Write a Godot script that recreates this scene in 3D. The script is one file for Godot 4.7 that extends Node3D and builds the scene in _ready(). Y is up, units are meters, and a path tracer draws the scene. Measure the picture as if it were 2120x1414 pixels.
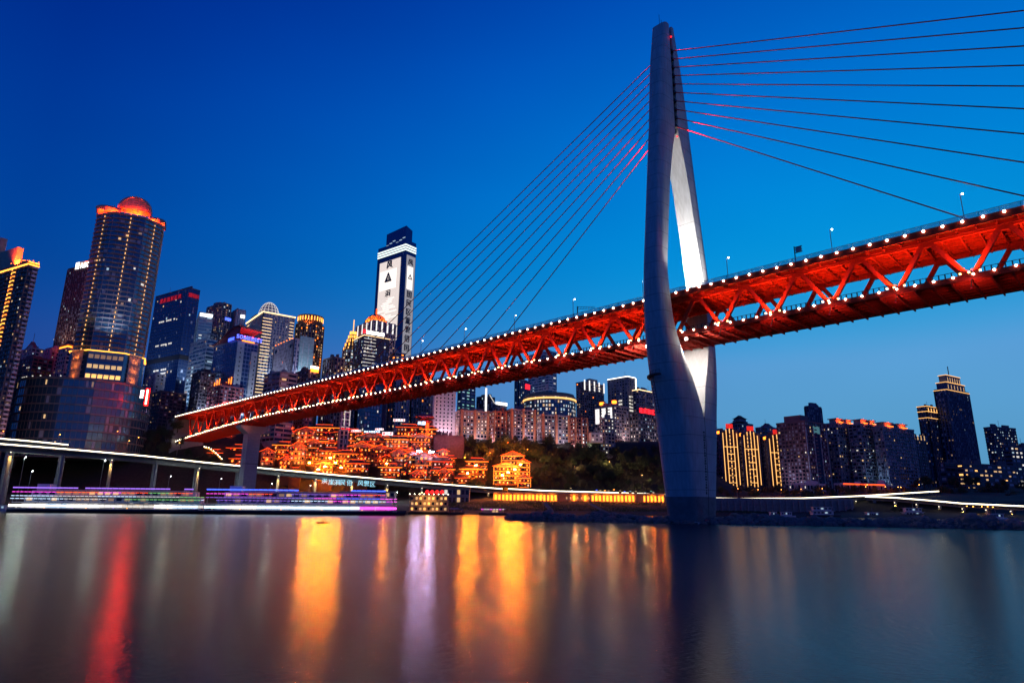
extends Node3D
# A red two-deck cable-stayed bridge over a river at dusk, a lit hill city behind it.
const F := 1340.0            # focal length in pixels of the 2120 x 1414 photograph
const CAMH := 4.5
var cr := Vector3.RIGHT
var cu := Vector3.UP
var cf := Vector3.FORWARD
var rng := RandomNumberGenerator.new()
var ub := BoxMesh.new()      # unit box shared by every straight piece
var M := {}
var taken := {}
var bd := Vector3.ZERO       # along the bridge, towards the far bank
var bt := Vector3.ZERO       # across the bridge, away from the camera
var BO := Vector3(59.4, 0, -220)

func _ready() -> void:
	rng.seed = 7
	ub.size = Vector3.ONE
	set_camera()
	set_sky()
	set_materials()
	make_ground()
	make_water()
	make_bridge()
	make_viaducts()
	make_city()
	make_old_town()
	make_right_bank()
	make_promenade()
	make_boats()
	make_rocks()
	make_trees()
	make_lamps()

# ------------------------------------------------------------------ camera, sky
func set_camera() -> void:
	var p := deg_to_rad(14.4)
	var r := deg_to_rad(0.5)
	var u0 := Vector3(0, cos(p), sin(p))
	cf = Vector3(0, sin(p), -cos(p))
	cr = Vector3.RIGHT * cos(r) + u0 * sin(r)
	cu = u0 * cos(r) - Vector3.RIGHT * sin(r)
	var c := Camera3D.new()
	c.name = "camera"
	c.transform = Transform3D(Basis(cr, cu, -cf), Vector3(0, CAMH, 0))
	c.fov = rad_to_deg(2.0 * atan(707.0 / F))
	c.near = 0.5
	c.far = 9000.0
	add_child(c)
	var az := deg_to_rad(45.5)
	bd = Vector3(-sin(az), 0, -cos(az))
	bt = Vector3(cos(az), 0, -sin(az))

func set_sky() -> void:
	var w := 512
	var h := 256
	var im := Image.create(w, h, false, Image.FORMAT_RGBAF)
	var thin := FastNoiseLite.new()      # faint unevenness of the evening air
	thin.seed = 9
	thin.frequency = 1.6
	thin.fractal_octaves = 4
	for y in h:
		var e := 90.0 - (y + 0.5) / h * 180.0
		var ec := clampf(e, 0.0, 55.0)
		for x in w:
			# the first column of a panorama is straight ahead (-z)
			var a := (x + 0.5) / w * 360.0
			var c := maxf(cos(deg_to_rad(a - 30.0)), 0.36)
			var g := exp(-3.8 + 0.0248 * ec + 2.618 * c - 0.0013 * ec * ec)
			var b := exp(-1.884 + 0.03276 * ec + 1.212 * c - 0.0008 * ec * ec)
			var rd := minf(0.1, 0.7 * exp(-ec * ec / 72.0)) * clampf(c, 0.0, 1.0) * clampf(c, 0.0, 1.0)
			var ar := deg_to_rad(a)
			var er := deg_to_rad(e)
			var v := 1.0 + 0.07 * thin.get_noise_3d(sin(ar) * cos(er), sin(er) * 2.5, cos(ar) * cos(er))
			im.set_pixel(x, y, Color(rd * v, g * v, b * v))
	var pm := PanoramaSkyMaterial.new()
	pm.panorama = ImageTexture.create_from_image(im)
	var sky := Sky.new()
	sky.sky_material = pm
	var env := Environment.new()
	env.background_mode = Environment.BG_SKY
	env.sky = sky
	env.tonemap_mode = Environment.TONE_MAPPER_LINEAR
	env.tonemap_exposure = 1.0
	env.sdfgi_enabled = true
	env.ssao_enabled = true
	env.ssil_enabled = true
	var we := WorldEnvironment.new()
	we.name = "environment"
	we.environment = env
	add_child(we)
	# the last glow of the sun that has set, soft and very weak
	var s := DirectionalLight3D.new()
	s.name = "afterglow"
	s.light_color = Color(1.0, 0.8, 0.75)
	s.light_energy = 0.012
	s.light_angular_distance = 20.0
	s.shadow_enabled = true
	s.rotation = Vector3(deg_to_rad(-20), deg_to_rad(60), 0)
	s.sky_mode = DirectionalLight3D.SKY_MODE_LIGHT_ONLY
	add_child(s)

func ray(px: float, py: float) -> Vector3:      # per metre of forward distance
	var d := cr * (px - 1060.0) + cu * (707.0 - py) + cf * F
	return d / -d.z

func at(px: float, py: float, d: float) -> Vector3:
	return Vector3(0, CAMH, 0) + ray(px, py) * d

# ------------------------------------------------------------------ materials
func lin(r: float, g: float, b: float) -> Color:
	return Color(r, g, b).linear_to_srgb()

func paint(key: String, r: float, g: float, b: float, rough := 0.8, metal := 0.0, grain := 0.0, gscale := 0.15) -> StandardMaterial3D:
	if M.has(key):
		return M[key]
	var m := StandardMaterial3D.new()
	m.resource_name = key
	m.albedo_color = lin(r, g, b)
	m.roughness = rough
	m.metallic = metal
	if grain > 0.0:
		var tk := "grain%d" % int(grain * 100)
		if not M.has(tk):
			var n := FastNoiseLite.new()
			n.seed = 3
			n.frequency = 0.012
			n.fractal_octaves = 6
			n.fractal_gain = 0.62
			var gr := Gradient.new()
			gr.set_color(0, Color(1.0 - grain, 1.0 - grain, 1.0 - grain * 1.05))
			gr.set_color(1, Color.WHITE)
			var t := NoiseTexture2D.new()
			t.width = 512
			t.height = 512
			t.seamless = true
			t.noise = n
			t.color_ramp = gr
			M[tk] = t
		m.albedo_texture = M[tk]
		m.uv1_triplanar = true
		m.uv1_world_triplanar = true
		m.uv1_scale = Vector3.ONE * gscale
	M[key] = m
	return m

func glow(key: String, r: float, g: float, b: float, energy: float) -> StandardMaterial3D:
	if M.has(key):
		return M[key]
	var m := StandardMaterial3D.new()
	m.resource_name = key
	m.albedo_color = lin(minf(r, 1) * 0.5, minf(g, 1) * 0.5, minf(b, 1) * 0.5)
	m.roughness = 0.6
	m.emission_enabled = true
	m.emission = lin(r, g, b)
	m.emission_energy_multiplier = energy
	M[key] = m
	return m

func set_materials() -> void:
	paint("concrete", 0.36, 0.36, 0.37, 0.85, 0, 0.25, 0.08)
	paint("pylon_concrete", 0.66, 0.68, 0.71, 0.75, 0, 0.24, 0.1)
	M["pylon_concrete"].uv1_scale = Vector3(0.14, 0.016, 0.14)
	paint("stained_concrete", 0.27, 0.27, 0.29, 0.9, 0, 0.3, 0.05)
	paint("pier_concrete", 0.42, 0.43, 0.46, 0.8, 0, 0.2, 0.08)
	paint("bridge_red", 0.6, 0.028, 0.012, 0.9, 0, 0.45, 0.25)
	paint("cable_red", 0.5, 0.014, 0.014, 0.6)
	paint("asphalt", 0.05, 0.05, 0.055, 0.9, 0, 0.3, 0.3)
	paint("dark_metal", 0.04, 0.04, 0.045, 0.5, 0.3)
	paint("grey_metal", 0.3, 0.3, 0.32, 0.5, 0.3)
	paint("rock", 0.28, 0.27, 0.27, 0.9, 0, 0.45, 0.5)
	paint("soil", 0.07, 0.065, 0.045, 0.95, 0, 0.5, 0.06)
	paint("timber", 0.16, 0.07, 0.04, 0.75, 0, 0.35, 0.3)
	paint("plaster", 0.5, 0.38, 0.28, 0.85, 0, 0.25, 0.2)
	paint("roof_tile", 0.13, 0.075, 0.06, 0.75, 0, 0.4, 0.5)
	paint("white_paint", 0.72, 0.72, 0.74, 0.6, 0, 0.12, 0.2)
	paint("glass_blue", 0.05, 0.11, 0.24, 0.12, 0.6)
	paint("glass_dark", 0.02, 0.03, 0.06, 0.15, 0.4)
	paint("glass_teal", 0.1, 0.22, 0.3, 0.15, 0.6)
	paint("glass_pale", 0.26, 0.42, 0.52, 0.2, 0.5)
	paint("blind", 0.42, 0.45, 0.5, 0.8)
	paint("bark", 0.06, 0.045, 0.03, 0.9)
	var pane := StandardMaterial3D.new()
	pane.albedo_color = Color(0.55, 0.7, 0.85, 0.3)
	pane.transparency = BaseMaterial3D.TRANSPARENCY_ALPHA
	pane.roughness = 0.12
	M["pane"] = pane
	glow("bulb", 1.0, 0.88, 0.62, 14.0)
	glow("flood", 1.0, 0.95, 0.85, 22.0)
	glow("truss_flood", 1.0, 0.6, 0.2, 9.0)
	glow("win_warm", 1.0, 0.62, 0.28, 0.75)
	glow("win_dim", 1.0, 0.6, 0.35, 0.22)
	glow("win_white", 1.0, 0.93, 0.8, 0.8)
	glow("win_cool", 0.65, 0.9, 1.0, 0.55)
	glow("win_green", 0.45, 1.0, 0.75, 0.55)
	glow("win_amber", 1.0, 0.2, 0.02, 3.6)
	glow("amber", 1.0, 0.2, 0.015, 5.0)
	glow("gold", 1.0, 0.34, 0.04, 3.6)
	glow("gold_soft", 1.0, 0.5, 0.14, 1.7)
	glow("orange_red", 1.0, 0.08, 0.01, 2.6)
	glow("red", 1.0, 0.012, 0.02, 3.0)
	glow("red_dim", 0.8, 0.02, 0.05, 0.35)
	glow("blue", 0.06, 0.12, 1.0, 2.6)
	glow("white", 1.0, 0.97, 0.9, 3.0)
	glow("white_soft", 1.0, 0.95, 0.88, 1.2)
	glow("road_light", 1.0, 0.86, 0.58, 5.0)
	glow("warm_strip", 1.0, 0.66, 0.32, 2.2)
	glow("violet", 0.42, 0.2, 1.0, 1.1)
	glow("magenta", 1.0, 0.08, 0.75, 2.4)
	glow("ice", 0.6, 0.8, 1.0, 2.2)
	glow("lime", 0.35, 1.0, 0.25, 1.0)
	glow("added_amber", 1.0, 0.24, 0.012, 1500.0)
	glow("sodium", 1.0, 0.34, 0.05, 16.0)

# ------------------------------------------------------------------ small builders
func numbered(called: String) -> String:
	var n: int = taken.get(called, 0)
	taken[called] = n + 1
	return called if n == 0 else "%s_%03d" % [called, n]

func thing(called: String, label: String, category: String, where: Vector3, yaw := 0.0, group := "") -> Node3D:
	var o := Node3D.new()
	o.name = numbered(called)
	add_child(o)
	o.position = where
	o.rotation.y = yaw
	o.set_meta("label", label)
	o.set_meta("category", category)
	if group != "":
		o.set_meta("group", group)
	return o

func copy(src: Node3D, label: String, where: Vector3, yaw: float, size := 1.0) -> Node3D:
	var base := String(src.name).rstrip("0123456789").trim_suffix("_")
	var o: Node3D = src.duplicate()
	o.name = numbered(base)
	add_child(o)
	o.position = where
	o.rotation.y = yaw
	o.scale = Vector3.ONE * size
	if label != "":
		o.set_meta("label", label)
	return o

func part(parent: Node, called: String, mesh: Mesh, mat: Material, t := Transform3D()) -> MeshInstance3D:
	var o := MeshInstance3D.new()
	o.name = called
	o.mesh = mesh
	o.material_override = mat
	o.transform = t
	parent.add_child(o, true)
	return o

func bx(parent: Node, called: String, c: Vector3, s: Vector3, mat: Material, yaw := 0.0) -> MeshInstance3D:
	return part(parent, called, ub, mat, Transform3D(Basis(Vector3.UP, yaw) * Basis.from_scale(s), c))

func beam(parent: Node, called: String, a: Vector3, b: Vector3, w: float, h: float, mat: Material) -> MeshInstance3D:
	return part(parent, called, ub, mat, along(a, b, w, h))

func along(a: Vector3, b: Vector3, w: float, h: float) -> Transform3D:
	var d := b - a
	var z := d.normalized()
	var x := Vector3.UP.cross(z)
	if x.length() < 0.01:
		x = Vector3.RIGHT
	x = x.normalized()
	var y := z.cross(x)
	return Transform3D(Basis(x * w, y * h, z * d.length()), (a + b) * 0.5)

func structure(called: String, mesh: Mesh, mat: Material) -> MeshInstance3D:
	var o := part(self, numbered(called), mesh, mat)
	o.set_meta("kind", "structure")
	return o

func stuff(o: Node) -> Node:
	o.set_meta("kind", "stuff")
	return o

func quad(st: SurfaceTool, a: Vector3, b: Vector3, c: Vector3, d: Vector3) -> void:
	st.add_vertex(a); st.add_vertex(b); st.add_vertex(c)
	st.add_vertex(a); st.add_vertex(c); st.add_vertex(d)

func begin() -> SurfaceTool:
	var st := SurfaceTool.new()
	st.begin(Mesh.PRIMITIVE_TRIANGLES)
	return st

func done(st: SurfaceTool) -> ArrayMesh:
	st.generate_normals()
	return st.commit()

func prism(pts: PackedVector2Array, y0: float, y1: float, grow := 0.0) -> ArrayMesh:
	var st := begin()
	st.set_smooth_group(-1)
	var p := pts
	if grow != 0.0:
		p = grown(pts, grow)
	var n := p.size()
	var c := Vector2.ZERO
	for q in p:
		c += q / n
	for i in n:
		var a := p[i]
		var b := p[(i + 1) % n]
		quad(st, Vector3(a.x, y0, a.y), Vector3(b.x, y0, b.y), Vector3(b.x, y1, b.y), Vector3(a.x, y1, a.y))
		st.add_vertex(Vector3(a.x, y1, a.y)); st.add_vertex(Vector3(b.x, y1, b.y)); st.add_vertex(Vector3(c.x, y1, c.y))
		st.add_vertex(Vector3(b.x, y0, b.y)); st.add_vertex(Vector3(a.x, y0, a.y)); st.add_vertex(Vector3(c.x, y0, c.y))
	return done(st)

func grown(pts: PackedVector2Array, g: float) -> PackedVector2Array:
	var r := PackedVector2Array()
	var n := pts.size()
	for i in n:
		var e0 := (pts[i] - pts[(i + n - 1) % n]).normalized()
		var e1 := (pts[(i + 1) % n] - pts[i]).normalized()
		var n0 := Vector2(e0.y, -e0.x)
		var n1 := Vector2(e1.y, -e1.x)
		r.append(pts[i] + (n0 + n1) / (1.0 + n0.dot(n1)) * g)
	return r

func rect(w: float, d: float) -> PackedVector2Array:      # counter-clockwise seen with z down the page, outward normal (dy, -dx)
	return PackedVector2Array([Vector2(-w / 2, d / 2), Vector2(w / 2, d / 2), Vector2(w / 2, -d / 2), Vector2(-w / 2, -d / 2)])

func outward(pts: PackedVector2Array) -> PackedVector2Array:
	var s := 0.0
	for i in pts.size():
		var a := pts[i]
		var b := pts[(i + 1) % pts.size()]
		s += a.x * b.y - b.x * a.y
	if s < 0.0:
		pts.reverse()
	return pts

func chamfered(w: float, d: float, c: float) -> PackedVector2Array:
	return PackedVector2Array([Vector2(-w / 2 + c, d / 2), Vector2(w / 2 - c, d / 2), Vector2(w / 2, d / 2 - c), Vector2(w / 2, -d / 2 + c), Vector2(w / 2 - c, -d / 2), Vector2(-w / 2 + c, -d / 2), Vector2(-w / 2, -d / 2 + c), Vector2(-w / 2, d / 2 - c)])

func round_plan(r: float, n := 20) -> PackedVector2Array:
	var p := PackedVector2Array()
	for i in n:
		var a := -TAU * i / n
		p.append(Vector2(cos(a), sin(a)) * r)
	return outward(p)

func tube(a: Vector3, b: Vector3, r: float, n := 8) -> ArrayMesh:
	var st := begin()
	var z := (b - a).normalized()
	var x := Vector3.UP.cross(z)
	x = Vector3.RIGHT if x.length() < 0.01 else x.normalized()
	var y := z.cross(x)
	for i in n:
		var u := (x * cos(TAU * i / n) + y * sin(TAU * i / n)) * r
		var v := (x * cos(TAU * (i + 1) / n) + y * sin(TAU * (i + 1) / n)) * r
		quad(st, a + u, a + v, b + v, b + u)
	return done(st)

func ball(r: float, seg := 10) -> SphereMesh:
	var key := "ball%.3f" % r
	if not M.has(key):
		var s := SphereMesh.new()
		s.radius = r
		s.height = 2 * r
		s.radial_segments = seg
		s.rings = seg / 2
		M[key] = s
	return M[key]

func omni(parent: Node, called: String, p: Vector3, col: Color, energy: float, size := 0.3) -> OmniLight3D:
	var l := OmniLight3D.new()
	l.name = called
	l.light_color = col
	l.light_energy = energy
	l.omni_range = 400.0
	l.omni_attenuation = 2.0
	l.light_size = size
	l.shadow_enabled = true
	l.position = p
	parent.add_child(l, true)
	return l

func spot(parent: Node, called: String, p: Vector3, to: Vector3, angle: float, col: Color, energy: float, size := 0.4) -> SpotLight3D:
	var l := SpotLight3D.new()
	l.name = called
	l.light_color = col
	l.light_energy = energy
	l.spot_range = 500.0
	l.spot_attenuation = 2.0
	l.spot_angle = angle
	l.spot_angle_attenuation = 0.8
	l.light_size = size
	l.shadow_enabled = true
	var z := (p - to).normalized()
	var x := Vector3.UP.cross(z)
	x = Vector3.RIGHT if x.length() < 0.01 else x.normalized()
	l.transform = Transform3D(Basis(x, z.cross(x), z), p)
	parent.add_child(l, true)
	return l

# ------------------------------------------------------------------ ground and water
const SHORE := [[-700.0, 380.0], [-297.0, 390.0], [-226.0, 415.0], [-171.0, 440.0], [-70.0, 450.0], [0.0, 450.0], [47.0, 455.0], [104.0, 460.0], [177.0, 450.0], [273.0, 400.0], [296.0, 385.0], [700.0, 330.0]]
const RISE := [[-60.0, -9.0], [-4.0, -1.2], [0.0, 0.0], [14.0, 3.0], [45.0, 7.0], [80.0, 11.0], [98.0, 17.0], [118.0, 30.0], [165.0, 66.0], [230.0, 74.0], [600.0, 92.0], [3000.0, 110.0]]
const RISE_RIGHT := [[-60.0, -9.0], [-4.0, -1.2], [0.0, 0.0], [16.0, 1.6], [50.0, 4.0], [66.0, 11.0], [110.0, 15.0], [260.0, 26.0], [3000.0, 60.0]]

func table(t: Array, x: float) -> float:
	if x <= t[0][0]:
		return t[0][1]
	for i in range(1, t.size()):
		if x <= t[i][0]:
			return lerpf(t[i - 1][1], t[i][1], (x - t[i - 1][0]) / (t[i][0] - t[i - 1][0]))
	return t[-1][1]

func ground(x: float, d: float) -> float:
	var inland := d - table(SHORE, x)
	var k := smoothstep(150.0, 215.0, x)
	return lerpf(table(RISE, inland), table(RISE_RIGHT, inland), k)

func make_ground() -> void:
	var xs := []
	var x := -1800.0
	while x < 1800.0:
		xs.append(x)
		x += 10.0 if absf(x) < 420.0 else 60.0
	var ds := []
	var d := 330.0
	while d < 3200.0:
		ds.append(d)
		d += 6.0 if d < 640.0 else (30.0 if d < 1000.0 else 200.0)
	var nz := FastNoiseLite.new()
	nz.seed = 11
	nz.frequency = 0.02
	nz.fractal_octaves = 4
	var st := begin()
	for j in ds.size():
		for i in xs.size():
			var h := ground(xs[i], ds[j])
			var rough := clampf((h - 2.0) / 20.0, 0.05, 1.0) * 3.0
			st.add_vertex(Vector3(xs[i], h + nz.get_noise_2d(xs[i] * 2.0, ds[j] * 2.0) * rough, -ds[j]))
	for j in ds.size() - 1:
		for i in xs.size() - 1:
			var a := j * xs.size() + i
			for k in [a, a + 1, a + xs.size(), a + 1, a + xs.size() + 1, a + xs.size()]:
				st.add_index(k)
	structure("hillside", done(st), M["soil"])

func make_water() -> void:
	var m := StandardMaterial3D.new()
	m.resource_name = "river_water"
	m.albedo_color = lin(0.003, 0.008, 0.016)
	m.roughness = 0.18
	m.metallic_specular = 0.17
	var n := FastNoiseLite.new()
	n.seed = 5
	n.frequency = 0.03
	n.fractal_octaves = 4
	var t := NoiseTexture2D.new()
	t.width = 1024
	t.height = 1024
	t.seamless = true
	t.noise = n
	t.as_normal_map = true
	t.bump_strength = 3.0
	m.normal_enabled = true
	m.normal_texture = t
	m.normal_scale = 0.28
	m.uv1_scale = Vector3(320, 1300, 1)
	M["water"] = m
	var p := PlaneMesh.new()
	p.size = Vector2(6000, 5000)
	var o := structure("river_water", p, m)
	o.position = Vector3(0, 0, -2200)

# ------------------------------------------------------------------ the bridge
const S0 := -145.0
const S1 := 462.0
const PANEL := 16.7
const WT := 12.0             # half width of the upper deck
const WB := 9.4              # half width of the lower deck
const HT := 75.3
const PROFILE := [[0.0, 7.14, 0.0, 6.2], [8.3, 8.28, 0.0, 6.6], [21.0, 10.39, 0.0, 6.95], [34.3, 12.95, 0.0, 6.95], [36.5, 13.41, 0.7, 6.85], [45.0, 15.59, 3.6, 6.3], [53.4, 17.45, 7.7, 5.5], [60.0, 18.38, 10.3, 4.9], [66.0, 18.77, 11.9, 4.5], [72.0, 18.97, 12.4, 4.2], [84.3, 18.94, 12.5, 3.6], [95.5, 17.81, 10.9, 3.45], [109.0, 16.22, 8.8, 3.4], [127.6, 14.03, 5.4, 3.4], [139.0, 12.9, 2.4, 3.4], [143.0, 12.47, 1.15, 3.4], [160.0, 10.22, 1.1, 3.4], [175.0, 7.68, 1.0, 3.4], [190.5, 3.86, 0.9, 3.3]]

func low(s: float) -> float:         # height of the lower deck's lamps; the truss deepens towards the abutment
	return 61.9 - 5.7 * pow(maxf(0.0, s - 290.0) / 150.0, 1.5)

func prof(h: float, k: int) -> float:
	for i in range(1, PROFILE.size()):
		if h <= PROFILE[i][0]:
			var a: Array = PROFILE[maxi(i - 2, 0)]
			var b: Array = PROFILE[i - 1]
			var c: Array = PROFILE[i]
			var d: Array = PROFILE[mini(i + 1, PROFILE.size() - 1)]
			var t: float = (h - b[0]) / (c[0] - b[0])
			if i == 1 or i == PROFILE.size() - 1 or (k == 2 and (i < 6 or i > 14)):
				return lerpf(b[k], c[k], t)
			return cubic_interpolate_in_time(b[k], c[k], a[k], d[k], t, c[0] - b[0], a[0] - b[0], d[0] - b[0])
	return PROFILE[-1][k]

func leg_ring(h: float, side: float, grow := 0.0) -> Array:
	var wo := prof(h, 1) + grow
	var wi := prof(h, 2)
	if side < 0.0:
		wo = wi + (wo - wi) * 0.85
	var lb := prof(h, 3) + grow
	var r := []
	var n := 28
	for i in n + 1:
		var a := -PI / 2 + PI * i / n
		var c := cos(a)
		var s := sin(a)
		var e := 2.0 / 4.0
		r.append(Vector3(lb * signf(s) * pow(absf(s), e), h, side * (wi + (wo - wi) * pow(maxf(c, 0.0), e))))
	return r

func loft(rings: Array, cap: bool) -> ArrayMesh:
	var st := begin()
	var n: int = rings[0].size()
	for j in rings.size() - 1:
		for i in n - 1:
			st.set_smooth_group(0)
			quad(st, rings[j][i], rings[j][i + 1], rings[j + 1][i + 1], rings[j + 1][i])
		st.set_smooth_group(1)
		quad(st, rings[j][n - 1], rings[j][0], rings[j + 1][0], rings[j + 1][n - 1])
	if cap:
		st.set_smooth_group(2)
		var top: Array = rings[-1]
		for i in range(1, n - 1):
			st.add_vertex(top[0]); st.add_vertex(top[i]); st.add_vertex(top[i + 1])
	return done(st)

func make_bridge() -> void:
	var br := thing("cable_stayed_bridge", "red two-deck cable-stayed truss bridge with a white spindle-shaped pylon", "bridge", BO)
	br.basis = Basis(bd, Vector3.UP, bt)
	# --- pylon
	var py := part(br, "pylon", loft_leg(-1.0), M["pylon_concrete"])
	py.set_meta("label", "tall white concrete pylon of two bowed legs")
	part(py, "far_leg", loft_leg(1.0), M["pylon_concrete"])
	var collar := []
	for j in 5:
		collar.append(leg_ring(j * 2.1, -1.0, 0.03))
	part(py, "stained_base", loft(collar, false), M["stained_concrete"])
	collar = []
	for j in 5:
		collar.append(leg_ring(j * 2.1, 1.0, 0.03))
	part(py, "stained_base", loft(collar, false), M["stained_concrete"])
	bx(py, "anchor_wall", Vector3(0, 166.0, 0), Vector3(5.2, 46, 2.3), M["dark_metal"])
	for i in 10:
		for sg in [-1.0, 1.0]:
			bx(py, "anchor_box", Vector3(sg * 3.1, 145.2 + 3.72 * i, 0), Vector3(1.5, 1.1, 1.2), M["dark_metal"])
	for i in 4:
		beam(py, "antenna", Vector3(-1.2 + i * 0.8, 190, -1.6), Vector3(-1.2 + i * 0.8, [192.5, 194.0, 197.0, 192.0][i], -1.6), 0.12, 0.12, M["dark_metal"])
	bx(py, "parapet_rail", Vector3(0, 191.6, -1.9), Vector3(4.6, 0.12, 0.12), M["dark_metal"])
	for k in 31:
		var hj := 10.5 + k * 5.8
		for sg in [-1.0, 1.0]:
			part(py, "pour_joint", loft([leg_ring(hj, sg, 0.012), leg_ring(hj + 0.14, sg, 0.012)], false), M["stained_concrete"])
	# red lamps added on the pylon to redden the stays
	for sg in [-1.0, 1.0]:
		for hh in [140.0, 184.0]:
			var pl := Vector3(sg * 4.2, hh, -1.4)
			bx(py, "added_stay_lamp", pl, Vector3(0.45, 0.4, 0.45), M["red"])
			spot(py, "added_stay_wash", pl + Vector3(sg * 0.6, 0, -0.3), Vector3(sg * 70.0, 128.0, 0), 50.0, Color(1.0, 0.06, 0.02), 700.0, 0.4)
	# seams between the two halves, level marks, the service platform and its ladder
	for sg in [-1.0, 1.0]:
		for k in 8:
			var h0 := 1.0 + k * 4.2
			beam(py, "joint_seam", Vector3(sg * (prof(h0, 3) + 0.02), h0, 0), Vector3(sg * (prof(h0 + 4.2, 3) + 0.02), h0 + 4.2, 0), 0.16, 0.16, M["dark_metal"])
	for k in 24:
		var hm := 9.6 + k * 0.85
		bx(py, "level_mark", Vector3(-prof(hm, 3) - 0.02, hm, -1.1), Vector3(0.14, 0.5 if k % 3 else 0.75, [0.7, 0.5, 1.1][k % 3]), M["dark_metal"])
	var ph := 47.3
	for k in 9:
		var a := deg_to_rad(-10.0 + k * 12.0)
		var a2 := deg_to_rad(-10.0 + (k + 1) * 12.0)
		var q0 := Vector3(sin(a) * (prof(ph, 3) + 0.9), ph, -prof(ph, 2) - cos(a) * (prof(ph, 1) - prof(ph, 2) + 0.9))
		var q1 := Vector3(sin(a2) * (prof(ph, 3) + 0.9), ph, -prof(ph, 2) - cos(a2) * (prof(ph, 1) - prof(ph, 2) + 0.9))
		beam(py, "service_platform", q0, q1, 1.8, 0.45, M["dark_metal"])
		beam(py, "platform_rail", q0 + Vector3(0, 1.5, 0), q1 + Vector3(0, 1.5, 0), 0.1, 0.1, M["dark_metal"])
		beam(py, "rail_post", q0, q0 + Vector3(0, 1.5, 0), 0.1, 0.1, M["dark_metal"])
	for k in 12:
		var h1 := 35.2 + k * 1.0
		var zz := -prof(h1, 1) - 0.35
		bx(py, "ladder_rung", Vector3(2.2, h1, zz), Vector3(1.0, 0.16, 0.16), M["dark_metal"])
	for sx in [1.7, 2.7]:
		beam(py, "ladder_rail", Vector3(sx, 35.0, -prof(35, 1) - 0.35), Vector3(sx, 47.0, -prof(47, 1) - 0.35), 0.14, 0.14, M["dark_metal"])
	# --- decks
	var mid := (S0 + S1) / 2
	var len := S1 - S0
	var up := bx(br, "upper_deck", Vector3(mid, HT - 0.55, 0), Vector3(len, 0.8, WT * 2 - 0.4), M["asphalt"])
	up.set_meta("label", "upper road deck")
	for sg in [-1.0, 1.0]:
		bx(br, "edge_girder", Vector3(mid, HT - 0.75, sg * WT), Vector3(len, 1.9, 0.5), M["bridge_red"])
		bx(br, "hand_rail", Vector3(mid, HT + 1.55, sg * (WT - 0.1)), Vector3(len, 0.12, 0.14), M["grey_metal"])
	var n0 := int(floor(S0 / PANEL)) + 1
	var n1 := int(floor(S1 / PANEL)) - 1
	# cross beams and stringers under the upper deck
	for i in 145:
		var s := S0 + 1.0 + i * PANEL / 4.0
		if s > S1:
			break
		bx(br, "cross_beam", Vector3(s, HT - 1.55, 0), Vector3(0.35, 1.2, WT * 2 - 0.8), M["bridge_red"])
	for k in 7:
		bx(br, "stringer", Vector3(mid, HT - 1.4, -9.0 + 3.0 * k), Vector3(len, 0.9, 0.3), M["bridge_red"])
	bx(br, "service_pipe", Vector3(mid, HT - 2.5, -WT + 1.4), Vector3(len, 0.3, 0.3), M["bridge_red"])
	# truss
	for sg in [-1.0, 1.0]:
		var tt: float = sg * 8.6
		for n in range(n0, n1 + 1):
			var s: float = -3.3 + PANEL * n
			var a := Vector3(s, low(s) + 0.5, tt)
			var b := Vector3(s + PANEL / 2, HT - 2.4, tt)
			var c := Vector3(s - PANEL / 2, HT - 2.4, tt)
			beam(br, "diagonal", a + Vector3(0.8, 0, 0), b - Vector3(0.8, 0, 0), 0.95, 1.15, M["bridge_red"])
			beam(br, "diagonal", a - Vector3(0.8, 0, 0), c + Vector3(0.8, 0, 0), 0.95, 1.15, M["bridge_red"])
			bx(br, "gusset_plate", Vector3(s + PANEL / 2, HT - 2.7, tt), Vector3(3.4, 1.7, 0.99), M["bridge_red"])
			bx(br, "gusset_plate", Vector3(s, low(s) + 0.4, tt), Vector3(3.4, 1.2, 0.99), M["bridge_red"])
			var s2: float = minf(s + PANEL, S1)
			beam(br, "lower_chord", Vector3(s, low(s) - 0.5, tt), Vector3(s2, low(s2) - 0.5, tt), 1.0, 1.2, M["bridge_red"])
			beam(br, "lower_edge_girder", Vector3(s, low(s) - 0.55, sg * WB), Vector3(s2, low(s2) - 0.55, sg * WB), 0.35, 1.5, M["bridge_red"])
		bx(br, "upper_chord", Vector3(mid, HT - 2.2, tt), Vector3(len, 1.1, 0.9), M["bridge_red"])
	# the lower deck in one length per panel, with its grid underneath
	for n in range(n0, n1 + 1):
		var s: float = -3.3 + PANEL * n
		var s2: float = minf(s + PANEL, S1)
		beam(br, "lower_deck", Vector3(s, low(s) - 0.55, 0), Vector3(s2, low(s2) - 0.55, 0), WB * 2 - 0.5, 0.5, M["bridge_red"])
		for k in 4:
			var sk := s + PANEL * k / 4.0
			bx(br, "floor_beam", Vector3(sk, low(sk) - 1.35, 0), Vector3(0.35, 1.2, WB * 2 - 0.2), M["bridge_red"])
		for k in 6:
			beam(br, "floor_stringer", Vector3(s, low(s) - 1.2, -7.0 + 2.8 * k), Vector3(s2, low(s2) - 1.2, -7.0 + 2.8 * k), 0.25, 0.8, M["bridge_red"])
	# railings
	var st := begin()
	st.set_smooth_group(-1)
	var posts := begin()
	posts.set_smooth_group(-1)
	for sg in [-1.0, 1.0]:
		var s := S0 + 2.0
		while s < S1 - 2.0:
			posts.append_from(ub, 0, Transform3D(Basis.from_scale(Vector3(0.28, 1.5, 0.22)), Vector3(s, low(s) + 0.9, sg * (WB - 0.5))))
			s += 1.4
	var pm := posts.commit()
	stuff(part(br, "lower_rail_posts", pm, M["dark_metal"]))
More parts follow.
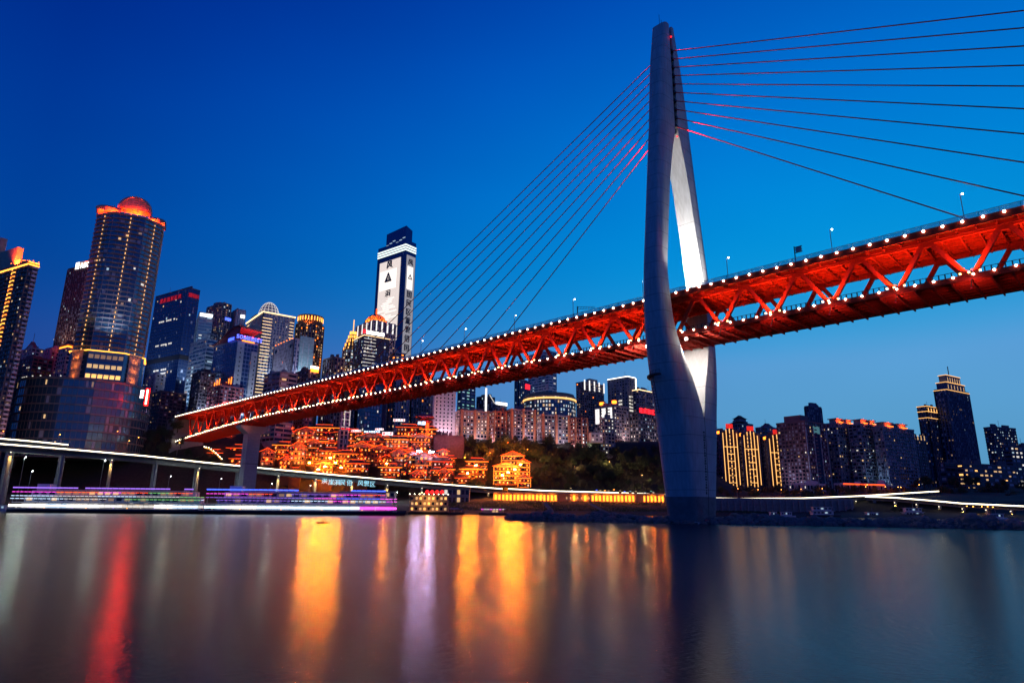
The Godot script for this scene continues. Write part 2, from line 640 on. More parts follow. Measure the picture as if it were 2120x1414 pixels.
	for sg in [-1.0, 1.0]:
		for n in range(n0, n1):
			var s: float = -3.3 + PANEL * n
			bx(br, "glass_panel", Vector3(s + PANEL / 2, HT + 0.85, sg * (WT - 0.1)), Vector3(PANEL - 0.3, 1.1, 0.06), M["pane"])
			for k in 4:
				bx(br, "rail_post", Vector3(s + PANEL * k / 4, HT + 0.9, sg * (WT - 0.1)), Vector3(0.09, 1.3, 0.12), M["dark_metal"])
			beam(br, "lower_hand_rail", Vector3(s, low(s) + 1.6, sg * (WB - 0.5)), Vector3(s + PANEL, low(s + PANEL) + 1.6, sg * (WB - 0.5)), 0.12, 0.12, M["dark_metal"])
	# lamps in two rows along the river side
	var i0 := 0
	while true:
		var s := S0 + 1.9 + 4.28 * i0
		i0 += 1
		if s > S1:
			break
		part(br, "edge_lamp", ball(0.33), M["bulb"], Transform3D(Basis(), Vector3(s, HT - 0.2, -WT - 0.4)))
		part(br, "edge_lamp", ball(0.3), M["bulb"], Transform3D(Basis(), Vector3(s, low(s), -WB - 0.35)))
	# floodlights at the feet of the diagonals
	for n in range(n0, n1 + 1):
		var s: float = -3.3 + PANEL * n
		for k in [-1.0, 1.0]:
			var p := Vector3(s + k * 2.1, low(s) + 0.75, -WB + 0.1)
			bx(br, "truss_floodlight", p, Vector3(0.4, 0.35, 0.4), M["truss_flood"])
		beam(br, "lamp_bracket", Vector3(s, low(s) - 0.3, -WB), Vector3(s, low(s) + 0.1, -WB - 1.7), 0.15, 0.15, M["dark_metal"])
		bx(br, "truss_floodlight", Vector3(s, low(s) + 0.2, -WB - 1.7), Vector3(0.4, 0.35, 0.4), M["truss_flood"])
		if n != 0:
			spot(br, "truss_glow", Vector3(s, low(s) + 0.6, -WB - 1.7), Vector3(s, HT - 7.5, -8.4), 54.0, Color(1.0, 0.4, 0.16), 620.0, 0.35)
		beam(br, "lamp_bracket", Vector3(s, low(s) - 1.2, -WB), Vector3(s, low(s) - 4.0, -WB - 2.2), 0.15, 0.15, M["dark_metal"])
		bx(br, "added_soffit_lamp", Vector3(s, low(s) - 4.0, -WB - 2.2), Vector3(0.35, 0.25, 0.35), M["red_dim"])  # lamp added below the deck to brighten its dark underside
		spot(br, "added_soffit_glow", Vector3(s, low(s) - 3.7, -WB - 1.8), Vector3(s, low(s) - 0.5, 3.0), 74.0, Color(1.0, 0.5, 0.4), 42.0, 0.35)
		bx(br, "deck_floodlight", Vector3(s + PANEL / 2, low(s) + 0.6, 3.0), Vector3(0.4, 0.3, 0.4), M["truss_flood"])
		spot(br, "deck_glow", Vector3(s + PANEL / 2, low(s) + 1.2, 3.0), Vector3(s + PANEL / 2, HT, 3.0), 75.0, Color(1.0, 0.4, 0.2), 14.0, 0.35)
	# floodlights that wash the pylon: on the deck upwards, under the deck downwards
	for sg in [-1.0, 1.0]:
		var p := Vector3(sg * 6.5, HT + 0.5, 2.0)
		bx(br, "pylon_floodlight", p, Vector3(0.8, 0.5, 0.8), M["flood"])
		spot(br, "pylon_wash", p + Vector3(0, 0.6, 0), Vector3(sg * 0.6, 98.0, 10.5), 36.0, Color(1.0, 0.97, 0.93), 3300.0)
		bx(br, "pylon_floodlight", Vector3(sg * 6.5, HT + 0.5, -2.0), Vector3(0.8, 0.5, 0.8), M["flood"])
		spot(br, "pylon_wash", Vector3(sg * 6.5, HT + 1.1, -2.0), Vector3(sg * 0.6, 98.0, -10.5), 34.0, Color(1.0, 0.97, 0.93), 1500.0)
		var q := Vector3(sg * 7.6, 59.2, -WB - 0.6)
		bx(br, "lower_floodlight", q, Vector3(0.7, 0.7, 0.7), M["flood"])
		spot(br, "lower_wash", q + Vector3(-sg * 0.5, -0.7, 0.4), Vector3(0, 47.0, 6.0), 50.0, Color(1.0, 0.95, 0.9), 480.0)
		spot(br, "soffit_wash", q + Vector3(sg * 0.7, -0.6, 1.2), Vector3(sg * 34.0, 60.5, 0), 48.0, Color(1.0, 0.9, 0.8), 420.0, 0.4)
	# stay cables
	for i in 10:
		var h := 145.2 + 3.72 * i
		var s: float = 93.0 + PANEL * i
		for sg in [-1.0, 1.0]:
			var e := Vector3(sg * s, HT + 0.2, 0)
			var a := Vector3(sg * 3.4, h, 0)
			if sg < 0 and s > -S0:
				var k := (-S0 - 3.4) / (s - 3.4)
				e = a.lerp(e, minf(1.0, k * 1.15))
			part(br, "stay_cable", tube(a, e, 0.19), M["cable_red"])
	# the T-shaped pier by the far bank
	var pb := low(339.0) - 2.1
	bx(br, "pier", Vector3(339, pb / 2 - 3.5, 0), Vector3(7.5, pb, 9.0), M["pier_concrete"])
	var st2 := begin()
	st2.set_smooth_group(-1)
	var cap := PackedVector2Array([Vector2(-4.5, 0), Vector2(4.5, 0), Vector2(10.5, 4.2), Vector2(10.5, 5.6), Vector2(-10.5, 5.6), Vector2(-10.5, 4.2)])
	for k in 6:
		var u := cap[k]
		var v := cap[(k + 1) % 6]
		quad(st2, Vector3(-3.8, u.y, u.x), Vector3(3.8, u.y, u.x), Vector3(3.8, v.y, v.x), Vector3(-3.8, v.y, v.x))
	for sx in [-3.8, 3.8]:
		for k in range(1, 5):
			st2.add_vertex(Vector3(sx, cap[0].y, cap[0].x)); st2.add_vertex(Vector3(sx, cap[k].y, cap[k].x)); st2.add_vertex(Vector3(sx, cap[k + 1].y, cap[k + 1].x))
	part(br, "pier_head", done(st2), M["pier_concrete"], Transform3D(Basis(), Vector3(339, pb - 6.0, 0)))
	bx(br, "pier_joint", Vector3(339, pb * 0.55, 0), Vector3(7.54, 0.35, 9.04), M["dark_metal"])
	# abutment where the decks reach the hill
	bx(br, "abutment", Vector3(S1 + 7.0, 55, 0), Vector3(14, 38, 26), M["concrete"])

func loft_leg(side: float) -> ArrayMesh:
	var rings := []
	var h := -1.0
	while h < 190.5:
		var rg := leg_ring(maxf(h, 0.0), side)
		if h < 0.0:
			for i in rg.size():
				rg[i].y = -4.0
		rings.append(rg)
		h += 2.0
	rings.append(leg_ring(190.5, side))
	# the outer crest of the pylon is a little higher than its inner edge
	var crest := leg_ring(190.5, side)
	for i in crest.size():
		crest[i].y += 0.1 + absf(crest[i].z) * 0.1
	rings.append(crest)
	return loft(rings, true)

# ------------------------------------------------------------------ buildings
# A tower is placed by the pixels of its left edge, near corner and right edge (at height yr) and by the distance of that corner.
const STYLE := {
	"glass": {"fh": 4.0, "bay": 3.4, "band": 0.55, "bp": 0.18, "pier": 0.28, "pp": 0.22},
	"office": {"fh": 3.9, "bay": 3.6, "band": 1.35, "bp": 0.3, "pier": 0.8, "pp": 0.4},
	"flat": {"fh": 3.2, "bay": 3.6, "band": 1.1, "bp": 0.55, "pier": 0.9, "pp": 0.3},
	"balcony": {"fh": 4.0, "bay": 4.4, "band": 0.6, "bp": 0.9, "pier": 0.35, "pp": 0.2},
	"podium": {"fh": 6.0, "bay": 3.2, "band": 1.1, "bp": 0.7, "pier": 0.25, "pp": 0.2},
	"stripe": {"fh": 4.0, "bay": 7.0, "band": 1.7, "bp": 0.35, "pier": 0.5, "pp": 0.2},
	"vertical": {"fh": 3.6, "bay": 3.6, "band": 0.7, "bp": 0.1, "pier": 1.2, "pp": 0.6},
	"wall": {"fh": 3.6, "bay": 4.2, "band": 1.9, "bp": 0.25, "pier": 2.2, "pp": 0.3},
}
const PAL := {
	"mix": ["win_warm", "win_warm", "win_white", "win_dim", "win_dim", "win_cool"],
	"dim": ["win_dim", "win_dim", "win_dim", "win_warm", "win_cool"],
	"cool": ["win_cool", "win_cool", "win_white", "win_dim"],
	"white": ["win_white", "win_white", "win_cool", "win_warm"],
	"warm": ["win_warm", "win_warm", "win_amber", "win_dim"],
	"green": ["win_green", "win_green", "win_cool"],
	"gold": ["gold_soft", "win_warm", "win_warm"],
}

func tower(called: String, label: String, o: Dictionary) -> Dictionary:
	var S: Dictionary = STYLE[o.get("style", "flat")]
	var yr: float = o.get("yr", o.top + 40.0)
	var d: float = o.d
	var th: float = deg_to_rad(o.get("yaw", 45.0))
	var pts: PackedVector2Array
	var w: float
	var dp: float
	var cx: float
	var cz: float
	if o.has("plan"):
		w = o.w
		dp = o.get("dp", w)
		var rr := ray(o.x, yr)
		cx = rr.x * d
		cz = -d
		pts = outward(chamfered(w, dp, o.get("cut", w * 0.2))) if o.plan == "cut" else round_plan(w / 2, o.get("n", 20))
	else:
		var C := ray(o.x[1], yr) * d
		var rx := ray(o.x[2], yr).x
		var lx := ray(o.x[0], yr).x
		w = clampf((rx * d - C.x) / (cos(th) - rx * sin(th)), 6.0, 90.0)
		dp = clampf((C.x - lx * d) / (sin(th) + lx * cos(th)), 6.0, 90.0)
		var ax := Vector2(cos(th), -sin(th))
		var az := Vector2(-sin(th), -cos(th))
		var c2 := Vector2(C.x, -d) + ax * w / 2 + az * dp / 2
		cx = c2.x
		cz = c2.y
		pts = outward(rect(w, dp))
	var xt: float = o.x if o.has("plan") else o.x[1]
	var top: float = at(xt, o.top, d).y
	var base: float = o.get("base", ground(cx, -cz) - 3.0)
	var h := top - base
	var n := thing(called, label, "building", Vector3(cx, base, cz), th, o.get("group", ""))
	var wall: Material = o.get("wall", M["concrete"])
	var glass: Material = o.get("glass", M["glass_dark"])
	part(n, "glazing", prism(pts, 0, h), glass)
	var fh: float = o.get("fh", S.fh)
	var nf := int(h / fh)
	fh = h / nf
	var y_from: float = maxf(0.0, at(xt, o.get("seen", 1100.0), d).y - base)     # nothing of it shows below this height
	var f0 := maxi(0, int(y_from / fh) - 1)
	if f0 > 0:
		part(n, "lower_wall", prism(pts, 0, f0 * fh, S.bp), wall)
	var band := prism(pts, 0, S.band, S.bp)
	for f in range(f0, nf):
		part(n, "floor_band", band, wall, Transform3D(Basis(), Vector3(0, f * fh, 0)))
	var roof := part(n, "roof", prism(pts, h, h + 1.6, S.bp + 0.1), wall)
	var r := RandomNumberGenerator.new()
	r.seed = hash(label)
	var blinds := begin()
	blinds.set_smooth_group(-1)
	var any_blind := false
	var cells := []
	var nzw := FastNoiseLite.new()
	nzw.seed = hash(label) % 1000
	nzw.frequency = 0.04
	var bal: bool = o.get("style", "flat") in ["flat", "wall"] and not o.has("plan")
	var balc := begin()
	balc.set_smooth_group(-1)
	var any_bal := false
	for i in pts.size():
		var a := pts[i]
		var b := pts[(i + 1) % pts.size()]
		var e := b - a
		var L := e.length()
		if L < 1.5:
			continue
		var u := e / L
		var nrm := Vector2(u.y, -u.x)
		var wn := Vector2(nrm.x * cos(th) + nrm.y * sin(th), -nrm.x * sin(th) + nrm.y * cos(th))
		var facing := wn.dot(Vector2(-cx, -cz).normalized()) > 0.05
		var nb := maxi(1, int(round(L / S.bay)))
		if S.pier > 0.0:
			for k in nb + 1:
				if k == nb and pts.size() > 4:
					continue
				var p := a + u * (L * k / nb)
				if not facing and k > 0:
					continue
				var yaw := atan2(nrm.x, nrm.y)
				bx(n, "pier", Vector3(p.x, (h + f0 * fh) / 2, p.y), Vector3(S.pier, h - f0 * fh, S.pp * 2), wall, yaw)
		if not facing:
			continue
		var yaw2 := atan2(nrm.x, nrm.y)
		for f in range(f0, nf):
			for k in nb:
				var p := a + u * (L * (k + 0.5) / nb)
				var c := Vector3(p.x, f * fh + S.band + (fh - S.band) / 2, p.y)
				var sz := Vector3(maxf(0.8, L / nb - S.pier - 0.3), fh - S.band - 0.25, 0.12)
				var chance: float = o.get("lit", 0.08) * (0.35 + 1.5 * clampf(0.5 + 1.6 * nzw.get_noise_2d(k * 9.0 + i * 70.0, f * 9.0), 0.0, 1.0))
				if bal and (k + i) % 3 == 1:
					any_bal = true
					balc.append_from(ub, 0, Transform3D(Basis(Vector3.UP, yaw2) * Basis.from_scale(Vector3(L / nb * 0.8, 1.15, 1.1)), Vector3(p.x + nrm.x * 0.9, f * fh + S.band * 0.55, p.y + nrm.y * 0.9)))
				elif bal and r.randf() < 0.35:
					any_bal = true
					balc.append_from(ub, 0, Transform3D(Basis(Vector3.UP, yaw2) * Basis.from_scale(Vector3(0.9, 0.65, 0.5)), Vector3(p.x + nrm.x * 0.8 + u.x * 0.9, f * fh + S.band * 0.5, p.y + nrm.y * 0.8 + u.y * 0.9)))
				if r.randf() < chance:
					cells.append([c, sz, yaw2])
				elif r.randf() < o.get("blind", 0.3):
					any_blind = true
					sz.x *= r.randf_range(0.4, 1.0)
					blinds.append_from(ub, 0, Transform3D(Basis(Vector3.UP, yaw2) * Basis.from_scale(sz), c))
	if any_bal:
		stuff(part(n, "balconies_and_coolers", balc.commit(), wall))
	if not o.has("plan"):
		for i in 4:
			var sw := r.randf_range(0.08, 0.2) * w
			var hh := r.randf_range(1.6, 4.2)
			bx(roof, ["roof_shed", "roof_tank", "stair_head", "roof_tank"][i], Vector3(r.randf_range(-0.36, 0.36) * w, h + 1.6 + hh / 2, r.randf_range(-0.3, 0.36) * dp), Vector3(sw, hh, r.randf_range(0.1, 0.25) * dp), wall)
		var mp := Vector3(r.randf_range(-0.3, 0.3) * w, h + 1.6, r.randf_range(-0.3, 0.3) * dp)
		beam(roof, "mast", mp, mp + Vector3(0, r.randf_range(5, 10), 0), 0.22, 0.22, M["grey_metal"])
	if any_blind:
		stuff(part(n, "window_blinds", blinds.commit(), o.get("blind_mat", M["blind"])))
	var pal: Array = PAL[o.get("pal", "mix")]
	while cells.size() > o.get("most", 110):
		cells.remove_at(r.randi() % cells.size())
	for c in cells:
		c[1].x *= r.randf_range(0.3, 0.75)
		c[1].y *= r.randf_range(0.5, 0.85)
		part(n, "window", ub, M[pal[r.randi() % pal.size()]], Transform3D(Basis(Vector3.UP, c[2]) * Basis.from_scale(c[1]), c[0]))
	return {"n": n, "w": w, "d": dp, "h": h, "pts": pts, "fh": fh, "f0": f0, "nf": nf}

func wallc(key: String, r: float, g: float, b: float) -> StandardMaterial3D:
	return paint(key, r, g, b, 0.8, 0, 0.28, 0.05)

func ring_light(t: Dictionary, y: float, thick: float, mat: Material, grow := 0.8, called := "light_band") -> void:
	part(t.n, called, prism(t.pts, y, y + thick, grow), mat)

func plant_room(t: Dictionary, fw: float, fd: float, hh: float, mat: Material, ox := 0.0, oz := 0.0) -> void:
	bx(t.n, "plant_room", Vector3(ox * t.w, t.h + 1.6 + hh / 2, oz * t.d), Vector3(t.w * fw, hh, t.d * fd), mat)

func hip_roof(n: Node, called: String, c: Vector3, w: float, d: float, h: float, mat: Material, ridge := 0.4, flare := 0.6) -> MeshInstance3D:
	# curved hipped roof with upturned corners
	var st := begin()
	st.set_smooth_group(-1)
	var prev := []
	var K := 5
	for k in K + 1:
		var f := float(k) / K
		var sx := lerpf(w / 2, w / 2 * ridge, f)
		var sz := lerpf(d / 2, d * 0.02, f)
		var y := h * pow(f, 1.45)
		var up := flare * pow(1.0 - f, 3.0)
		var ring := [Vector3(-sx, y + up, sz), Vector3(0, y, sz), Vector3(sx, y + up, sz), Vector3(sx, y, 0), Vector3(sx, y + up, -sz), Vector3(0, y, -sz), Vector3(-sx, y + up, -sz), Vector3(-sx, y, 0)]
		if k > 0:
			for i in 8:
				quad(st, prev[i], prev[(i + 1) % 8], ring[(i + 1) % 8], ring[i])
		else:
			for i in range(1, 7):
				st.add_vertex(ring[0]); st.add_vertex(ring[i]); st.add_vertex(ring[i + 1])
		prev = ring
	quad(st, prev[0], prev[2], prev[4], prev[6])
	return part(n, called, done(st), mat, Transform3D(Basis(), c))

func letters(parent: Node, called: String, text: String, c: Vector3, height: float, mat: Material, yaw: float, deep := 0.3, serif := false) -> MeshInstance3D:
	var tm := TextMesh.new()
	var f := SystemFont.new()
	f.font_names = PackedStringArray(["Droid Serif" if serif else "Droid Sans"])
	f.font_weight = 700
	tm.font = f
	tm.text = text
	tm.font_size = 32
	tm.pixel_size = height / 24.0
	tm.depth = deep
	tm.curve_step = 4.0
	return part(parent, called, tm, mat, Transform3D(Basis(Vector3.UP, yaw), c))

# strokes of the characters that can be read, on a 10 x 10 grid, y down: x0,y0,x1,y1 ...
const GLYPH := {
	"hong": [[1, 1, 2, 2], [0, 4, 1, 5], [0, 9, 2, 6], [4, 1, 4, 6], [7, 1, 7, 6], [3, 3, 9, 3], [3, 6, 9.5, 6], [5, 7, 3, 9.5], [6.5, 7, 9, 9.5]],
	"ya": [[5, 0, 5, 2.5], [1, 1, 1, 2.5], [9, 1, 9, 2.5], [1, 2.5, 9, 2.5], [1.5, 4, 9, 4], [2, 4, 0.5, 10], [4, 6, 8.5, 6], [6, 5, 6, 9.5], [3.5, 7.5, 9, 7.5], [3, 9.5, 9.5, 9.5]],
	"dong": [[1, 1, 2, 2], [0, 4, 1, 5], [0, 9, 2, 6], [3.5, 1, 3.5, 10], [3.5, 1, 9.5, 1], [9.5, 1, 9.5, 9.5], [5, 3.2, 8, 3.2], [5, 5, 8, 5], [5, 5, 5, 8], [8, 5, 8, 8], [5, 8, 8, 8]],
	"min": [[1.5, 1, 8.5, 1], [8.5, 1, 8.5, 4], [1.5, 4, 8.5, 4], [1.5, 1, 1.5, 9.5], [1.5, 9.5, 4, 8], [1.5, 6, 9, 6], [5, 4, 6.5, 8], [6.5, 8, 9.5, 9.5]],
	"su": [[2.5, 0, 0.5, 4], [1.8, 3, 1.8, 10], [5, 0.5, 4, 2.5], [7.5, 0.5, 9, 2.5], [6.5, 2, 3.5, 5.5], [6.5, 2, 9.5, 5.5], [4.5, 6, 8.5, 6], [4.5, 6, 4.5, 9.5], [8.5, 6, 8.5, 9.5], [4.5, 9.5, 8.5, 9.5]],
	"feng": [[2, 1, 8, 1], [2, 1, 0.5, 9.5], [8, 1, 8.3, 8], [8.3, 8, 9.8, 9.5], [3.5, 3, 6.8, 8], [6.8, 3, 3, 8]],
	"mao": [[3, 0, 1, 2], [1, 3, 3.5, 2], [3, 2, 3, 9], [3, 9, 1.5, 8.5], [0.5, 5, 3, 4.5], [5, 1, 9, 1], [5, 1, 5, 4.5], [9, 1, 9, 4.5], [5, 2.7, 9, 2.7], [5, 4.5, 9, 4.5], [6, 5, 4.5, 9.5], [8, 5, 8, 9], [8, 9, 9.8, 8.5]],
	"qu": [[1, 1, 9, 1], [1, 1, 1, 9.5], [1, 9.5, 9.5, 9.5], [3, 3, 7.5, 7.8], [7.5, 3, 3, 7.8]],
	"shan": [[5, 1, 5, 9], [1, 4, 1, 9], [9, 4, 9, 9], [1, 9, 9, 9]],
	"ren": [[5, 1, 1, 9], [5, 1, 9, 9], [1, 9, 9, 9]],
	"chong": [[1.5, 1, 8.5, 0.5], [0.5, 2.5, 9.5, 2.5], [2, 4, 8, 4], [2, 4, 2, 7], [8, 4, 8, 7], [2, 5.5, 8, 5.5], [2, 7, 8, 7], [5, 0.8, 5, 9.5], [1.5, 8.2, 8.5, 8.2], [0.5, 9.6, 9.5, 9.6]],
	"qing": [[5, 0, 5.5, 1], [1, 1.5, 9.5, 1.5], [1.5, 1.5, 0.5, 9.5], [3, 4.5, 9.5, 4.5], [6, 2.5, 5.8, 5], [5.8, 5, 2.5, 9.5], [6, 5, 9.5, 9.5]],
	"huo": [[5, 0.5, 5, 4], [5, 4, 1, 9.5], [5, 4, 9.5, 9.5], [2, 3, 3, 5], [8, 2.5, 7, 5]],
	"guo": [[1, 1, 9, 1], [1, 1, 1, 9.5], [9, 1, 9, 9.5], [1, 9.5, 9, 9.5], [3, 3, 7, 3], [3, 5, 7, 5], [3, 7.5, 7, 7.5], [5, 3, 5, 7.5]],
}

func glyph(parent: Node, key: String, c: Vector3, size: float, mat: Material, yaw: float, thick := 0.11) -> void:
	var st := begin()
	st.set_smooth_group(-1)
	for s in GLYPH[key]:
		var a := Vector3((s[0] - 5.0) / 10.0 * size, (5.0 - s[1]) / 10.0 * size, 0)
		var b := Vector3((s[2] - 5.0) / 10.0 * size, (5.0 - s[3]) / 10.0 * size, 0)
		var d := (b - a).normalized() * size * thick * 0.5
		st.append_from(ub, 0, along(a - d + Vector3(0, 0, 0), b + d, size * thick, size * thick))
	part(parent, "character", st.commit(), mat, Transform3D(Basis(Vector3.UP, yaw), c))

# face helpers: a point on the +z (right) or -x (left) face of a tower, u from 0 at the face's left end to 1
func on_right(t: Dictionary, u: float, y: float, out := 0.6) -> Vector3:
	return Vector3((u - 0.5) * t.w, y, t.d / 2 + out)

func on_left(t: Dictionary, u: float, y: float, out := 0.6) -> Vector3:
	return Vector3(-t.w / 2 - out, y, (u - 0.5) * t.d)

func crown_glow(t: Dictionary, col: Color, energy: float, y: float) -> void:
	for sx in [-0.3, 0.3]:
		var p := Vector3(sx * t.w, y, t.d * 0.5 + 3.0)
		bx(t.n, "crown_floodlight", p + Vector3(0, -0.5, 0), Vector3(0.45, 0.4, 0.45), M["amber"])
		spot(t.n, "crown_wash", p + Vector3(0, 0.2, 0), Vector3(sx * t.w, y + 6.0, 0), 62.0, col, energy, 0.5)
		var q := Vector3(-t.w * 0.5 - 3.0, y, sx * t.d)
		bx(t.n, "crown_floodlight", q + Vector3(0, -0.5, 0), Vector3(0.45, 0.4, 0.45), M["amber"])
		spot(t.n, "crown_wash", q + Vector3(0, 0.2, 0), Vector3(0, y + 6.0, sx * t.d), 62.0, col, energy, 0.5)

func add_facade_fill(t: Dictionary, col: Color, k: float) -> void:
	# added fill lamps on brackets that brighten the two faces that show
	var y: float = maxf(t.f0 * t.fh, t.h - 110.0)
	var up: float = minf(t.h - y, 80.0)
	var reach := 16.0
	var e := k * (reach * reach + up * up * 0.2)
	for face in 2:
		var a: Vector3 = on_right(t, 0.5, y, 0.3) if face == 0 else on_left(t, 0.5, y, 0.3)
		var p: Vector3 = on_right(t, 0.5, y, reach) if face == 0 else on_left(t, 0.5, y, reach)
		beam(t.n, "added_lamp_bracket", a, p, 0.25, 0.25, M["dark_metal"])
		bx(t.n, "added_facade_lamp", p, Vector3(0.45, 0.4, 0.45), M["win_white"])
		spot(t.n, "added_facade_wash", p + Vector3(0, 0.5, 0), Vector3(a.x, y + up * 0.55, a.z), 60.0, col, e, 1.5)

func lintel(t: Dictionary, frac0: float, frac1: float, face: String, y0: float, y1: float, mat: Material, step: float, thick := 0.5) -> void:
	# bright horizontal strips, one to a storey, on part of a face
	var y := y0
	while y < y1:
		if face == "right":
			bx(t.n, "light_strip", on_right(t, (frac0 + frac1) / 2, y, 0.55), Vector3((frac1 - frac0) * t.w, thick, 0.25), mat)
		else:
			bx(t.n, "light_strip", on_left(t, (frac0 + frac1) / 2, y, 0.55), Vector3(0.25, thick, (frac1 - frac0) * t.d), mat)
		y += step

func make_city() -> void:
	var orange := Color(1.0, 0.3, 0.06)
	# --- far left: balcony tower with an orange crown
	var t := tower("apartment_tower", "dark tower with amber-lit corner bay, gold cornice and orange stepped crown", {"x": [-75.0, 55.0, 71.0], "yr": 560.0, "top": 545.0, "d": 440.0, "yaw": 62.0, "lit": 0.1, "pal": "mix", "wall": wallc("taupe", 0.232, 0.189, 0.174), "seen": 900.0, "most": 160})
	ring_light(t, t.h - 1.0, 0.7, M["gold"], 0.9, "cornice_light")
	bx(t.n, "crown", Vector3(-t.w * 0.1, t.h + 9, -t.d * 0.02), Vector3(t.w * 0.7, 16, t.d * 0.56), wallc("crown_stone", 0.720, 0.522, 0.406))
	bx(t.n, "crown_step", Vector3(0, t.h + 3.5, 0.0), Vector3(t.w * 0.8, 5, t.d * 0.7), wallc("crown_stone", 0.720, 0.522, 0.406))
	bx(t.n, "crown_spire", Vector3(-t.w * 0.1, t.h + 22, -t.d * 0.1), Vector3(4, 16, 8), wallc("crown_stone", 0.720, 0.522, 0.406))
	crown_glow(t, orange, 2000.0, t.h + 2.4)
	for f in range(t.f0, t.nf):
		bx(t.n, "bay_light", on_left(t, 0.8, f * t.fh + 1.6, 0.62), Vector3(0.14, t.fh * 0.5, t.d * 0.06), M["gold"] if f % 3 else M["win_amber"])
		bx(t.n, "balcony", on_right(t, 0.7, f * t.fh + 1.0, 0.9), Vector3(t.w * 0.5, 1.3, 1.4), M["white_paint"])
	# --- the great balcony tower on its curved podium
	var oct := {"plan": "cut", "x": 245.0, "yr": 620.0, "top": 470.0, "d": 540.0, "w": 50.0, "dp": 50.0, "cut": 13.0, "yaw": 28.0, "lit": 0.025, "pal": "mix", "fh": 4.0, "style": "balcony", "wall": wallc("balcony_stone", 0.4, 0.34, 0.33), "glass": M["glass_teal"], "seen": 830.0, "most": 60, "blind": 0.12}
	t = tower("balcony_tower", "tall tower of curved dark balconies with three lamp strings and an orange shell crown", oct)
	add_facade_fill(t, Color(0.75, 0.85, 1.0), 0.45)
	var k := 0
	for vtx in [Vector2(-0.36, 0.36), Vector2(0.02, 0.5), Vector2(0.37, 0.37), Vector2(0.5, -0.05)]:
		for f in range(t.f0 + 6, t.nf):
			if k == 3:
				continue
			var big: float = 0.35 + 0.55 * absf(sin(f * 0.9 + k))
			bx(t.n, "balcony_lamp", Vector3(vtx.x * (t.w + 2.4), f * t.fh + 1.8, vtx.y * (t.d + 2.4)), Vector3(0.55, 2.6 * big, 0.55), M["gold_soft"])
		k += 1
	# balcony slabs bulge on the three sides that face the river
	for f in range(t.f0, t.nf):
		for q in [[Vector2(0.37, 0.37), 45.0], [Vector2(-0.37, 0.37), -45.0]]:
			bx(t.n, "balcony", Vector3(q[0].x * t.w, f * t.fh + 0.7, q[0].y * t.d), Vector3(13.0, 0.5, 3.6), wallc("balcony_stone", 0.4, 0.34, 0.33), deg_to_rad(q[1]))
		bx(t.n, "balcony", Vector3(0, f * t.fh + 0.7, t.d / 2 + 0.6), Vector3(18.0, 0.5, 2.6), wallc("balcony_stone", 0.4, 0.34, 0.33))
	var shell := wallc("shell_stone", 0.720, 0.652, 0.522)
	# crown: a tall arched pavilion and a low curved canopy on each side
	arch_canopy(t.n, Vector3(2, t.h + 3.0, 6.0), 27.0, 21.0, 18.0, shell, true)
	arch_canopy(t.n, Vector3(-18, t.h + 6.0, 4.0), 19.0, 6.0, 16.0, shell, false)
	arch_canopy(t.n, Vector3(20, t.h + 3.0, 2.0), 15.0, 6.0, 20.0, shell, false)
	for p in [Vector3(-14, t.h + 3.0, 15), Vector3(2, t.h + 4.0, 17), Vector3(16, t.h + 3.0, 15), Vector3(-24, t.h + 3.0, 6), Vector3(25, t.h + 3.0, 8), Vector3(3, t.h + 12.0, 5)]:
		bx(t.n, "crown_floodlight", p - Vector3(0, 0.7, 0), Vector3(0.45, 0.4, 0.45), M["amber"])
		spot(t.n, "crown_wash", p, Vector3(p.x * 0.6, t.h + 12.0, 0), 74.0, Color(1.0, 0.2, 0.03), 2000.0, 0.5)
	# lit hotel floors at the tower's foot
	var y0: float = at(230, 800, 540).y - t.n.position.y
	var y1: float = at(230, 742, 540).y - t.n.position.y
	ring_light(t, y1, 0.6, M["gold"], 2.6, "cornice_light")
	part(t.n, "hotel_floors", prism(t.pts, y0, y1, 1.6), M["glass_teal"])
	for q in [Vector2(-0.35, 0.35), Vector2(0.35, 0.35)]:
		var yaw := atan2(q.x, q.y)
		for f in 3:
			var yy: float = lerpf(y0, y1, (f + 0.5) / 3.0)
			bx(t.n, "lit_pilaster", Vector3(q.x * 58.0, yy, q.y * 58.0), Vector3(11.0, (y1 - y0) / 3.0 - 0.9, 0.5), shell, yaw)
			var lamp := Vector3(q.x * 64.0, yy - (y1 - y0) / 6.0 + 0.9, q.y * 64.0)
			bx(t.n, "pilaster_lamp", lamp, Vector3(0.45, 0.4, 0.45), M["gold"])
			spot(t.n, "pilaster_wash", lamp + Vector3(0, 0.4, 0), Vector3(q.x * 57.0, yy + 2.0, q.y * 57.0), 66.0, Color(1.0, 0.5, 0.2), 34.0, 0.3)
			bx(t.n, "pilaster_ledge", Vector3(q.x * 58.2, yy + (y1 - y0) / 6.0, q.y * 58.2), Vector3(12.0, 0.7, 1.2), shell, yaw)
	for f in 3:
		for i in 6:
			bx(t.n, "lit_window", Vector3(-10.5 + 4.2 * i, lerpf(y0, y1, (f + 0.45) / 3.0), t.d / 2 + 1.75), Vector3(3.2, 3.2, 0.3), M["gold_soft"] if f == 0 else (M["win_warm"] if f == 1 else M["win_dim"]))
	# podium
	var pod := tower("hotel_podium", "rounded glass podium with pale floor edges below the balcony tower", {"plan": "round", "x": 172.0, "yr": 860.0, "top": 806.0, "d": 520.0, "w": 92.0, "n": 28, "yaw": 0.0, "style": "podium", "fh": 6.0, "lit": 0.03, "pal": "mix", "wall": wallc("podium_stone", 0.34, 0.28, 0.27), "glass": M["glass_teal"], "seen": 960.0, "blind": 0.1})
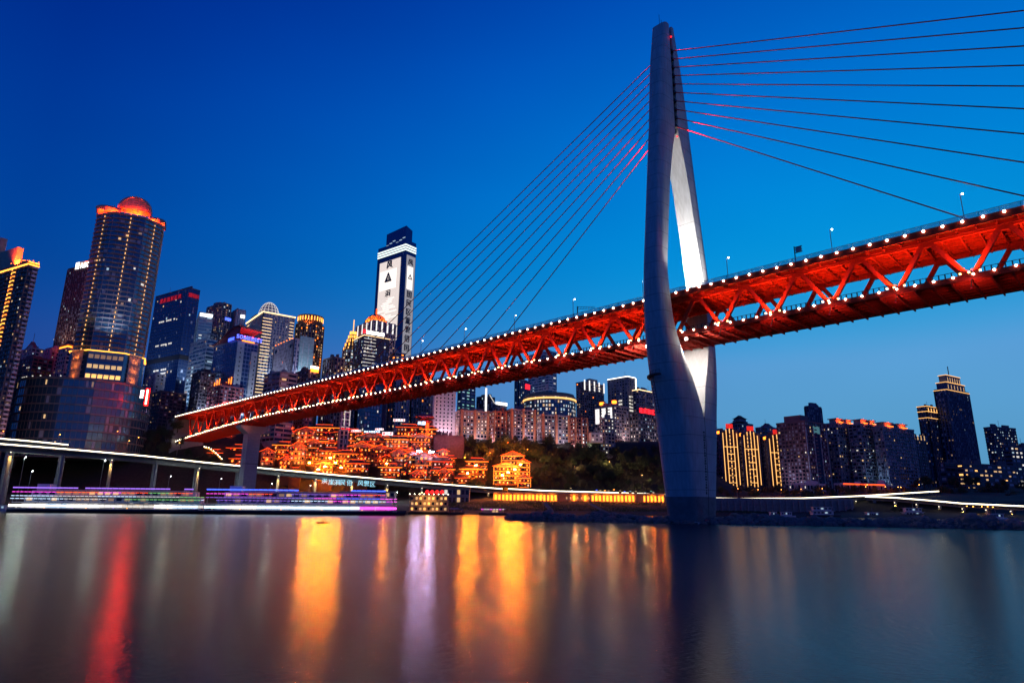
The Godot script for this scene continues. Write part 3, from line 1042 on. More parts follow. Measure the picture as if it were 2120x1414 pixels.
	for i in 9:
		part(pod.n, "terrace_lamp", ball(0.5), M["win_white"], Transform3D(Basis(), Vector3(sin(-1.2 + i * 0.17) * 45.0, pod.h + 2.4, cos(-1.2 + i * 0.17) * 45.0)))
	# --- behind and beside it
	t = tower("office_tower", "slim brown tower with a white company sign and orange roof behind the balcony tower", {"x": [128.0, 190.0, 215.0], "yr": 620.0, "top": 545.0, "d": 740.0, "yaw": 66.0, "style": "vertical", "lit": 0.05, "pal": "cool", "wall": wallc("brown_stone", 0.189, 0.109, 0.123), "seen": 730.0, "most": 90})
	add_facade_fill(t, Color(1.0, 0.8, 0.65), 0.60)
	bx(t.n, "roof_lantern", on_left(t, 0.55, t.h + 5.0, -9.0), Vector3(14, 7, t.d * 0.6), wallc("crown_stone", 0.720, 0.522, 0.406))
	spot(t.n, "roof_wash", on_left(t, 0.5, t.h + 5.0, 2.0), on_left(t, 0.55, t.h + 5.0, -9.0), 60.0, orange, 200.0, 0.6)
	letters(t.n, "roof_sign", "▲ ADBC", on_left(t, 0.56, t.h + 1.0, 1.2), 7.0, M["white"], -PI / 2)
	t = tower("glass_office_tower", "dark blue glass tower with faint red characters along its top", {"x": [318.0, 384.0, 408.0], "yr": 640.0, "top": 597.0, "d": 690.0, "yaw": 58.0, "style": "glass", "lit": 0.02, "pal": "white", "wall": paint("steel_blue", 0.06, 0.08, 0.13, 0.5, 0.2), "glass": M["glass_blue"], "seen": 850.0, "most": 40, "blind": 0.04})
	add_facade_fill(t, Color(0.8, 0.88, 1.0), 0.75)
	for yy in [655.0, 706.0, 760.0, 768.0]:
		var hy: float = at(380, yy, 690).y - t.n.position.y
		for i in 9:
			if (i * 7 + int(yy)) % 4:
				bx(t.n, "office_window", on_left(t, 0.25 + 0.055 * i, hy, 0.1), Vector3(0.2, 1.8, 2.6), M["win_white"])
	for i in 6:
		glyph(t.n, ["chong", "qing", "guo", "min", "qu", "feng"][i], on_left(t, 0.22 + 0.11 * i, t.h - 7.0, 0.7), 5.2, M["red_dim"], -PI / 2)
	for i in 4:
		glyph(t.n, ["chong", "qing", "guo", "min"][i], on_right(t, 0.2 + 0.2 * i, t.h - 7.0, 0.7), 4.6, M["red_dim"], 0.0)
	bx(t.n, "dark_floor", Vector3(0, t.h * 0.52, 0), Vector3(t.w + 0.8, 5.0, t.d + 0.8), M["dark_metal"])
	t = tower("glass_block", "pale glass office with a white light box on its roof edge", {"x": [398.0, 408.0, 437.0], "yr": 680.0, "top": 648.0, "d": 820.0, "yaw": 30.0, "style": "stripe", "lit": 0.14, "pal": "cool", "wall": wallc("pale_blue", 0.319, 0.435, 0.522), "glass": M["glass_pale"], "seen": 760.0})
	add_facade_fill(t, Color(0.8, 0.88, 1.0), 0.90)
	bx(t.n, "light_box", on_right(t, 0.5, t.h - 2.0, 0.8), Vector3(t.w * 0.9, 4.0, 0.8), M["white"])
	t = tower("grey_tower", "slender grey-green tower speckled with small lights and a blue sign", {"x": [425.0, 458.0, 475.0], "yr": 660.0, "top": 628.0, "d": 900.0, "yaw": 55.0, "style": "vertical", "lit": 0.25, "pal": "dim", "wall": wallc("grey_green", 0.290, 0.348, 0.348), "seen": 740.0, "most": 150})
	bx(t.n, "blue_sign", on_right(t, 0.75, t.h - 22.0, 0.9), Vector3(9, 4, 0.6), M["blue"])
	t = tower("twin_tower", "slender blue-grey tower with a white light box near its roof", {"x": [474.0, 487.0, 506.0], "yr": 660.0, "top": 641.0, "d": 920.0, "yaw": 40.0, "style": "vertical", "lit": 0.05, "pal": "dim", "wall": wallc("blue_grey", 0.290, 0.392, 0.493), "glass": M["glass_pale"], "seen": 740.0})
	bx(t.n, "light_box", on_right(t, 0.72, t.h - 9.0, 0.9), Vector3(t.w * 0.45, 4.5, 0.8), M["white"])
	t = tower("pale_office", "pale office block with a white grid of window bands", {"x": [392.0, 425.0, 446.0], "yr": 730.0, "top": 704.0, "d": 640.0, "yaw": 52.0, "style": "stripe", "lit": 0.12, "pal": "cool", "wall": wallc("pale_grey", 0.551, 0.652, 0.720), "glass": M["glass_teal"], "seen": 830.0})
	add_facade_fill(t, Color(0.8, 0.88, 1.0), 1.05)
	for i in 5:
		beam(t.n, "roof_frame", on_right(t, i / 4.0, t.h, 0.0), on_right(t, i / 4.0, t.h + 7.0, 0.0), 0.5, 0.5, M["grey_metal"])
	bx(t.n, "roof_frame", on_right(t, 0.5, t.h + 7.0, 0.0), Vector3(t.w, 0.8, 0.8), M["grey_metal"])
	# hotel with the wave roof
	t = tower("wave_roof_hotel", "blue glass hotel with a swooping red-lit roof and blue neon name", {"x": [440.0, 487.0, 530.0], "yr": 740.0, "top": 707.0, "d": 600.0, "yaw": 52.0, "style": "glass", "lit": 0.012, "pal": "warm", "wall": paint("hotel_metal", 0.3, 0.34, 0.4, 0.6, 0.1), "glass": M["glass_blue"], "seen": 860.0, "blind": 0.08})
	add_facade_fill(t, Color(0.8, 0.88, 1.0), 1.35)
	wave_roof(t)
	letters(t.n, "name_sign", "SOMERSET", on_right(t, 0.45, t.h + 4.0, 4.6), 4.0, glow("neon_blue", 0.12, 0.16, 1.0, 2.2), 0.0, 0.5)
	glyph(t.n, "guo", on_left(t, 0.72, t.h + 3.0, 2.0), 3.2, M["blue"], -PI / 2)
	for i in 3:
		glyph(t.n, ["chong", "min", "qu"][i], on_left(t, 0.78 + 0.06 * i, t.h + 3.2, 2.0), 3.0, M["blue"], -PI / 2)
	for i in 10:
		var hh: float = [2.0, 4.0, 5.0, 7.0, 8.0, 2.0, 2.0, 3.0, 6.0, 7.0][i]
		bx(t.n, "stair_light", on_left(t, 0.04 + 0.1 * i, t.h * 0.52 + hh / 2, 0.25), Vector3(0.3, hh, 1.1), M["win_amber"])
	bx(t.n, "white_wing", on_right(t, 0.16, t.h / 2, 0.5), Vector3(t.w * 0.34, t.h, 1.4), wallc("cream_tile", 0.720, 0.720, 0.720))
	bx(t.n, "white_wing", on_right(t, 0.86, t.h * 0.46, 0.5), Vector3(t.w * 0.28, t.h * 0.92, 1.4), wallc("cream_tile", 0.720, 0.720, 0.720))
	for f in 16:
		bx(t.n, "wing_window", on_right(t, 0.17, t.h - 6.0 - f * 4.4, 1.25), Vector3(1.2, 1.6, 0.12), M["glass_dark"])
		bx(t.n, "wing_window", on_right(t, 0.9, t.h - 12.0 - f * 4.4, 1.25), Vector3(1.2, 1.6, 0.12), M["glass_dark"])
	# domed tower
	t = tower("domed_tower", "office tower with a white-lit glass dome and glowing horizontal strips", {"x": [509.0, 541.0, 607.0], "yr": 680.0, "top": 648.0, "d": 760.0, "yaw": 38.0, "style": "vertical", "lit": 0.06, "pal": "mix", "wall": wallc("silver_stone", 0.435, 0.478, 0.551), "glass": M["glass_blue"], "seen": 800.0, "most": 70})
	add_facade_fill(t, Color(0.8, 0.88, 1.0), 1.20)
	lintel(t, 0.0, 0.3, "right", t.h - 118.0, t.h - 4.0, M["warm_strip"], 4.0)
	lintel(t, 0.86, 1.0, "right", t.h - 70.0, t.h - 2.0, M["warm_strip"], 4.0)
	lintel(t, 0.0, 0.22, "left", t.h - 60.0, t.h - 2.0, M["warm_strip"], 4.0)
	ring_light(t, t.h + 1.0, 1.2, M["warm_strip"], 1.2)
	dome(t.n, Vector3(-t.w * 0.12, t.h + 1.6, t.d * 0.1), t.w * 0.33, 21.0, M["glass_pale"], M["win_white"])
	plant_room(t, 0.2, 0.3, 8.0, M["dark_metal"], -0.3, -0.3)
	plant_room(t, 0.14, 0.3, 6.0, M["dark_metal"], 0.4, -0.2)
	# round-cornered brown tower
	t = tower("round_top_tower", "brown tower with a rounded gold-lit crown", {"plan": "cut", "x": 639.0, "yr": 700.0, "top": 678.0, "d": 800.0, "w": 34.0, "cut": 11.0, "yaw": 20.0, "style": "vertical", "lit": 0.3, "pal": "warm", "wall": wallc("umber", 0.246, 0.145, 0.087), "seen": 790.0, "most": 190})
	add_facade_fill(t, Color(1.0, 0.8, 0.65), 0.90)
	part(t.n, "crown", prism(round_plan(15.5), t.h, t.h + 13.0), wallc("umber", 0.246, 0.145, 0.087))
	for i in 13:
		var a := -1.4 + i * 0.24
		bx(t.n, "crown_lamp", Vector3(sin(a) * 15.8, t.h + 9.0, cos(a) * 15.8), Vector3(1.1, 5.5, 0.5), M["gold_soft"] if i % 2 else M["gold"], a)
	part(t.n, "crown_ring", prism(round_plan(16.4), t.h + 12.0, t.h + 13.4), wallc("umber", 0.246, 0.145, 0.087))
	spot(t.n, "crown_wash", Vector3(-4, t.h + 3.0, 21), Vector3(0, t.h + 4.0, 0), 60.0, Color(1, 0.5, 0.15), 200.0, 0.5)
	# tile-clad block with blue glass
	t = tower("tiled_block", "pale pink and blue tiled block with round wall medallions", {"x": [566.0, 606.0, 647.0], "yr": 730.0, "top": 703.0, "d": 640.0, "yaw": 42.0, "style": "vertical", "lit": 0.02, "pal": "warm", "wall": wallc("pink_tile", 0.580, 0.478, 0.551), "glass": M["glass_blue"], "seen": 790.0})
	add_facade_fill(t, Color(0.8, 0.88, 1.0), 1.35)
	bx(t.n, "blue_wall", on_right(t, 0.64, t.h / 2 + 2.5, 0.4), Vector3(t.w * 0.7, t.h + 5.0, 1.6), wallc("sky_tile", 0.435, 0.720, 0.720))
	for f in 4:
		for i in 2:
			bx(t.n, "tile_joint", on_right(t, 0.45 + 0.3 * i, t.h - 8.0 - f * 13.0, 1.25), Vector3(0.5, 11.0, 0.1), M["white_paint"])
	for q in [on_left(t, 0.9, t.h - 6.0, 0.8), on_left(t, 0.16, t.h - 6.0, 0.8)]:
		part(t.n, "medallion", prism(round_plan(2.2, 12), 0, 0.4), M["glass_dark"], Transform3D(Basis(Vector3.FORWARD, -PI / 2), q))
	for i in 7:
		part(t.n, "roof_lamp", ball(0.55), M["amber"], Transform3D(Basis(), on_left(t, 0.05 + 0.14 * i, t.h + 2.4, -0.5)))
	# older flats between the towers and the bridge
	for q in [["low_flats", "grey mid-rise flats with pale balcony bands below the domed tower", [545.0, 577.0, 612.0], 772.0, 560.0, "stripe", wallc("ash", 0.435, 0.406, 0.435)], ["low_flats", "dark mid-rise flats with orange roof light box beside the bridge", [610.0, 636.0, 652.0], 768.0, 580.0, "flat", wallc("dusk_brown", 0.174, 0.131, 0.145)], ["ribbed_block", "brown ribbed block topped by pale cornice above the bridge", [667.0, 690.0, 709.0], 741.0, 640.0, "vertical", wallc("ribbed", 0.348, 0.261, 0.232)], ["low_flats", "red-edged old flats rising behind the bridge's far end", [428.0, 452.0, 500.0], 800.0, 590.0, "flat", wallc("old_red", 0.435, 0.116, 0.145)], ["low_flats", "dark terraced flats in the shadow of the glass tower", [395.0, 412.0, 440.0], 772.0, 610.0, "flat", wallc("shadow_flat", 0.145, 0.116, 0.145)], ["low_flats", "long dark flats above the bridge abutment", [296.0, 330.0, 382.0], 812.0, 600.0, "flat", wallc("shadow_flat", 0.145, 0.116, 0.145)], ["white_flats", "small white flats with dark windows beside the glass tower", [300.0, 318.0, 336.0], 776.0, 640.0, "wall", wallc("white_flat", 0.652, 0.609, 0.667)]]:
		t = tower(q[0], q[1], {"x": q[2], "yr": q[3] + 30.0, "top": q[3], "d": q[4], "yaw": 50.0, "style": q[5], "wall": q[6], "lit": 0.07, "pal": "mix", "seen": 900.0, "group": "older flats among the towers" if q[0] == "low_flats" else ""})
		if "orange" in q[1]:
			bx(t.n, "light_box", on_right(t, 0.7, t.h + 4.0, 0.4), Vector3(t.w * 1.0, 2.4, 1.2), M["white"])
			bx(t.n, "light_box", on_right(t, 0.7, t.h + 1.2, 0.5), Vector3(t.w * 1.0, 3.0, 1.2), M["amber"])
		elif "terraced" in q[1] or "red-edged" in q[1]:
			plant_room(t, 0.3, 0.3, 4.0, q[6])
	# buildings beside the podium
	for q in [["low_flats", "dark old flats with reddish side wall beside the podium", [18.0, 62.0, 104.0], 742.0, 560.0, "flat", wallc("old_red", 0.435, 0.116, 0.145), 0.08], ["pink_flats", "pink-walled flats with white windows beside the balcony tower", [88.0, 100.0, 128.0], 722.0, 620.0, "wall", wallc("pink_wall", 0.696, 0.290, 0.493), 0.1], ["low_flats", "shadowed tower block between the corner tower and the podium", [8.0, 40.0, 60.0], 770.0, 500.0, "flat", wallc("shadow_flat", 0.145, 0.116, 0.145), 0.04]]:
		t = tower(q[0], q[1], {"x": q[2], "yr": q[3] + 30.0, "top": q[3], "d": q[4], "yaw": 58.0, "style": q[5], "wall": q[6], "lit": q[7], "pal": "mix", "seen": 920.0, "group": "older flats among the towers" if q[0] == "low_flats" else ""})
	t = tower("hip_roof_block", "cream block with a red-lit hipped roof and mast behind the pink flats", {"x": [36.0, 62.0, 88.0], "yr": 735.0, "top": 722.0, "d": 720.0, "yaw": 58.0, "style": "office", "wall": wallc("cream_wall", 0.580, 0.522, 0.522), "lit": 0.1, "pal": "white", "seen": 800.0})
	hip_roof(t.n, "pitched_roof", Vector3(0, t.h + 1.6, 0), t.w * 0.7, t.d * 0.7, 10.0, wallc("old_red", 0.435, 0.116, 0.145))
	beam(t.n, "mast", Vector3(0, t.h + 10, 0), Vector3(0, t.h + 22, 0), 0.4, 0.4, M["grey_metal"])
	t = tower("hip_roof_block", "round-fronted block with a glowing orange eave beside the balcony tower", {"x": [120.0, 136.0, 160.0], "yr": 735.0, "top": 722.0, "d": 610.0, "yaw": 58.0, "style": "office", "wall": wallc("cream_wall", 0.580, 0.522, 0.522), "lit": 0.06, "pal": "warm", "seen": 820.0})
	hip_roof(t.n, "pitched_roof", Vector3(0, t.h + 4.0, 0), t.w * 1.05, t.d * 1.05, 6.0, M["roof_tile"])
	ring_light(t, t.h + 1.7, 1.4, M["amber"], 0.4)
	# gold netted tower, gold dome tower, LED tower
	t = tower("gold_net_tower", "stepped tower covered in gold lights with a small spire", {"plan": "cut", "x": 729.0, "yr": 715.0, "top": 728.0, "d": 800.0, "w": 21.0, "cut": 5.0, "yaw": 35.0, "style": "glass", "lit": 0.4, "pal": "white", "wall": wallc("gold_wall", 0.435, 0.319, 0.145), "seen": 790.0})
	for i in 5:
		var rr := 10.5 - i * 1.7
		part(t.n, "gold_tier", prism(outward(chamfered(rr * 2, rr * 2, rr * 0.5)), t.h + i * 5.4, t.h + i * 5.4 + 4.2), wallc("gold_wall", 0.435, 0.319, 0.145))
		for j in 9:
			var a := -1.6 + j * 0.4
			bx(t.n, "gold_lamp", Vector3(sin(a) * rr, t.h + i * 5.4 + 2.2, cos(a) * rr), Vector3(1.3, 3.6, 1.3), M["gold"] if (i + j) % 2 else M["gold_soft"], a)
	beam(t.n, "spire", Vector3(0, t.h + 26, 0), Vector3(0, t.h + 42, 0), 0.9, 0.9, M["gold_soft"])
	t = tower("gold_dome_tower", "stone tower with an orange-lit dome, lit columns and a white name board", {"x": [736.0, 772.0, 818.0], "yr": 690.0, "top": 664.0, "d": 780.0, "yaw": 42.0, "style": "vertical", "lit": 0.1, "pal": "mix", "wall": wallc("lilac_stone", 0.522, 0.435, 0.522), "seen": 780.0, "most": 80})
	add_facade_fill(t, Color(1.0, 0.8, 0.65), 1.20)
	for i in 4:
		bx(t.n, "lit_column", on_left(t, 0.15 + 0.25 * i, t.h - 6.0, 0.6), Vector3(0.8, 13.0, 1.6), M["white_soft"])
		bx(t.n, "lit_column", on_right(t, 0.12 + 0.25 * i, t.h - 6.0, 0.6), Vector3(1.6, 13.0, 0.8), M["white_soft"])
	dome(t.n, Vector3(0, t.h + 7.0, 0), 12.0, 9.0, wallc("dome_copper", 0.652, 0.435, 0.174), null)
	part(t.n, "dome_drum", prism(round_plan(14.5), t.h + 1.0, t.h + 7.0), wallc("dome_copper", 0.652, 0.435, 0.174))
	for i in 10:
		var a := -1.5 + i * 0.33
		bx(t.n, "drum_lamp", Vector3(sin(a) * 14.8, t.h + 4.0, cos(a) * 14.8), Vector3(2.6, 2.6, 0.4), M["win_amber"], a)
	beam(t.n, "spire", Vector3(0, t.h + 15, 0), Vector3(0, t.h + 24, 0), 1.4, 1.4, M["orange_red"])
	for p in [Vector3(-10, t.h + 9, 17), Vector3(9, t.h + 9, 17), Vector3(-18, t.h + 9, 4)]:
		spot(t.n, "dome_wash", p, Vector3(0, t.h + 9.0, 0), 60.0, Color(1, 0.42, 0.06), 300.0, 0.5)
	t = tower("striped_block", "hotel block with glowing horizontal strips and a white roof sign", {"x": [732.0, 752.0, 805.0], "yr": 720.0, "top": 695.0, "d": 700.0, "yaw": 36.0, "style": "glass", "lit": 0.12, "pal": "cool", "wall": wallc("plum_wall", 0.145, 0.102, 0.174), "seen": 780.0})
	lintel(t, 0.0, 0.46, "right", t.h - 34.0, t.h - 2.0, M["win_white"], 3.9, 0.6)
	ring_light(t, t.h + 0.4, 0.5, M["warm_strip"], 0.8)
	bx(t.n, "sign_board", on_right(t, 0.42, t.h + 4.6, 0.4), Vector3(t.w * 0.7, 4.0, 0.6), M["white"])
	bx(t.n, "sign_emblem", on_right(t, 0.0, t.h + 5.0, 0.4), Vector3(3.4, 4.0, 0.6), M["red"])
	led_tower()
	t = tower("low_lit_block", "small block with warm-lit terraces at the foot of the screen tower", {"x": [806.0, 818.0, 838.0], "yr": 740.0, "top": 731.0, "d": 760.0, "yaw": 40.0, "style": "stripe", "lit": 0.5, "pal": "warm", "wall": wallc("cream_wall", 0.580, 0.522, 0.522), "seen": 780.0})
	# --- towers seen below and behind the bridge deck
	var low_list := [
		["pink_tower", "pink block outlined in white lights behind the old town", [672.0, 690.0, 723.0], 838.0, 660.0, "wall", wallc("pink_wall", 0.696, 0.290, 0.493), 0.14, "warm"],
		["dark_slab", "plain dark slab between the pink block and the blue glass block", [722.0, 735.0, 745.0], 805.0, 700.0, "glass", wallc("plum_wall", 0.145, 0.102, 0.174), 0.0, "dim"],
		["blue_glass_block", "blue glass block above the old town's signs", [742.0, 756.0, 792.0], 798.0, 680.0, "glass", paint("steel_blue", 0.06, 0.08, 0.13, 0.5, 0.2), 0.1, "cool"],
		["pillar_tower", "tall residential tower with cream pillars and warm light between them", [806.0, 815.0, 848.0], 770.0, 720.0, "vertical", wallc("cream_wall", 0.580, 0.522, 0.522), 0.1, "warm"],
		["pillar_tower", "second pillared residential tower beside the white hotel", [846.0, 852.0, 894.0], 772.0, 740.0, "vertical", wallc("ribbed", 0.348, 0.261, 0.232), 0.08, "warm"],
		["green_glass_tower", "glass tower lit green inside beside the white hotel", [948.0, 955.0, 984.0], 770.0, 800.0, "stripe", paint("steel_blue", 0.06, 0.08, 0.13, 0.5, 0.2), 0.75, "green"],
		["spire_building", "dark glass building with a white-lit fin and slanted roof", [986.0, 1000.0, 1024.0], 822.0, 820.0, "glass", paint("steel_blue", 0.06, 0.08, 0.13, 0.5, 0.2), 0.03, "cool"],
		["sign_block", "grey block with a white roof sign behind the old flats", [1022.0, 1026.0, 1048.0], 838.0, 780.0, "office", wallc("ash", 0.435, 0.406, 0.435), 0.04, "cool"],
		["slim_glass_tower", "slim glass tower with a red sign beside the banded tower", [1066.0, 1074.0, 1096.0], 788.0, 900.0, "vertical", paint("steel_blue", 0.06, 0.08, 0.13, 0.5, 0.2), 0.12, "white"],
		["banded_glass_tower", "tall banded glass tower rising behind the bridge deck", [1094.0, 1136.0, 1152.0], 728.0, 920.0, "stripe", wallc("pale_grey", 0.551, 0.652, 0.720), 0.16, "cool"],
		["crowned_flats", "residential tower with white-lit crown fins", [1194.0, 1210.0, 1250.0], 792.0, 800.0, "flat", wallc("mauve_flat", 0.435, 0.319, 0.348), 0.1, "warm"],
		["edge_lit_tower", "grey tower with a glowing white outline on roof and right edge", [1260.0, 1300.0, 1316.0], 781.0, 780.0, "wall", wallc("ash", 0.435, 0.406, 0.435), 0.05, "white"],
		["cornice_flats", "flats with a white-lit cornice beside the pylon", [1312.0, 1324.0, 1366.0], 808.0, 760.0, "flat", wallc("mauve_flat", 0.435, 0.319, 0.348), 0.1, "mix"],
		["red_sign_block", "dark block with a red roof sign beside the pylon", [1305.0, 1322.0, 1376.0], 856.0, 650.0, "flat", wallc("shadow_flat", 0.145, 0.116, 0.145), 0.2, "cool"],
		["white_crown_flats", "flats with white floodlit top panels and amber roof pavilions", [1232.0, 1272.0, 1302.0], 842.0, 640.0, "flat", wallc("mauve_flat", 0.435, 0.319, 0.348), 0.12, "white"],
	]
	for q in low_list:
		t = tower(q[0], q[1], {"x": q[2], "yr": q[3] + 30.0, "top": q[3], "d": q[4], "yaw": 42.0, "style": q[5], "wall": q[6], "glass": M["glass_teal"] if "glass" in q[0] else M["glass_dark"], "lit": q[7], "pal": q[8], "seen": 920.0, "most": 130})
		add_facade_fill(t, Color(0.95, 0.85, 0.85), 0.68)
		match q[0]:
			"pink_tower":
				for i in 4:
					beam(t.n, "outline_light", on_right(t, i / 3.0, t.h * 0.4, 0.6), on_right(t, i / 3.0, t.h, 0.6), 0.4, 0.4, M["win_white"])
				lintel(t, 0.0, 1.0, "right", t.h - 30.0, t.h, M["win_white"], 8.0, 0.35)
			"spire_building":
				bx(t.n, "lit_fin", on_right(t, 0.2, t.h / 2 + 6.0, 0.8), Vector3(2.2, t.h + 12.0, 1.4), M["white_soft"])
				beam(t.n, "roof_light", on_right(t, 0.5, t.h + 4.0, 0.8), on_right(t, 1.0, t.h - 7.0, 0.8), 0.5, 0.7, M["win_white"])
			"sign_block":
				letters(t.n, "roof_sign", "HUAWEI", on_right(t, 0.5, t.h + 2.0, 0.8), 3.6, M["white"], 0.0, 0.4)
			"slim_glass_tower":
				bx(t.n, "sign_board", on_right(t, 0.8, t.h - 7.0, 0.8), Vector3(t.w * 0.4, 7.0, 0.6), M["red"])
			"crowned_flats":
				for i in 5:
					bx(t.n, "lit_fin", on_right(t, i / 4.0, t.h - 3.0, 0.9), Vector3(1.3, 13.0, 1.0), M["white_soft"])
				plant_room(t, 0.4, 0.5, 6.0, M["concrete"], 0.1)
			"edge_lit_tower":
				ring_light(t, t.h + 0.6, 0.9, M["white"], 0.7, "outline_light")
				beam(t.n, "outline_light", Vector3(t.w / 2 + 0.7, t.h * 0.2, t.d / 2 + 0.7), Vector3(t.w / 2 + 0.7, t.h, t.d / 2 + 0.7), 1.1, 1.1, M["white"])
				for f in 9:
					bx(t.n, "stair_window", on_right(t, 0.35, t.h - 24.0 - f * 4.2, 0.5), Vector3(t.w * 0.5, 1.9, 0.3), M["win_white"])
					if f < 5:
						bx(t.n, "stair_window", on_left(t, 0.62, t.h - 28.0 - f * 4.2, 0.5), Vector3(0.3, 1.9, t.d * 0.18), M["win_white"])
			"cornice_flats":
				ring_light(t, t.h + 0.2, 1.0, M["warm_strip"], 0.8)
			"red_sign_block":
				for i in 6:
					glyph(t.n, ["chong", "qing", "guo", "qu", "min", "hong"][i], on_right(t, 0.1 + 0.15 * i, t.h + 3.6, 0.8), 4.6, M["red"], 0.0, 0.15)
				bx(t.n, "sign_frame", on_right(t, 0.5, t.h + 3.6, 0.2), Vector3(t.w * 0.95, 5.4, 0.4), M["dark_metal"])
			"white_crown_flats":
				for i in 3:
					bx(t.n, "lit_panel", on_left(t, 0.16 + 0.33 * i, t.h - 8.0, 0.7), Vector3(0.4, 15.0, t.d * 0.2), M["white_soft"])
				for p in [on_left(t, 0.25, t.h + 4.0, -4.0), on_left(t, 0.9, t.h + 4.0, -4.0)]:
					part(t.n, "roof_pavilion", prism(round_plan(2.4, 8), 0, 2.6), M["amber"], Transform3D(Basis(), p))
					hip_roof(t.n, "pavilion_roof", p + Vector3(0, 2.6, 0), 7, 7, 3.0, M["roof_tile"])
	# white hotel with small arched windows
	t = tower("white_hotel", "plain white hotel slab with rows of small dark arched windows", {"x": [892.0, 898.0, 940.0], "yr": 850.0, "top": 790.0, "d": 620.0, "yaw": 24.0, "style": "wall", "wall": wallc("hotel_white", 0.720, 0.720, 0.720), "lit": 0.0, "seen": 905.0, "blind": 0.0})
	add_facade_fill(t, Color(1.0, 0.75, 0.85), 1.35)
	for f in 17:
		for i in 5:
			bx(t.n, "arched_window", on_right(t, 0.12 + 0.19 * i, t.h - 5.0 - f * 3.6, 0.75), Vector3(1.3, 1.7, 0.12), M["glass_dark"])
	bx(t.n, "white_wall", on_right(t, 0.5, t.h / 2 + 5.0, 0.3), Vector3(t.w, t.h - 8.0, 0.7), wallc("hotel_white", 0.720, 0.720, 0.720))
	# round gold-rimmed building
	t = tower("round_hall", "wide round glass hall with a gold-lit rim and spotted windows", {"plan": "round", "x": 1138.0, "yr": 850.0, "top": 828.0, "d": 740.0, "w": 60.0, "n": 28, "yaw": 0.0, "style": "glass", "lit": 0.55, "pal": "white", "wall": wallc("rim_stone", 0.435, 0.348, 0.261), "glass": M["glass_teal"], "seen": 890.0, "most": 240})
	ring_light(t, t.h - 3.0, 1.8, M["gold_soft"], 1.0)
	part(t.n, "roof_screen", prism(t.pts, t.h + 1.6, t.h + 4.4, -1.5), wallc("rim_stone", 0.435, 0.348, 0.261))
	# row of old flats along the hill's edge
	var row := [["cream flats with terracotta wings at the left end of the hilltop row", 943.0, 1016.0, 852.0, "old_cream"], ["terracotta flats with white window lights in the hilltop row", 1014.0, 1050.0, 854.0, "terracotta"], ["grey flats with lit balconies beside the round hall's centre", 1048.0, 1112.0, 850.0, "dusk_grey"], ["widest grey flats in the hilltop row below the round hall", 1112.0, 1184.0, 861.0, "dusk_grey2"], ["short dark red flats with a tiled roof in the hilltop row", 1182.0, 1218.0, 868.0, "terracotta"]]
	wallc("old_cream", 0.522, 0.362, 0.319); wallc("terracotta", 0.377, 0.131, 0.116); wallc("dusk_grey", 0.290, 0.232, 0.290); wallc("dusk_grey2", 0.348, 0.319, 0.377)
	for q in row:
		t = tower("old_flats", q[0], {"x": [q[1], q[1] + 8.0, q[2]], "yr": 880.0, "top": q[3], "d": 610.0, "yaw": 20.0, "style": "flat", "wall": M[q[4]], "lit": 0.34, "pal": "white", "seen": 930.0, "group": "old flats along the hill's edge", "most": 120, "blind": 0.4})
		add_facade_fill(t, Color(0.95, 0.85, 0.9), 0.75)
		for i in 3:
			bx(t.n, "stair_wing", on_right(t, 0.06 + 0.42 * i, t.h / 2 + 1.0, 0.8), Vector3(t.w * 0.07, t.h + 2.0, 2.2), wallc("terracotta_light", 0.609, 0.246, 0.145))
		plant_room(t, 0.2, 0.4, 3.0, M[q[4]], 0.2)
	t = tower("slim_flats", "slim grey flats on the hill beside the white gabled house", {"x": [1246.0, 1252.0, 1272.0], "yr": 890.0, "top": 868.0, "d": 600.0, "yaw": 30.0, "style": "flat", "wall": M["dusk_grey2"], "lit": 0.35, "pal": "white", "seen": 930.0})
	var hs := thing("gabled_house", "small white house with three gables among hilltop trees", "house", Vector3(ray(1234, 900).x * 590, at(1234, 917, 590).y, -590), 0.1)
	bx(hs, "wall", Vector3(0, 4.5, 0), Vector3(11, 9, 8), M["white_paint"])
	for i in 3:
		var g := prism(PackedVector2Array([Vector2(-1.9, 0), Vector2(1.9, 0), Vector2(0, 2.4)]), -4, 4)
		part(hs, "gable", g, M["white_paint"], Transform3D(Basis(Vector3.RIGHT, -PI / 2).scaled(Vector3(1, 1, 1)), Vector3(-3.7 + 3.7 * i, 9.0, 0)).rotated_local(Vector3.RIGHT, PI))
		for f in 2:
			bx(hs, "window", Vector3(-3.7 + 3.7 * i, 2.6 + 3.4 * f, 4.05), Vector3(1.2, 1.6, 0.12), M["glass_dark"] if (i + f) % 3 else M["win_white"])

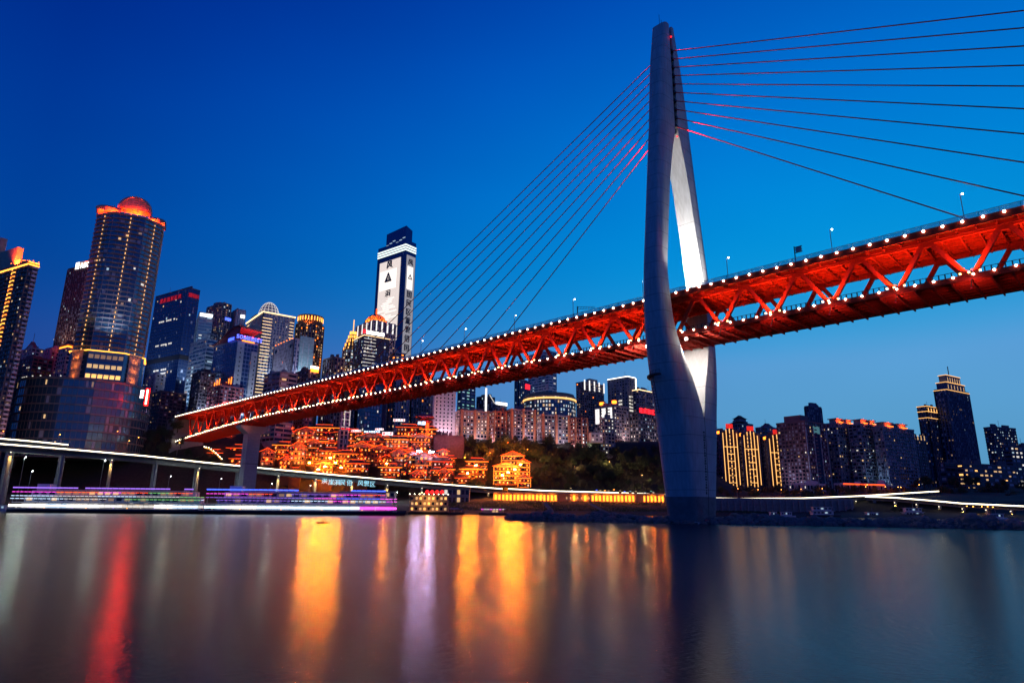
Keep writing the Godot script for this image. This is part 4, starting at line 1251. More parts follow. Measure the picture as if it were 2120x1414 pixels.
func arch_canopy(n: Node, c: Vector3, w: float, h: float, d: float, mat: Material, tall: bool) -> void:
	# a barrel canopy whose bottom slab ends in rounded shoulders, on posts
	var st := begin()
	var K := 14
	var pr := []
	for k in K + 1:
		var a := PI * k / K
		pr.append(Vector2(-cos(a) * w / 2, sin(a) * h * 0.62 + h * 0.38))
	for k in K:
		var a: Vector2 = pr[k]
		var b: Vector2 = pr[k + 1]
		quad(st, Vector3(a.x, a.y, d / 2), Vector3(b.x, b.y, d / 2), Vector3(b.x, b.y, -d / 2), Vector3(a.x, a.y, -d / 2))
		quad(st, Vector3(a.x * 0.9, a.y - 1.2, d / 2), Vector3(b.x * 0.9, b.y - 1.2, d / 2), Vector3(b.x, b.y, d / 2), Vector3(a.x, a.y, d / 2))
		quad(st, Vector3(a.x * 0.9, a.y - 1.2, d / 2), Vector3(b.x * 0.9, b.y - 1.2, d / 2), Vector3(b.x * 0.9, b.y - 1.2, -d / 2), Vector3(a.x * 0.9, a.y - 1.2, -d / 2))
	part(n, "crown_canopy", done(st), mat, Transform3D(Basis(), c))
	var fl := begin()
	fl.set_smooth_group(-1)
	for k in K:
		var a: Vector2 = pr[k]
		var b: Vector2 = pr[k + 1]
		var y0 := h * (0.5 if tall else 0.36)
		for zz in [d / 2 - 1.5, -d / 2 + 1.0]:
			quad(fl, Vector3(a.x * 0.97, y0, zz), Vector3(b.x * 0.97, y0, zz), Vector3(b.x * 0.97, maxf(b.y, y0), zz), Vector3(a.x * 0.97, maxf(a.y, y0), zz))
	part(n, "crown_gable", done(fl), mat, Transform3D(Basis(), c))
	var posts := 6 if tall else 4
	for i in posts:
		var x := lerpf(-w * 0.44, w * 0.44, i / float(posts - 1))
		var top := h * 0.38 + sqrt(maxf(0.0, 1.0 - pow(x / (w / 2), 2))) * h * 0.62 - 1.0
		beam(n, "crown_post", c + Vector3(x, -3.0, d / 2 - 0.6), c + Vector3(x, top, d / 2 - 0.6), 0.7, 0.7, mat)
	if tall:
		for j in 5:
			var yy := h * (0.45 + 0.1 * j)
			var hw := sqrt(maxf(0.0, 1.0 - pow((yy - h * 0.38) / (h * 0.62), 2))) * w / 2
			bx(n, "crown_louvre", c + Vector3(0, yy, d / 2 - 1.0), Vector3(hw * 1.9, 0.8, 0.5), mat)

func dome(n: Node, c: Vector3, r: float, h: float, mat: Material, rib: Material) -> void:
	var st := begin()
	st.set_smooth_group(-1)
	var rows := 7
	var seg := 16
	for j in rows:
		for i in seg:
			var q := []
			for p in [[i, j], [i + 1, j], [i + 1, j + 1], [i, j + 1]]:
				var e: float = p[1] * PI / 2 / rows
				var a: float = TAU * p[0] / seg
				q.append(Vector3(cos(a) * cos(e) * r, pow(sin(e), 0.95) * h, sin(a) * cos(e) * r))
			quad(st, q[0], q[1], q[2], q[3])
	part(n, "dome", done(st), mat, Transform3D(Basis(), c))
	if rib == null:
		return
	for i in seg:
		var a := TAU * i / seg
		for j in rows - 1:
			var e0 := j * PI / 2 / rows
			var e1 := (j + 1) * PI / 2 / rows
			beam(n, "dome_rib", c + Vector3(cos(a) * cos(e0) * r, sin(e0) * h, sin(a) * cos(e0) * r) * 1.01, c + Vector3(cos(a) * cos(e1) * r, sin(e1) * h, sin(a) * cos(e1) * r) * 1.01, 0.35, 0.35, rib)
	for j in range(1, rows):
		var e := j * PI / 2 / rows
		for i in seg:
			var a := TAU * i / seg
			var b := TAU * (i + 1) / seg
			beam(n, "dome_ring", c + Vector3(cos(a) * cos(e) * r, sin(e) * h, sin(a) * cos(e) * r) * 1.01, c + Vector3(cos(b) * cos(e) * r, sin(e) * h, sin(b) * cos(e) * r) * 1.01, 0.3, 0.3, rib)

func wave_roof(t: Dictionary) -> void:
	# rises in an S from the far end of the left face to a flat visor over the right face
	var st := begin()
	var K := 16
	var z0: float = -t.d / 2 - 1.0
	var z1: float = t.d / 2 + 4.0
	var w: float = t.w / 2 + 2.0
	for k in K:
		var a := float(k) / K
		var b := float(k + 1) / K
		var ya: float = t.h + 1.7 + 13.0 * smoothstep(0.0, 0.85, a)
		var yb: float = t.h + 1.7 + 13.0 * smoothstep(0.0, 0.85, b)
		var za := lerpf(z0, z1, a)
		var zb := lerpf(z0, z1, b)
		quad(st, Vector3(-w, ya, za), Vector3(w, ya - 2, za), Vector3(w, yb - 2, zb), Vector3(-w, yb, zb))
		quad(st, Vector3(-w, ya + 1.2, za), Vector3(w, ya - 0.8, za), Vector3(w, yb - 0.8, zb), Vector3(-w, yb + 1.2, zb))
		quad(st, Vector3(-w, ya, za), Vector3(-w, ya + 1.2, za), Vector3(-w, yb + 1.2, zb), Vector3(-w, yb, zb))
		quad(st, Vector3(-w, t.h + 1.6, za) + Vector3(1.5, 0, 0), Vector3(-w, t.h + 1.6, zb) + Vector3(1.5, 0, 0), Vector3(-w + 1.5, yb, zb), Vector3(-w + 1.5, ya, za))
	quad(st, Vector3(-w, t.h + 14.7, z1), Vector3(w, t.h + 12.7, z1), Vector3(w, t.h + 13.9, z1), Vector3(-w, t.h + 15.9, z1))
	part(t.n, "wave_roof", done(st), wallc("old_red", 0.435, 0.116, 0.145))
	bx(t.n, "roof_storey", Vector3(0, t.h + 6.0, 2.0), Vector3(t.w * 0.86, 9.0, t.d * 0.5), M["dark_metal"])
	bx(t.n, "eave_light", Vector3(0, t.h + 1.9, t.d / 2 + 0.8), Vector3(t.w * 0.6, 0.7, 0.6), M["amber"])
	for sx in [-0.3, 0.1, 0.4]:
		spot(t.n, "roof_wash", Vector3(sx * t.w, t.h + 6.0, t.d / 2 + 6.0), Vector3(sx * t.w, t.h + 13.0, 0), 65.0, Color(1, 0.16, 0.03), 170.0, 0.5)

func led_tower() -> void:
	var t := tower("screen_tower", "tallest glass tower with glowing picture screens on two faces", {"x": [775.0, 833.0, 855.0], "yr": 640.0, "top": 520.0, "d": 1000.0, "yaw": 52.0, "style": "glass", "lit": 0.004, "pal": "white", "wall": paint("steel_blue", 0.06, 0.08, 0.13, 0.5, 0.2), "glass": M["glass_blue"], "seen": 780.0, "blind": 0.02, "fh": 6.0, "most": 20})
	var screen := glow("screen_white", 1.0, 0.86, 0.76, 0.85)
	var ink := paint("screen_off", 0.05, 0.05, 0.09, 0.5)
	var bright := glow("screen_bright", 1.0, 0.9, 0.8, 1.3)
	var bot: float = t.h - 150.0
	# vertical light bars make up the screens
	for i in 22:
		var u := 0.12 + 0.72 * i / 21.0
		bx(t.n, "screen_bar", on_left(t, u, (t.h - 8.0 + bot) / 2, 0.5), Vector3(0.5, t.h - 8.0 - bot, t.d * 0.72 / 22.0 * 0.72), screen)
	for i in 9:
		var u := 0.16 + 0.76 * i / 8.0
		bx(t.n, "screen_bar", on_right(t, u, (t.h - 10.0 + 60.0) / 2 + 10.0, 0.5), Vector3(t.w * 0.76 / 9.0 * 0.6, t.h - 80.0, 0.5), glow("screen_grey", 0.9, 0.85, 0.85, 0.38))
	# bright page and dark drawing on it
	bx(t.n, "screen_page", on_left(t, 0.44, t.h - 42.0, 0.9), Vector3(0.3, 34.0, t.d * 0.58), bright)
	bx(t.n, "screen_page", on_right(t, 0.5, t.h - 44.0, 0.9), Vector3(t.w * 0.55, 40.0, 0.3), bright)
	glyph(t.n, "ren", on_left(t, 0.46, t.h - 38.0, 1.3), 17.0, ink, -PI / 2, 0.13)
	glyph(t.n, "shan", on_left(t, 0.46, t.h - 41.0, 1.3), 8.0, ink, -PI / 2, 0.2)
	glyph(t.n, "feng", on_left(t, 0.48, t.h - 15.0, 1.3), 13.0, ink, -PI / 2, 0.12)
	glyph(t.n, "dong", on_left(t, 0.47, t.h - 66.0, 1.3), 12.0, ink, -PI / 2, 0.08)
	glyph(t.n, "ren", on_right(t, 0.5, t.h - 42.0, 1.3), 9.0, ink, 0.0, 0.14)
	glyph(t.n, "feng", on_right(t, 0.5, t.h - 16.0, 1.3), 10.0, ink, 0.0, 0.12)
	for i in 7:
		glyph(t.n, ["guo", "min", "qu", "chong", "mao", "su", "guo"][i], on_right(t, 0.5, t.h - 72.0 - i * 15.0, 1.2), 11.0, ink, 0.0, 0.1)
	var r := RandomNumberGenerator.new()
	r.seed = 4
	for i in 22:
		bx(t.n, "screen_line", on_left(t, r.randf_range(0.3, 0.62), t.h - 76.0 - i * 3.3, 0.95), Vector3(0.3, 1.3, t.d * r.randf_range(0.12, 0.44)), bright)
	# white bands under the crown, stepped crown with pointed wings
	for i in 3:
		ring_light(t, t.h + 2.0 + i * 4.4, 2.6, glow("crown_band", 0.85, 1.0, 0.9, 1.3), 0.4, "crown_band")
	part(t.n, "crown_storey", prism(t.pts, t.h + 1.6, t.h + 21.0), M["glass_blue"])
	for q in [[-0.1, 0.1, 0.62, 0.7, 24.0], [0.3, -0.1, 0.3, 0.6, 14.0]]:
		var st := begin()
		st.set_smooth_group(-1)
		var x0: float = (q[0] - q[2] / 2) * t.w
		var x1: float = (q[0] + q[2] / 2) * t.w
		var zz0: float = (q[1] - q[3] / 2) * t.d
		var zz1: float = (q[1] + q[3] / 2) * t.d
		var yb: float = t.h + 20.0
		var ys := [q[4], q[4] * 0.86, q[4] * 1.08, q[4] * 0.8]
		var cs := [Vector2(x0, zz1), Vector2(x1, zz1), Vector2(x1, zz0), Vector2(x0, zz0)]
		ys = [q[4] * 1.15, q[4] * 0.95, q[4] * 0.9, q[4] * 1.0]
		for i in 4:
			var a: Vector2 = cs[i]
			var b: Vector2 = cs[(i + 1) % 4]
			quad(st, Vector3(a.x, yb, a.y), Vector3(b.x, yb, b.y), Vector3(b.x, yb + ys[(i + 1) % 4], b.y), Vector3(a.x, yb + ys[i], a.y))
		quad(st, Vector3(x0, yb + 4, zz1), Vector3(x1, yb + 4, zz1), Vector3(x1, yb + 4, zz0), Vector3(x0, yb + 4, zz0))
		part(t.n, "crown_wing", done(st), M["glass_blue"])
		for i in 6:
			bx(t.n, "crown_light", Vector3(x0 - 0.4, yb + 2.0 + (i % 3) * 2.4, lerpf(zz0, zz1, (i + 0.5) / 6.0)), Vector3(0.3, 1.5, t.d * q[3] / 8.0), M["win_cool"])

# ------------------------------------------------------------------ elevated riverside roads
func road_line(called: String, label: String, pts: Array, width: float, thick: float, lit: bool, colstep: float, lamps: Array) -> Node3D:
	# pts: pixel x, pixel y of the river-side light trail strip, distance
	var P := []
	for p in pts:
		P.append(at(p[0], p[1], p[2]))
	var o: Vector3 = Vector3(P[0].x, 0, P[0].z)
	var n := thing(called, label, "viaduct", o)
	var run := 0.0
	var next := colstep * 0.4
	var k := 0
	for i in P.size() - 1:
		var a: Vector3 = P[i] - o
		var b: Vector3 = P[i + 1] - o
		var dir := (b - a)
		dir.y = 0
		dir = dir.normalized()
		var back := Vector3(dir.z, 0, -dir.x)
		if back.z > 0:
			back = -back
		var ofs := back * (width / 2)
		beam(n, "deck", a + ofs - Vector3(0, 0.9 + thick * 0.15, 0), b + ofs - Vector3(0, 0.9 + thick * 0.15, 0), width, thick * 0.3, M["asphalt"])
		beam(n, "box_girder", a + ofs - Vector3(0, 1.0 + thick * 0.6, 0), b + ofs - Vector3(0, 1.0 + thick * 0.6, 0), width * 0.6, thick * 0.7, M["concrete"])
		for e in [back * 0.2, back * (width - 0.2)]:
			beam(n, "parapet", a + e - Vector3(0, 0.65, 0), b + e - Vector3(0, 0.65, 0), 0.35, 1.1, M["concrete"])
		if lit:
			beam(n, "car_trail_strip", a, b, 0.3, 0.62, M["road_light"])  # glowing strip added in place of the car light trails
		var L := a.distance_to(b)
		while next < run + L:
			var c := a.lerp(b, (next - run) / L)
			var foot := ground(c.x + o.x, -(c.z + o.z) + width / 2) - 2.0
			for e in [0.25, 0.72]:
				var q: Vector3 = c + back * (width * e)
				part(n, "column", prism(outward(chamfered(1.9, 1.9, 0.4)), minf(foot, 0.0), q.y - 1.0 - thick * 0.7), M["concrete"], Transform3D(Basis(Vector3.UP, atan2(dir.x, dir.z)), Vector3(q.x, 0, q.z)))
			if k in lamps:
				var q: Vector3 = c + back * (width * 0.25 - 2.4) + Vector3(0, -2.2 - thick * 0.7, 0)
				bx(n, "column_light", q, Vector3(0.4, 0.3, 0.4), M["road_light"])
				spot(n, "column_wash", q - Vector3(0, 0.35, 0), q + Vector3(0, -12, 0) + back * 2.3, 28.0, Color(1.0, 0.78, 0.42), 420.0, 0.3)
			k += 1
			next += colstep
		run += L
	return n

func make_viaducts() -> void:
	road_line("river_viaduct", "long concrete river viaduct with a bright strip standing in for car light trails", [[-140.0, 912.0, 385.0], [0.0, 919.0, 400.0], [140.0, 930.0, 418.0], [300.0, 944.0, 441.0], [420.0, 957.0, 464.0], [530.0, 968.0, 484.0], [700.0, 984.0, 505.0], [850.0, 997.0, 521.0], [960.0, 1006.0, 531.0], [1040.0, 1012.0, 538.0]], 15.0, 3.2, true, 27.0, [1, 3, 5, 7, 8, 9, 10, 11, 12, 13, 14])
	road_line("upper_carriageway", "narrow second carriageway with pale light line joining the river viaduct", [[-140.0, 893.0, 420.0], [0.0, 908.0, 432.0], [70.0, 914.0, 440.0], [140.0, 921.0, 448.0]], 8.0, 2.0, true, 30.0, [])
	road_line("shore_road", "low shore road with a thin light line above the lit arcade", [[1052.0, 1012.0, 541.0], [1130.0, 1016.0, 543.0], [1240.0, 1019.0, 546.0], [1372.0, 1023.0, 552.0], [1480.0, 1029.0, 530.0]], 12.0, 2.2, true, 40.0, [])
	road_line("bank_viaduct", "viaduct along the far bank with light line rising to a bend", [[1476.0, 1031.0, 480.0], [1530.0, 1032.0, 478.0], [1660.0, 1031.5, 476.0], [1790.0, 1026.5, 478.0], [1870.0, 1021.5, 490.0], [1945.0, 1017.0, 505.0]], 11.0, 2.0, true, 19.0, [1, 2, 3, 4, 5, 6, 7, 8, 9])
	road_line("descending_ramp", "ramp with light line sloping down to the water beside the bank viaduct", [[1792.0, 1028.0, 474.0], [1850.0, 1030.0, 462.0], [1925.0, 1036.0, 448.0], [1990.0, 1042.0, 436.0], [2120.0, 1048.0, 410.0], [2300.0, 1052.0, 380.0]], 9.0, 1.8, true, 13.0, [1, 2, 3, 4, 5, 6, 7, 8])
	# retaining wall of the far bank with buttresses
	var a := at(1478, 1062, 470)
	var b := at(1775, 1062, 468)
	var n := thing("retaining_wall", "grey concrete retaining wall with buttresses under the bank viaduct", "wall", Vector3(a.x, 0, a.z))
	beam(n, "wall", Vector3(0, 6.5, -4), b - a + Vector3(0, 6.5, -4) * 1.0 - Vector3(0, b.y - a.y, 0), 3.0, 12.0, M["concrete"])
	for i in 22:
		var c := (b - a) * ((i + 0.5) / 22.0)
		bx(n, "buttress", Vector3(c.x, 6.0, c.z - 1.9), Vector3(0.9, 11.0, 2.0), M["concrete"])

# ------------------------------------------------------------------ the stilted old town
func stilt_house(label: String, px: float, py: float, d: float, wpx: float, storeys: int, kind: String, opt := {}) -> Node3D:
	# py is the pixel row of its eaves
	var c := at(px, py, d)
	var w := wpx * d / F * 1.02
	var fh := 3.7
	var h := storeys * fh
	var dp: float = opt.get("dp", 9.0)
	var foot := minf(c.y - h, ground(c.x, d) + 1.0)
	var n := thing("stilt_house", label, "house", Vector3(c.x, foot, c.z - dp / 2), opt.get("yaw", 0.12), "houses of the lit old town")
	var r := RandomNumberGenerator.new()
	r.seed = hash(label)
	var top := c.y - foot
	var y0 := top - h
	var wall: Material = M["plaster"] if opt.get("pale", false) else M["timber"]
	bx(n, "foundation", Vector3(0, y0 / 2, -0.5), Vector3(w * 0.94, y0, dp - 1.0), M["timber"])
	var nb := maxi(2, int(round(w / 3.3)))
	for f in storeys:
		var y := y0 + f * fh
		bx(n, "storey_wall", Vector3(0, y + fh / 2, -0.4), Vector3(w * 0.94, fh - 0.1, dp - 0.8), wall)
		bx(n, "balcony", Vector3(0, y + 0.1, 0.3), Vector3(w * 1.02, 0.35, dp + 0.6), M["timber"])
		bx(n, "balcony_rail", Vector3(0, y + 1.05, dp / 2 + 0.5), Vector3(w * 1.02, 0.16, 0.12), M["timber"])
		if r.randf() < 0.55:
			bx(n, "rope_light", Vector3(0, y - 0.12, dp / 2 + 0.62), Vector3(w * r.randf_range(0.5, 1.0), 0.12, 0.12), M[["amber", "gold", "orange_red"][r.randi() % 3]])
		for k in nb:
			var x := -w * 0.47 + w * 0.94 * (k + 0.5) / nb
			if r.randf() < 0.72:
				bx(n, "window", Vector3(x, y + r.randf_range(1.4, 1.9), dp / 2 - 0.72), Vector3(w * 0.94 / nb * r.randf_range(0.2, 0.5), r.randf_range(0.9, 1.9), 0.14), M[["win_amber", "win_amber", "gold_soft", "win_warm", "win_dim", "win_white"][r.randi() % 6]])
			else:
				bx(n, "window", Vector3(x, y + 1.75, dp / 2 - 0.74), Vector3(w * 0.94 / nb * 0.5, 1.8, 0.14), M["glass_dark"])
			if r.randf() < 0.45:
				part(n, "lantern", ball(0.34, 8), M[["orange_red", "amber", "red"][r.randi() % 3]], Transform3D(Basis(), Vector3(x + 0.9, y + 2.9, dp / 2 + 0.35)))
	for k in nb + 1:
		var x := -w * 0.5 + w * k / nb
		bx(n, "post", Vector3(x, y0 + h / 2 - 1.0, dp / 2 + 0.4), Vector3(0.32, h + 2.0, 0.32), M["timber"])
	var rh: float = opt.get("rh", 3.4)
	if kind == "gable":
		var ov := 1.1
		var hw := w / 2 + ov
		var st := begin()
		st.set_smooth_group(-1)
		for sg in [-1.0, 1.0]:
			var pv := Vector2(0, rh)
			for k in 5:
				var f := (k + 1) / 5.0
				var q := Vector2(sg * hw * f, rh * pow(1.0 - f, 1.25))
				for lift in [0.0, 0.35]:
					quad(st, Vector3(pv.x, pv.y + lift, dp / 2 + ov), Vector3(q.x, q.y + lift, dp / 2 + ov), Vector3(q.x, q.y + lift, -dp / 2), Vector3(pv.x, pv.y + lift, -dp / 2))
				quad(st, Vector3(pv.x, pv.y, dp / 2 + ov), Vector3(q.x, q.y, dp / 2 + ov), Vector3(q.x, q.y + 0.35, dp / 2 + ov), Vector3(pv.x, pv.y + 0.35, dp / 2 + ov))
				pv = q
		var rf := part(n, "roof", done(st), M["roof_tile"], Transform3D(Basis(), Vector3(0, top, 0)))
		var gst := begin()
		gst.set_smooth_group(-1)
		gst.add_vertex(Vector3(-w / 2, 0, 0)); gst.add_vertex(Vector3(w / 2, 0, 0)); gst.add_vertex(Vector3(0, rh * 0.9, 0))
		part(n, "gable_wall", done(gst), M["plaster"], Transform3D(Basis(), Vector3(0, top, dp / 2 - 0.2)))
		for sg in [-1.0, 1.0]:
			beam(rf, "eave_light", Vector3(0, rh + 0.2, dp / 2 + ov + 0.15), Vector3(sg * hw * 0.55, rh * 0.37 + 0.2, dp / 2 + ov + 0.15), 0.22, 0.26, M["orange_red"])
			beam(rf, "eave_light", Vector3(sg * hw * 0.55, rh * 0.37 + 0.2, dp / 2 + ov + 0.15), Vector3(sg * hw, 0.2, dp / 2 + ov + 0.15), 0.22, 0.26, M["orange_red"])
		for k in 3:
			bx(n, "gable_strut", Vector3(-w * 0.2 + w * 0.2 * k, top + rh * 0.28, dp / 2 - 0.08), Vector3(0.22, rh * 0.6, 0.15), M["timber"])
	else:
		var rf := hip_roof(n, "roof", Vector3(0, top, 0), w + 2.6, dp + 2.6, rh, M["roof_tile"], 0.55, 0.9)
		bx(rf, "eave_light", Vector3(0, 0.05, dp / 2 + 1.2), Vector3(w + 1.6, 0.24, 0.22), M["orange_red"] if r.randf() < 0.6 else M["amber"])
		if opt.get("ridge", true):
			bx(rf, "ridge_light", Vector3(0, rh + 0.15, 0), Vector3(w * 0.55, 0.25, 0.3), M["orange_red"])
	# the house's own lamps wash its front
	var lampy := y0 + h * 0.35
	bx(n, "front_lamp", Vector3(0, lampy, dp / 2 + 2.3), Vector3(0.4, 0.4, 0.4), M["amber"])
	spot(n, "front_glow", Vector3(0, lampy + 0.5, dp / 2 + 3.4), Vector3(0, lampy + 1.6, -2.0), 74.0, Color(1.0, 0.36, 0.08), opt.get("e", 62.0) * 1.5, 0.4)
	bx(n, "roof_lamp", Vector3(w * 0.3, top + 2.0, dp / 2 + 3.8), Vector3(0.35, 0.35, 0.35), M["orange_red"])
	spot(n, "roof_glow", Vector3(w * 0.3, top + 2.6, dp / 2 + 4.0), Vector3(0, top + 0.5, -1.0), 72.0, Color(1.0, 0.24, 0.05), opt.get("e2", 42.0) * 1.5, 0.4)
	return n

func make_old_town() -> void:
	# label, px, eave row, distance, width px, storeys, roof, options
	var L := [
		["long pale house with a red roof under the pier head", 590.0, 893.0, 575.0, 52.0, 2, "hip", {"pale": true}],
		["pale house with a steep gable above the dark tiled hall", 632.0, 892.0, 572.0, 38.0, 3, "gable", {"pale": true}],
		["wide terrace house with gold lamps along its upper gallery", 668.0, 886.0, 580.0, 62.0, 5, "hip", {}],
		["lamp-lined terrace house behind the stone lift tower", 722.0, 895.0, 582.0, 58.0, 3, "hip", {}],
		["broad gabled house below the row of white signs", 770.0, 905.0, 575.0, 64.0, 3, "gable", {"rh": 4.5}],
		["pale-framed house under the white signs", 825.0, 910.0, 572.0, 56.0, 3, "hip", {"pale": true}],
		["dark-roofed house under the blue sign", 868.0, 906.0, 570.0, 46.0, 3, "gable", {}],
		["tall house at the old town's uppermost corner", 845.0, 885.0, 585.0, 50.0, 3, "hip", {}],
		["tiered house topped by the curved red tower roof", 886.0, 889.0, 584.0, 34.0, 2, "hip", {}],
		["dark tiled hall hung with red lanterns beside the pier", 585.0, 922.0, 552.0, 40.0, 3, "hip", {}],
		["half-timbered gabled house with twin tall lit windows", 615.0, 925.0, 545.0, 30.0, 4, "gable", {"pale": true, "rh": 4.2}],
		["slim gabled house pressed against the pier", 552.0, 936.0, 545.0, 26.0, 3, "gable", {"pale": true}],
		["low gabled house in front of the lantern hall", 588.0, 953.0, 535.0, 24.0, 2, "gable", {}],
		["tall dark house with a red gable beside a flag pole", 648.0, 918.0, 556.0, 36.0, 5, "gable", {}],
		["house with a single hanging yellow eave in the middle of the town", 682.0, 934.0, 548.0, 40.0, 4, "hip", {}],
		["broad lantern gallery of three floors above the arch", 712.0, 940.0, 545.0, 52.0, 3, "hip", {}],
		["gabled house with a long red roof in the town's centre", 748.0, 926.0, 552.0, 54.0, 4, "gable", {"rh": 4.6}],
		["house with dark upper floor beside the long red roof", 786.0, 930.0, 548.0, 40.0, 4, "gable", {}],
		["tall half-timbered house with cross-braced gable", 826.0, 938.0, 540.0, 32.0, 5, "gable", {"pale": true, "rh": 4.6}],
		["orange-lit corner house with a steep red roof", 852.0, 942.0, 542.0, 32.0, 4, "gable", {}],
		["blue-shadowed half-timbered house under two white floodlights", 876.0, 944.0, 538.0, 36.0, 5, "gable", {"pale": true}],
		["long eaved pavilion with a red-edged double roof", 912.0, 956.0, 540.0, 50.0, 3, "hip", {"rh": 4.0}],
		["small fire-bright gabled house beside the trees", 918.0, 978.0, 532.0, 30.0, 2, "gable", {}],
		["low red house with amber doors above the viaduct", 806.0, 968.0, 530.0, 44.0, 2, "hip", {}],
		["low arcade house with many lanterns above the viaduct", 738.0, 960.0, 534.0, 46.0, 2, "hip", {}],
		["long low house lit from below, beside the arch", 668.0, 962.0, 536.0, 40.0, 2, "gable", {}],
		["small red gate house at the foot of the corner house", 862.0, 982.0, 528.0, 30.0, 2, "gable", {}],
		["dim red house under the truss behind the pier", 465.0, 908.0, 570.0, 44.0, 3, "hip", {"e": 18.0}],
		["lamp-edged house under the truss with curved gold eaves", 495.0, 928.0, 555.0, 50.0, 3, "hip", {"e": 20.0}],
		["dark roofed house on the slope below the abutment", 440.0, 938.0, 548.0, 34.0, 2, "hip", {"e": 12.0}],
		["tiny eaved house lit yellow beside the pier's foot", 490.0, 950.0, 540.0, 30.0, 2, "hip", {"e": 24.0}],
		["outlined pavilion of many roofs, its highest tier", 1060.0, 944.0, 560.0, 46.0, 4, "gable", {"rh": 4.0, "e": 60.0}],
		["outlined pavilion wing with a broad low gable", 1046.0, 966.0, 553.0, 50.0, 4, "gable", {"rh": 4.0, "e": 60.0}],
		["outlined pavilion wing with slender eaves beside the broad gable", 1082.0, 958.0, 556.0, 26.0, 5, "gable", {"e": 60.0}],
		["small outlined tea house at the pavilion's foot", 1084.0, 990.0, 548.0, 26.0, 2, "gable", {"e": 40.0}],
		["gold-lit house half hidden by trees", 986.0, 956.0, 560.0, 42.0, 2, "hip", {"e": 60.0}],
		["lower gold-lit house behind dark leaves", 978.0, 972.0, 553.0, 52.0, 2, "hip", {"e": 50.0}],
		["small red-roofed stall house at the edge of the trees", 955.0, 990.0, 540.0, 26.0, 1, "hip", {"e": 30.0}],
	]
	for q in L:
		var n := stilt_house(q[0].replace(", left of", " beside"), q[1], q[2], q[3], q[4], q[5], q[6], q[7])
		if "outlined" in q[0]:
			for f in q[5]:
				var w: float = q[4] * q[3] / F
				var c := at(q[1], q[2], q[3])
				bx(n, "outline_light", Vector3(0, c.y - n.position.y - 3.7 * f - 0.2, 5.0), Vector3(w, 0.22, 0.2), M["gold"])
				for sg in [-1.0, 1.0]:
					bx(n, "outline_light", Vector3(sg * w / 2, c.y - n.position.y - 3.7 * f - 1.9, 5.0), Vector3(0.2, 3.4, 0.2), M["amber"])
	var rf := RandomNumberGenerator.new()
	rf.seed = 77
	for i in 22:
		var fx := rf.randf_range(560.0, 935.0)
		var fy := rf.randf_range(908.0, 984.0) + (fx - 560.0) * 0.015
		stilt_house(["hipped two-storey", "single-storey", "steep-gabled"][i % 3] + [" pale", " brown", " lantern-hung", " narrow"][i % 4] + " small house squeezed between larger houses of the old town", fx, fy, lerpf(574.0, 529.0, (fy - 908.0) / 76.0), rf.randf_range(16.0, 26.0), 2 + i % 2 if i % 3 != 1 else 1, "gable" if i % 3 == 2 else "hip", {"e": 40.0, "e2": 24.0, "rh": 2.4, "dp": 6.0, "pale": i % 4 == 0})
	# stone lift tower, curved red roof tower, plain wall on the cliff
	var t := tower("lift_tower", "grey stone lift tower rising among the old houses", {"x": [700.0, 703.0, 720.0], "yr": 900.0, "top": 892.0, "d": 562.0, "yaw": 20.0, "style": "vertical", "wall": M["pier_concrete"], "lit": 0.0, "seen": 960.0})
	t = tower("cliff_wall_building", "blank plum-coloured building on the cliff below the white hotel", {"x": [892.0, 900.0, 958.0], "yr": 920.0, "top": 904.0, "d": 580.0, "yaw": 16.0, "style": "wall", "fh": 9.0, "wall": wallc("plum_wall2", 0.203, 0.116, 0.174), "lit": 0.0, "seen": 990.0, "blind": 0.0})
	bx(t.n, "blank_wall", on_right(t, 0.5, t.h / 2, 0.5), Vector3(t.w * 1.01, t.h, 1.0), wallc("plum_wall2", 0.203, 0.116, 0.174))
	var c := at(880, 868, 590)
	var rt := thing("red_roof_tower", "dark tower with a flaring red curved roof and vertical red sign", "tower", Vector3(c.x, ground(c.x, 590), c.z))
	var hh := c.y - rt.position.y
	bx(rt, "shaft", Vector3(0, hh / 2, 0), Vector3(9, hh, 9), M["timber"])
	hip_roof(rt, "roof", Vector3(0, hh, 0), 17, 14, 5.0, wallc("old_red", 0.435, 0.116, 0.145), 0.7, 2.0)
	hip_roof(rt, "roof", Vector3(0, hh - 3.5, 0), 14, 12, 3.0, wallc("old_red", 0.435, 0.116, 0.145), 0.7, 1.5)
	spot(rt, "roof_glow", Vector3(0, hh - 5.0, 9.5), Vector3(0, hh, 2.0), 60.0, Color(1, 0.08, 0.04), 90.0, 0.4)
	bx(rt, "sign_board", Vector3(3.0, hh - 14.0, 5.2), Vector3(3.6, 20.0, 0.5), M["dark_metal"])
	for i in 6:
		glyph(rt, ["chong", "qing", "huo", "guo", "ya", "dong"][i], Vector3(3.0, hh - 5.6 - i * 3.3, 5.7), 2.9, M["orange_red"], 0.0, 0.16)
	# signs on the roofs of the upper terrace
	var signs := [["blue_name_sign", "white and blue name sign of three characters on a roof", 873.0, 876.0, 578.0, 17.0, 9.0, "ice"], ["white_sign", "slanted white light sign above the terrace roofs", 826.0, 870.0, 582.0, 24.0, 5.0, "white"], ["red_sign", "red light sign at the terrace's end", 714.0, 889.0, 572.0, 22.0, 5.0, "red"], ["white_sign", "small white sign next to the red light sign", 737.0, 892.0, 570.0, 20.0, 4.0, "white"], ["white_sign", "long white and blue character sign on the terrace edge", 770.0, 894.0, 570.0, 34.0, 4.5, "ice"], ["white_sign", "bright white sign with two rows on the terrace edge", 802.0, 898.0, 568.0, 22.0, 7.0, "white"], ["white_sign", "white sign standing highest on the terrace", 785.0, 889.0, 574.0, 17.0, 4.0, "white"]]
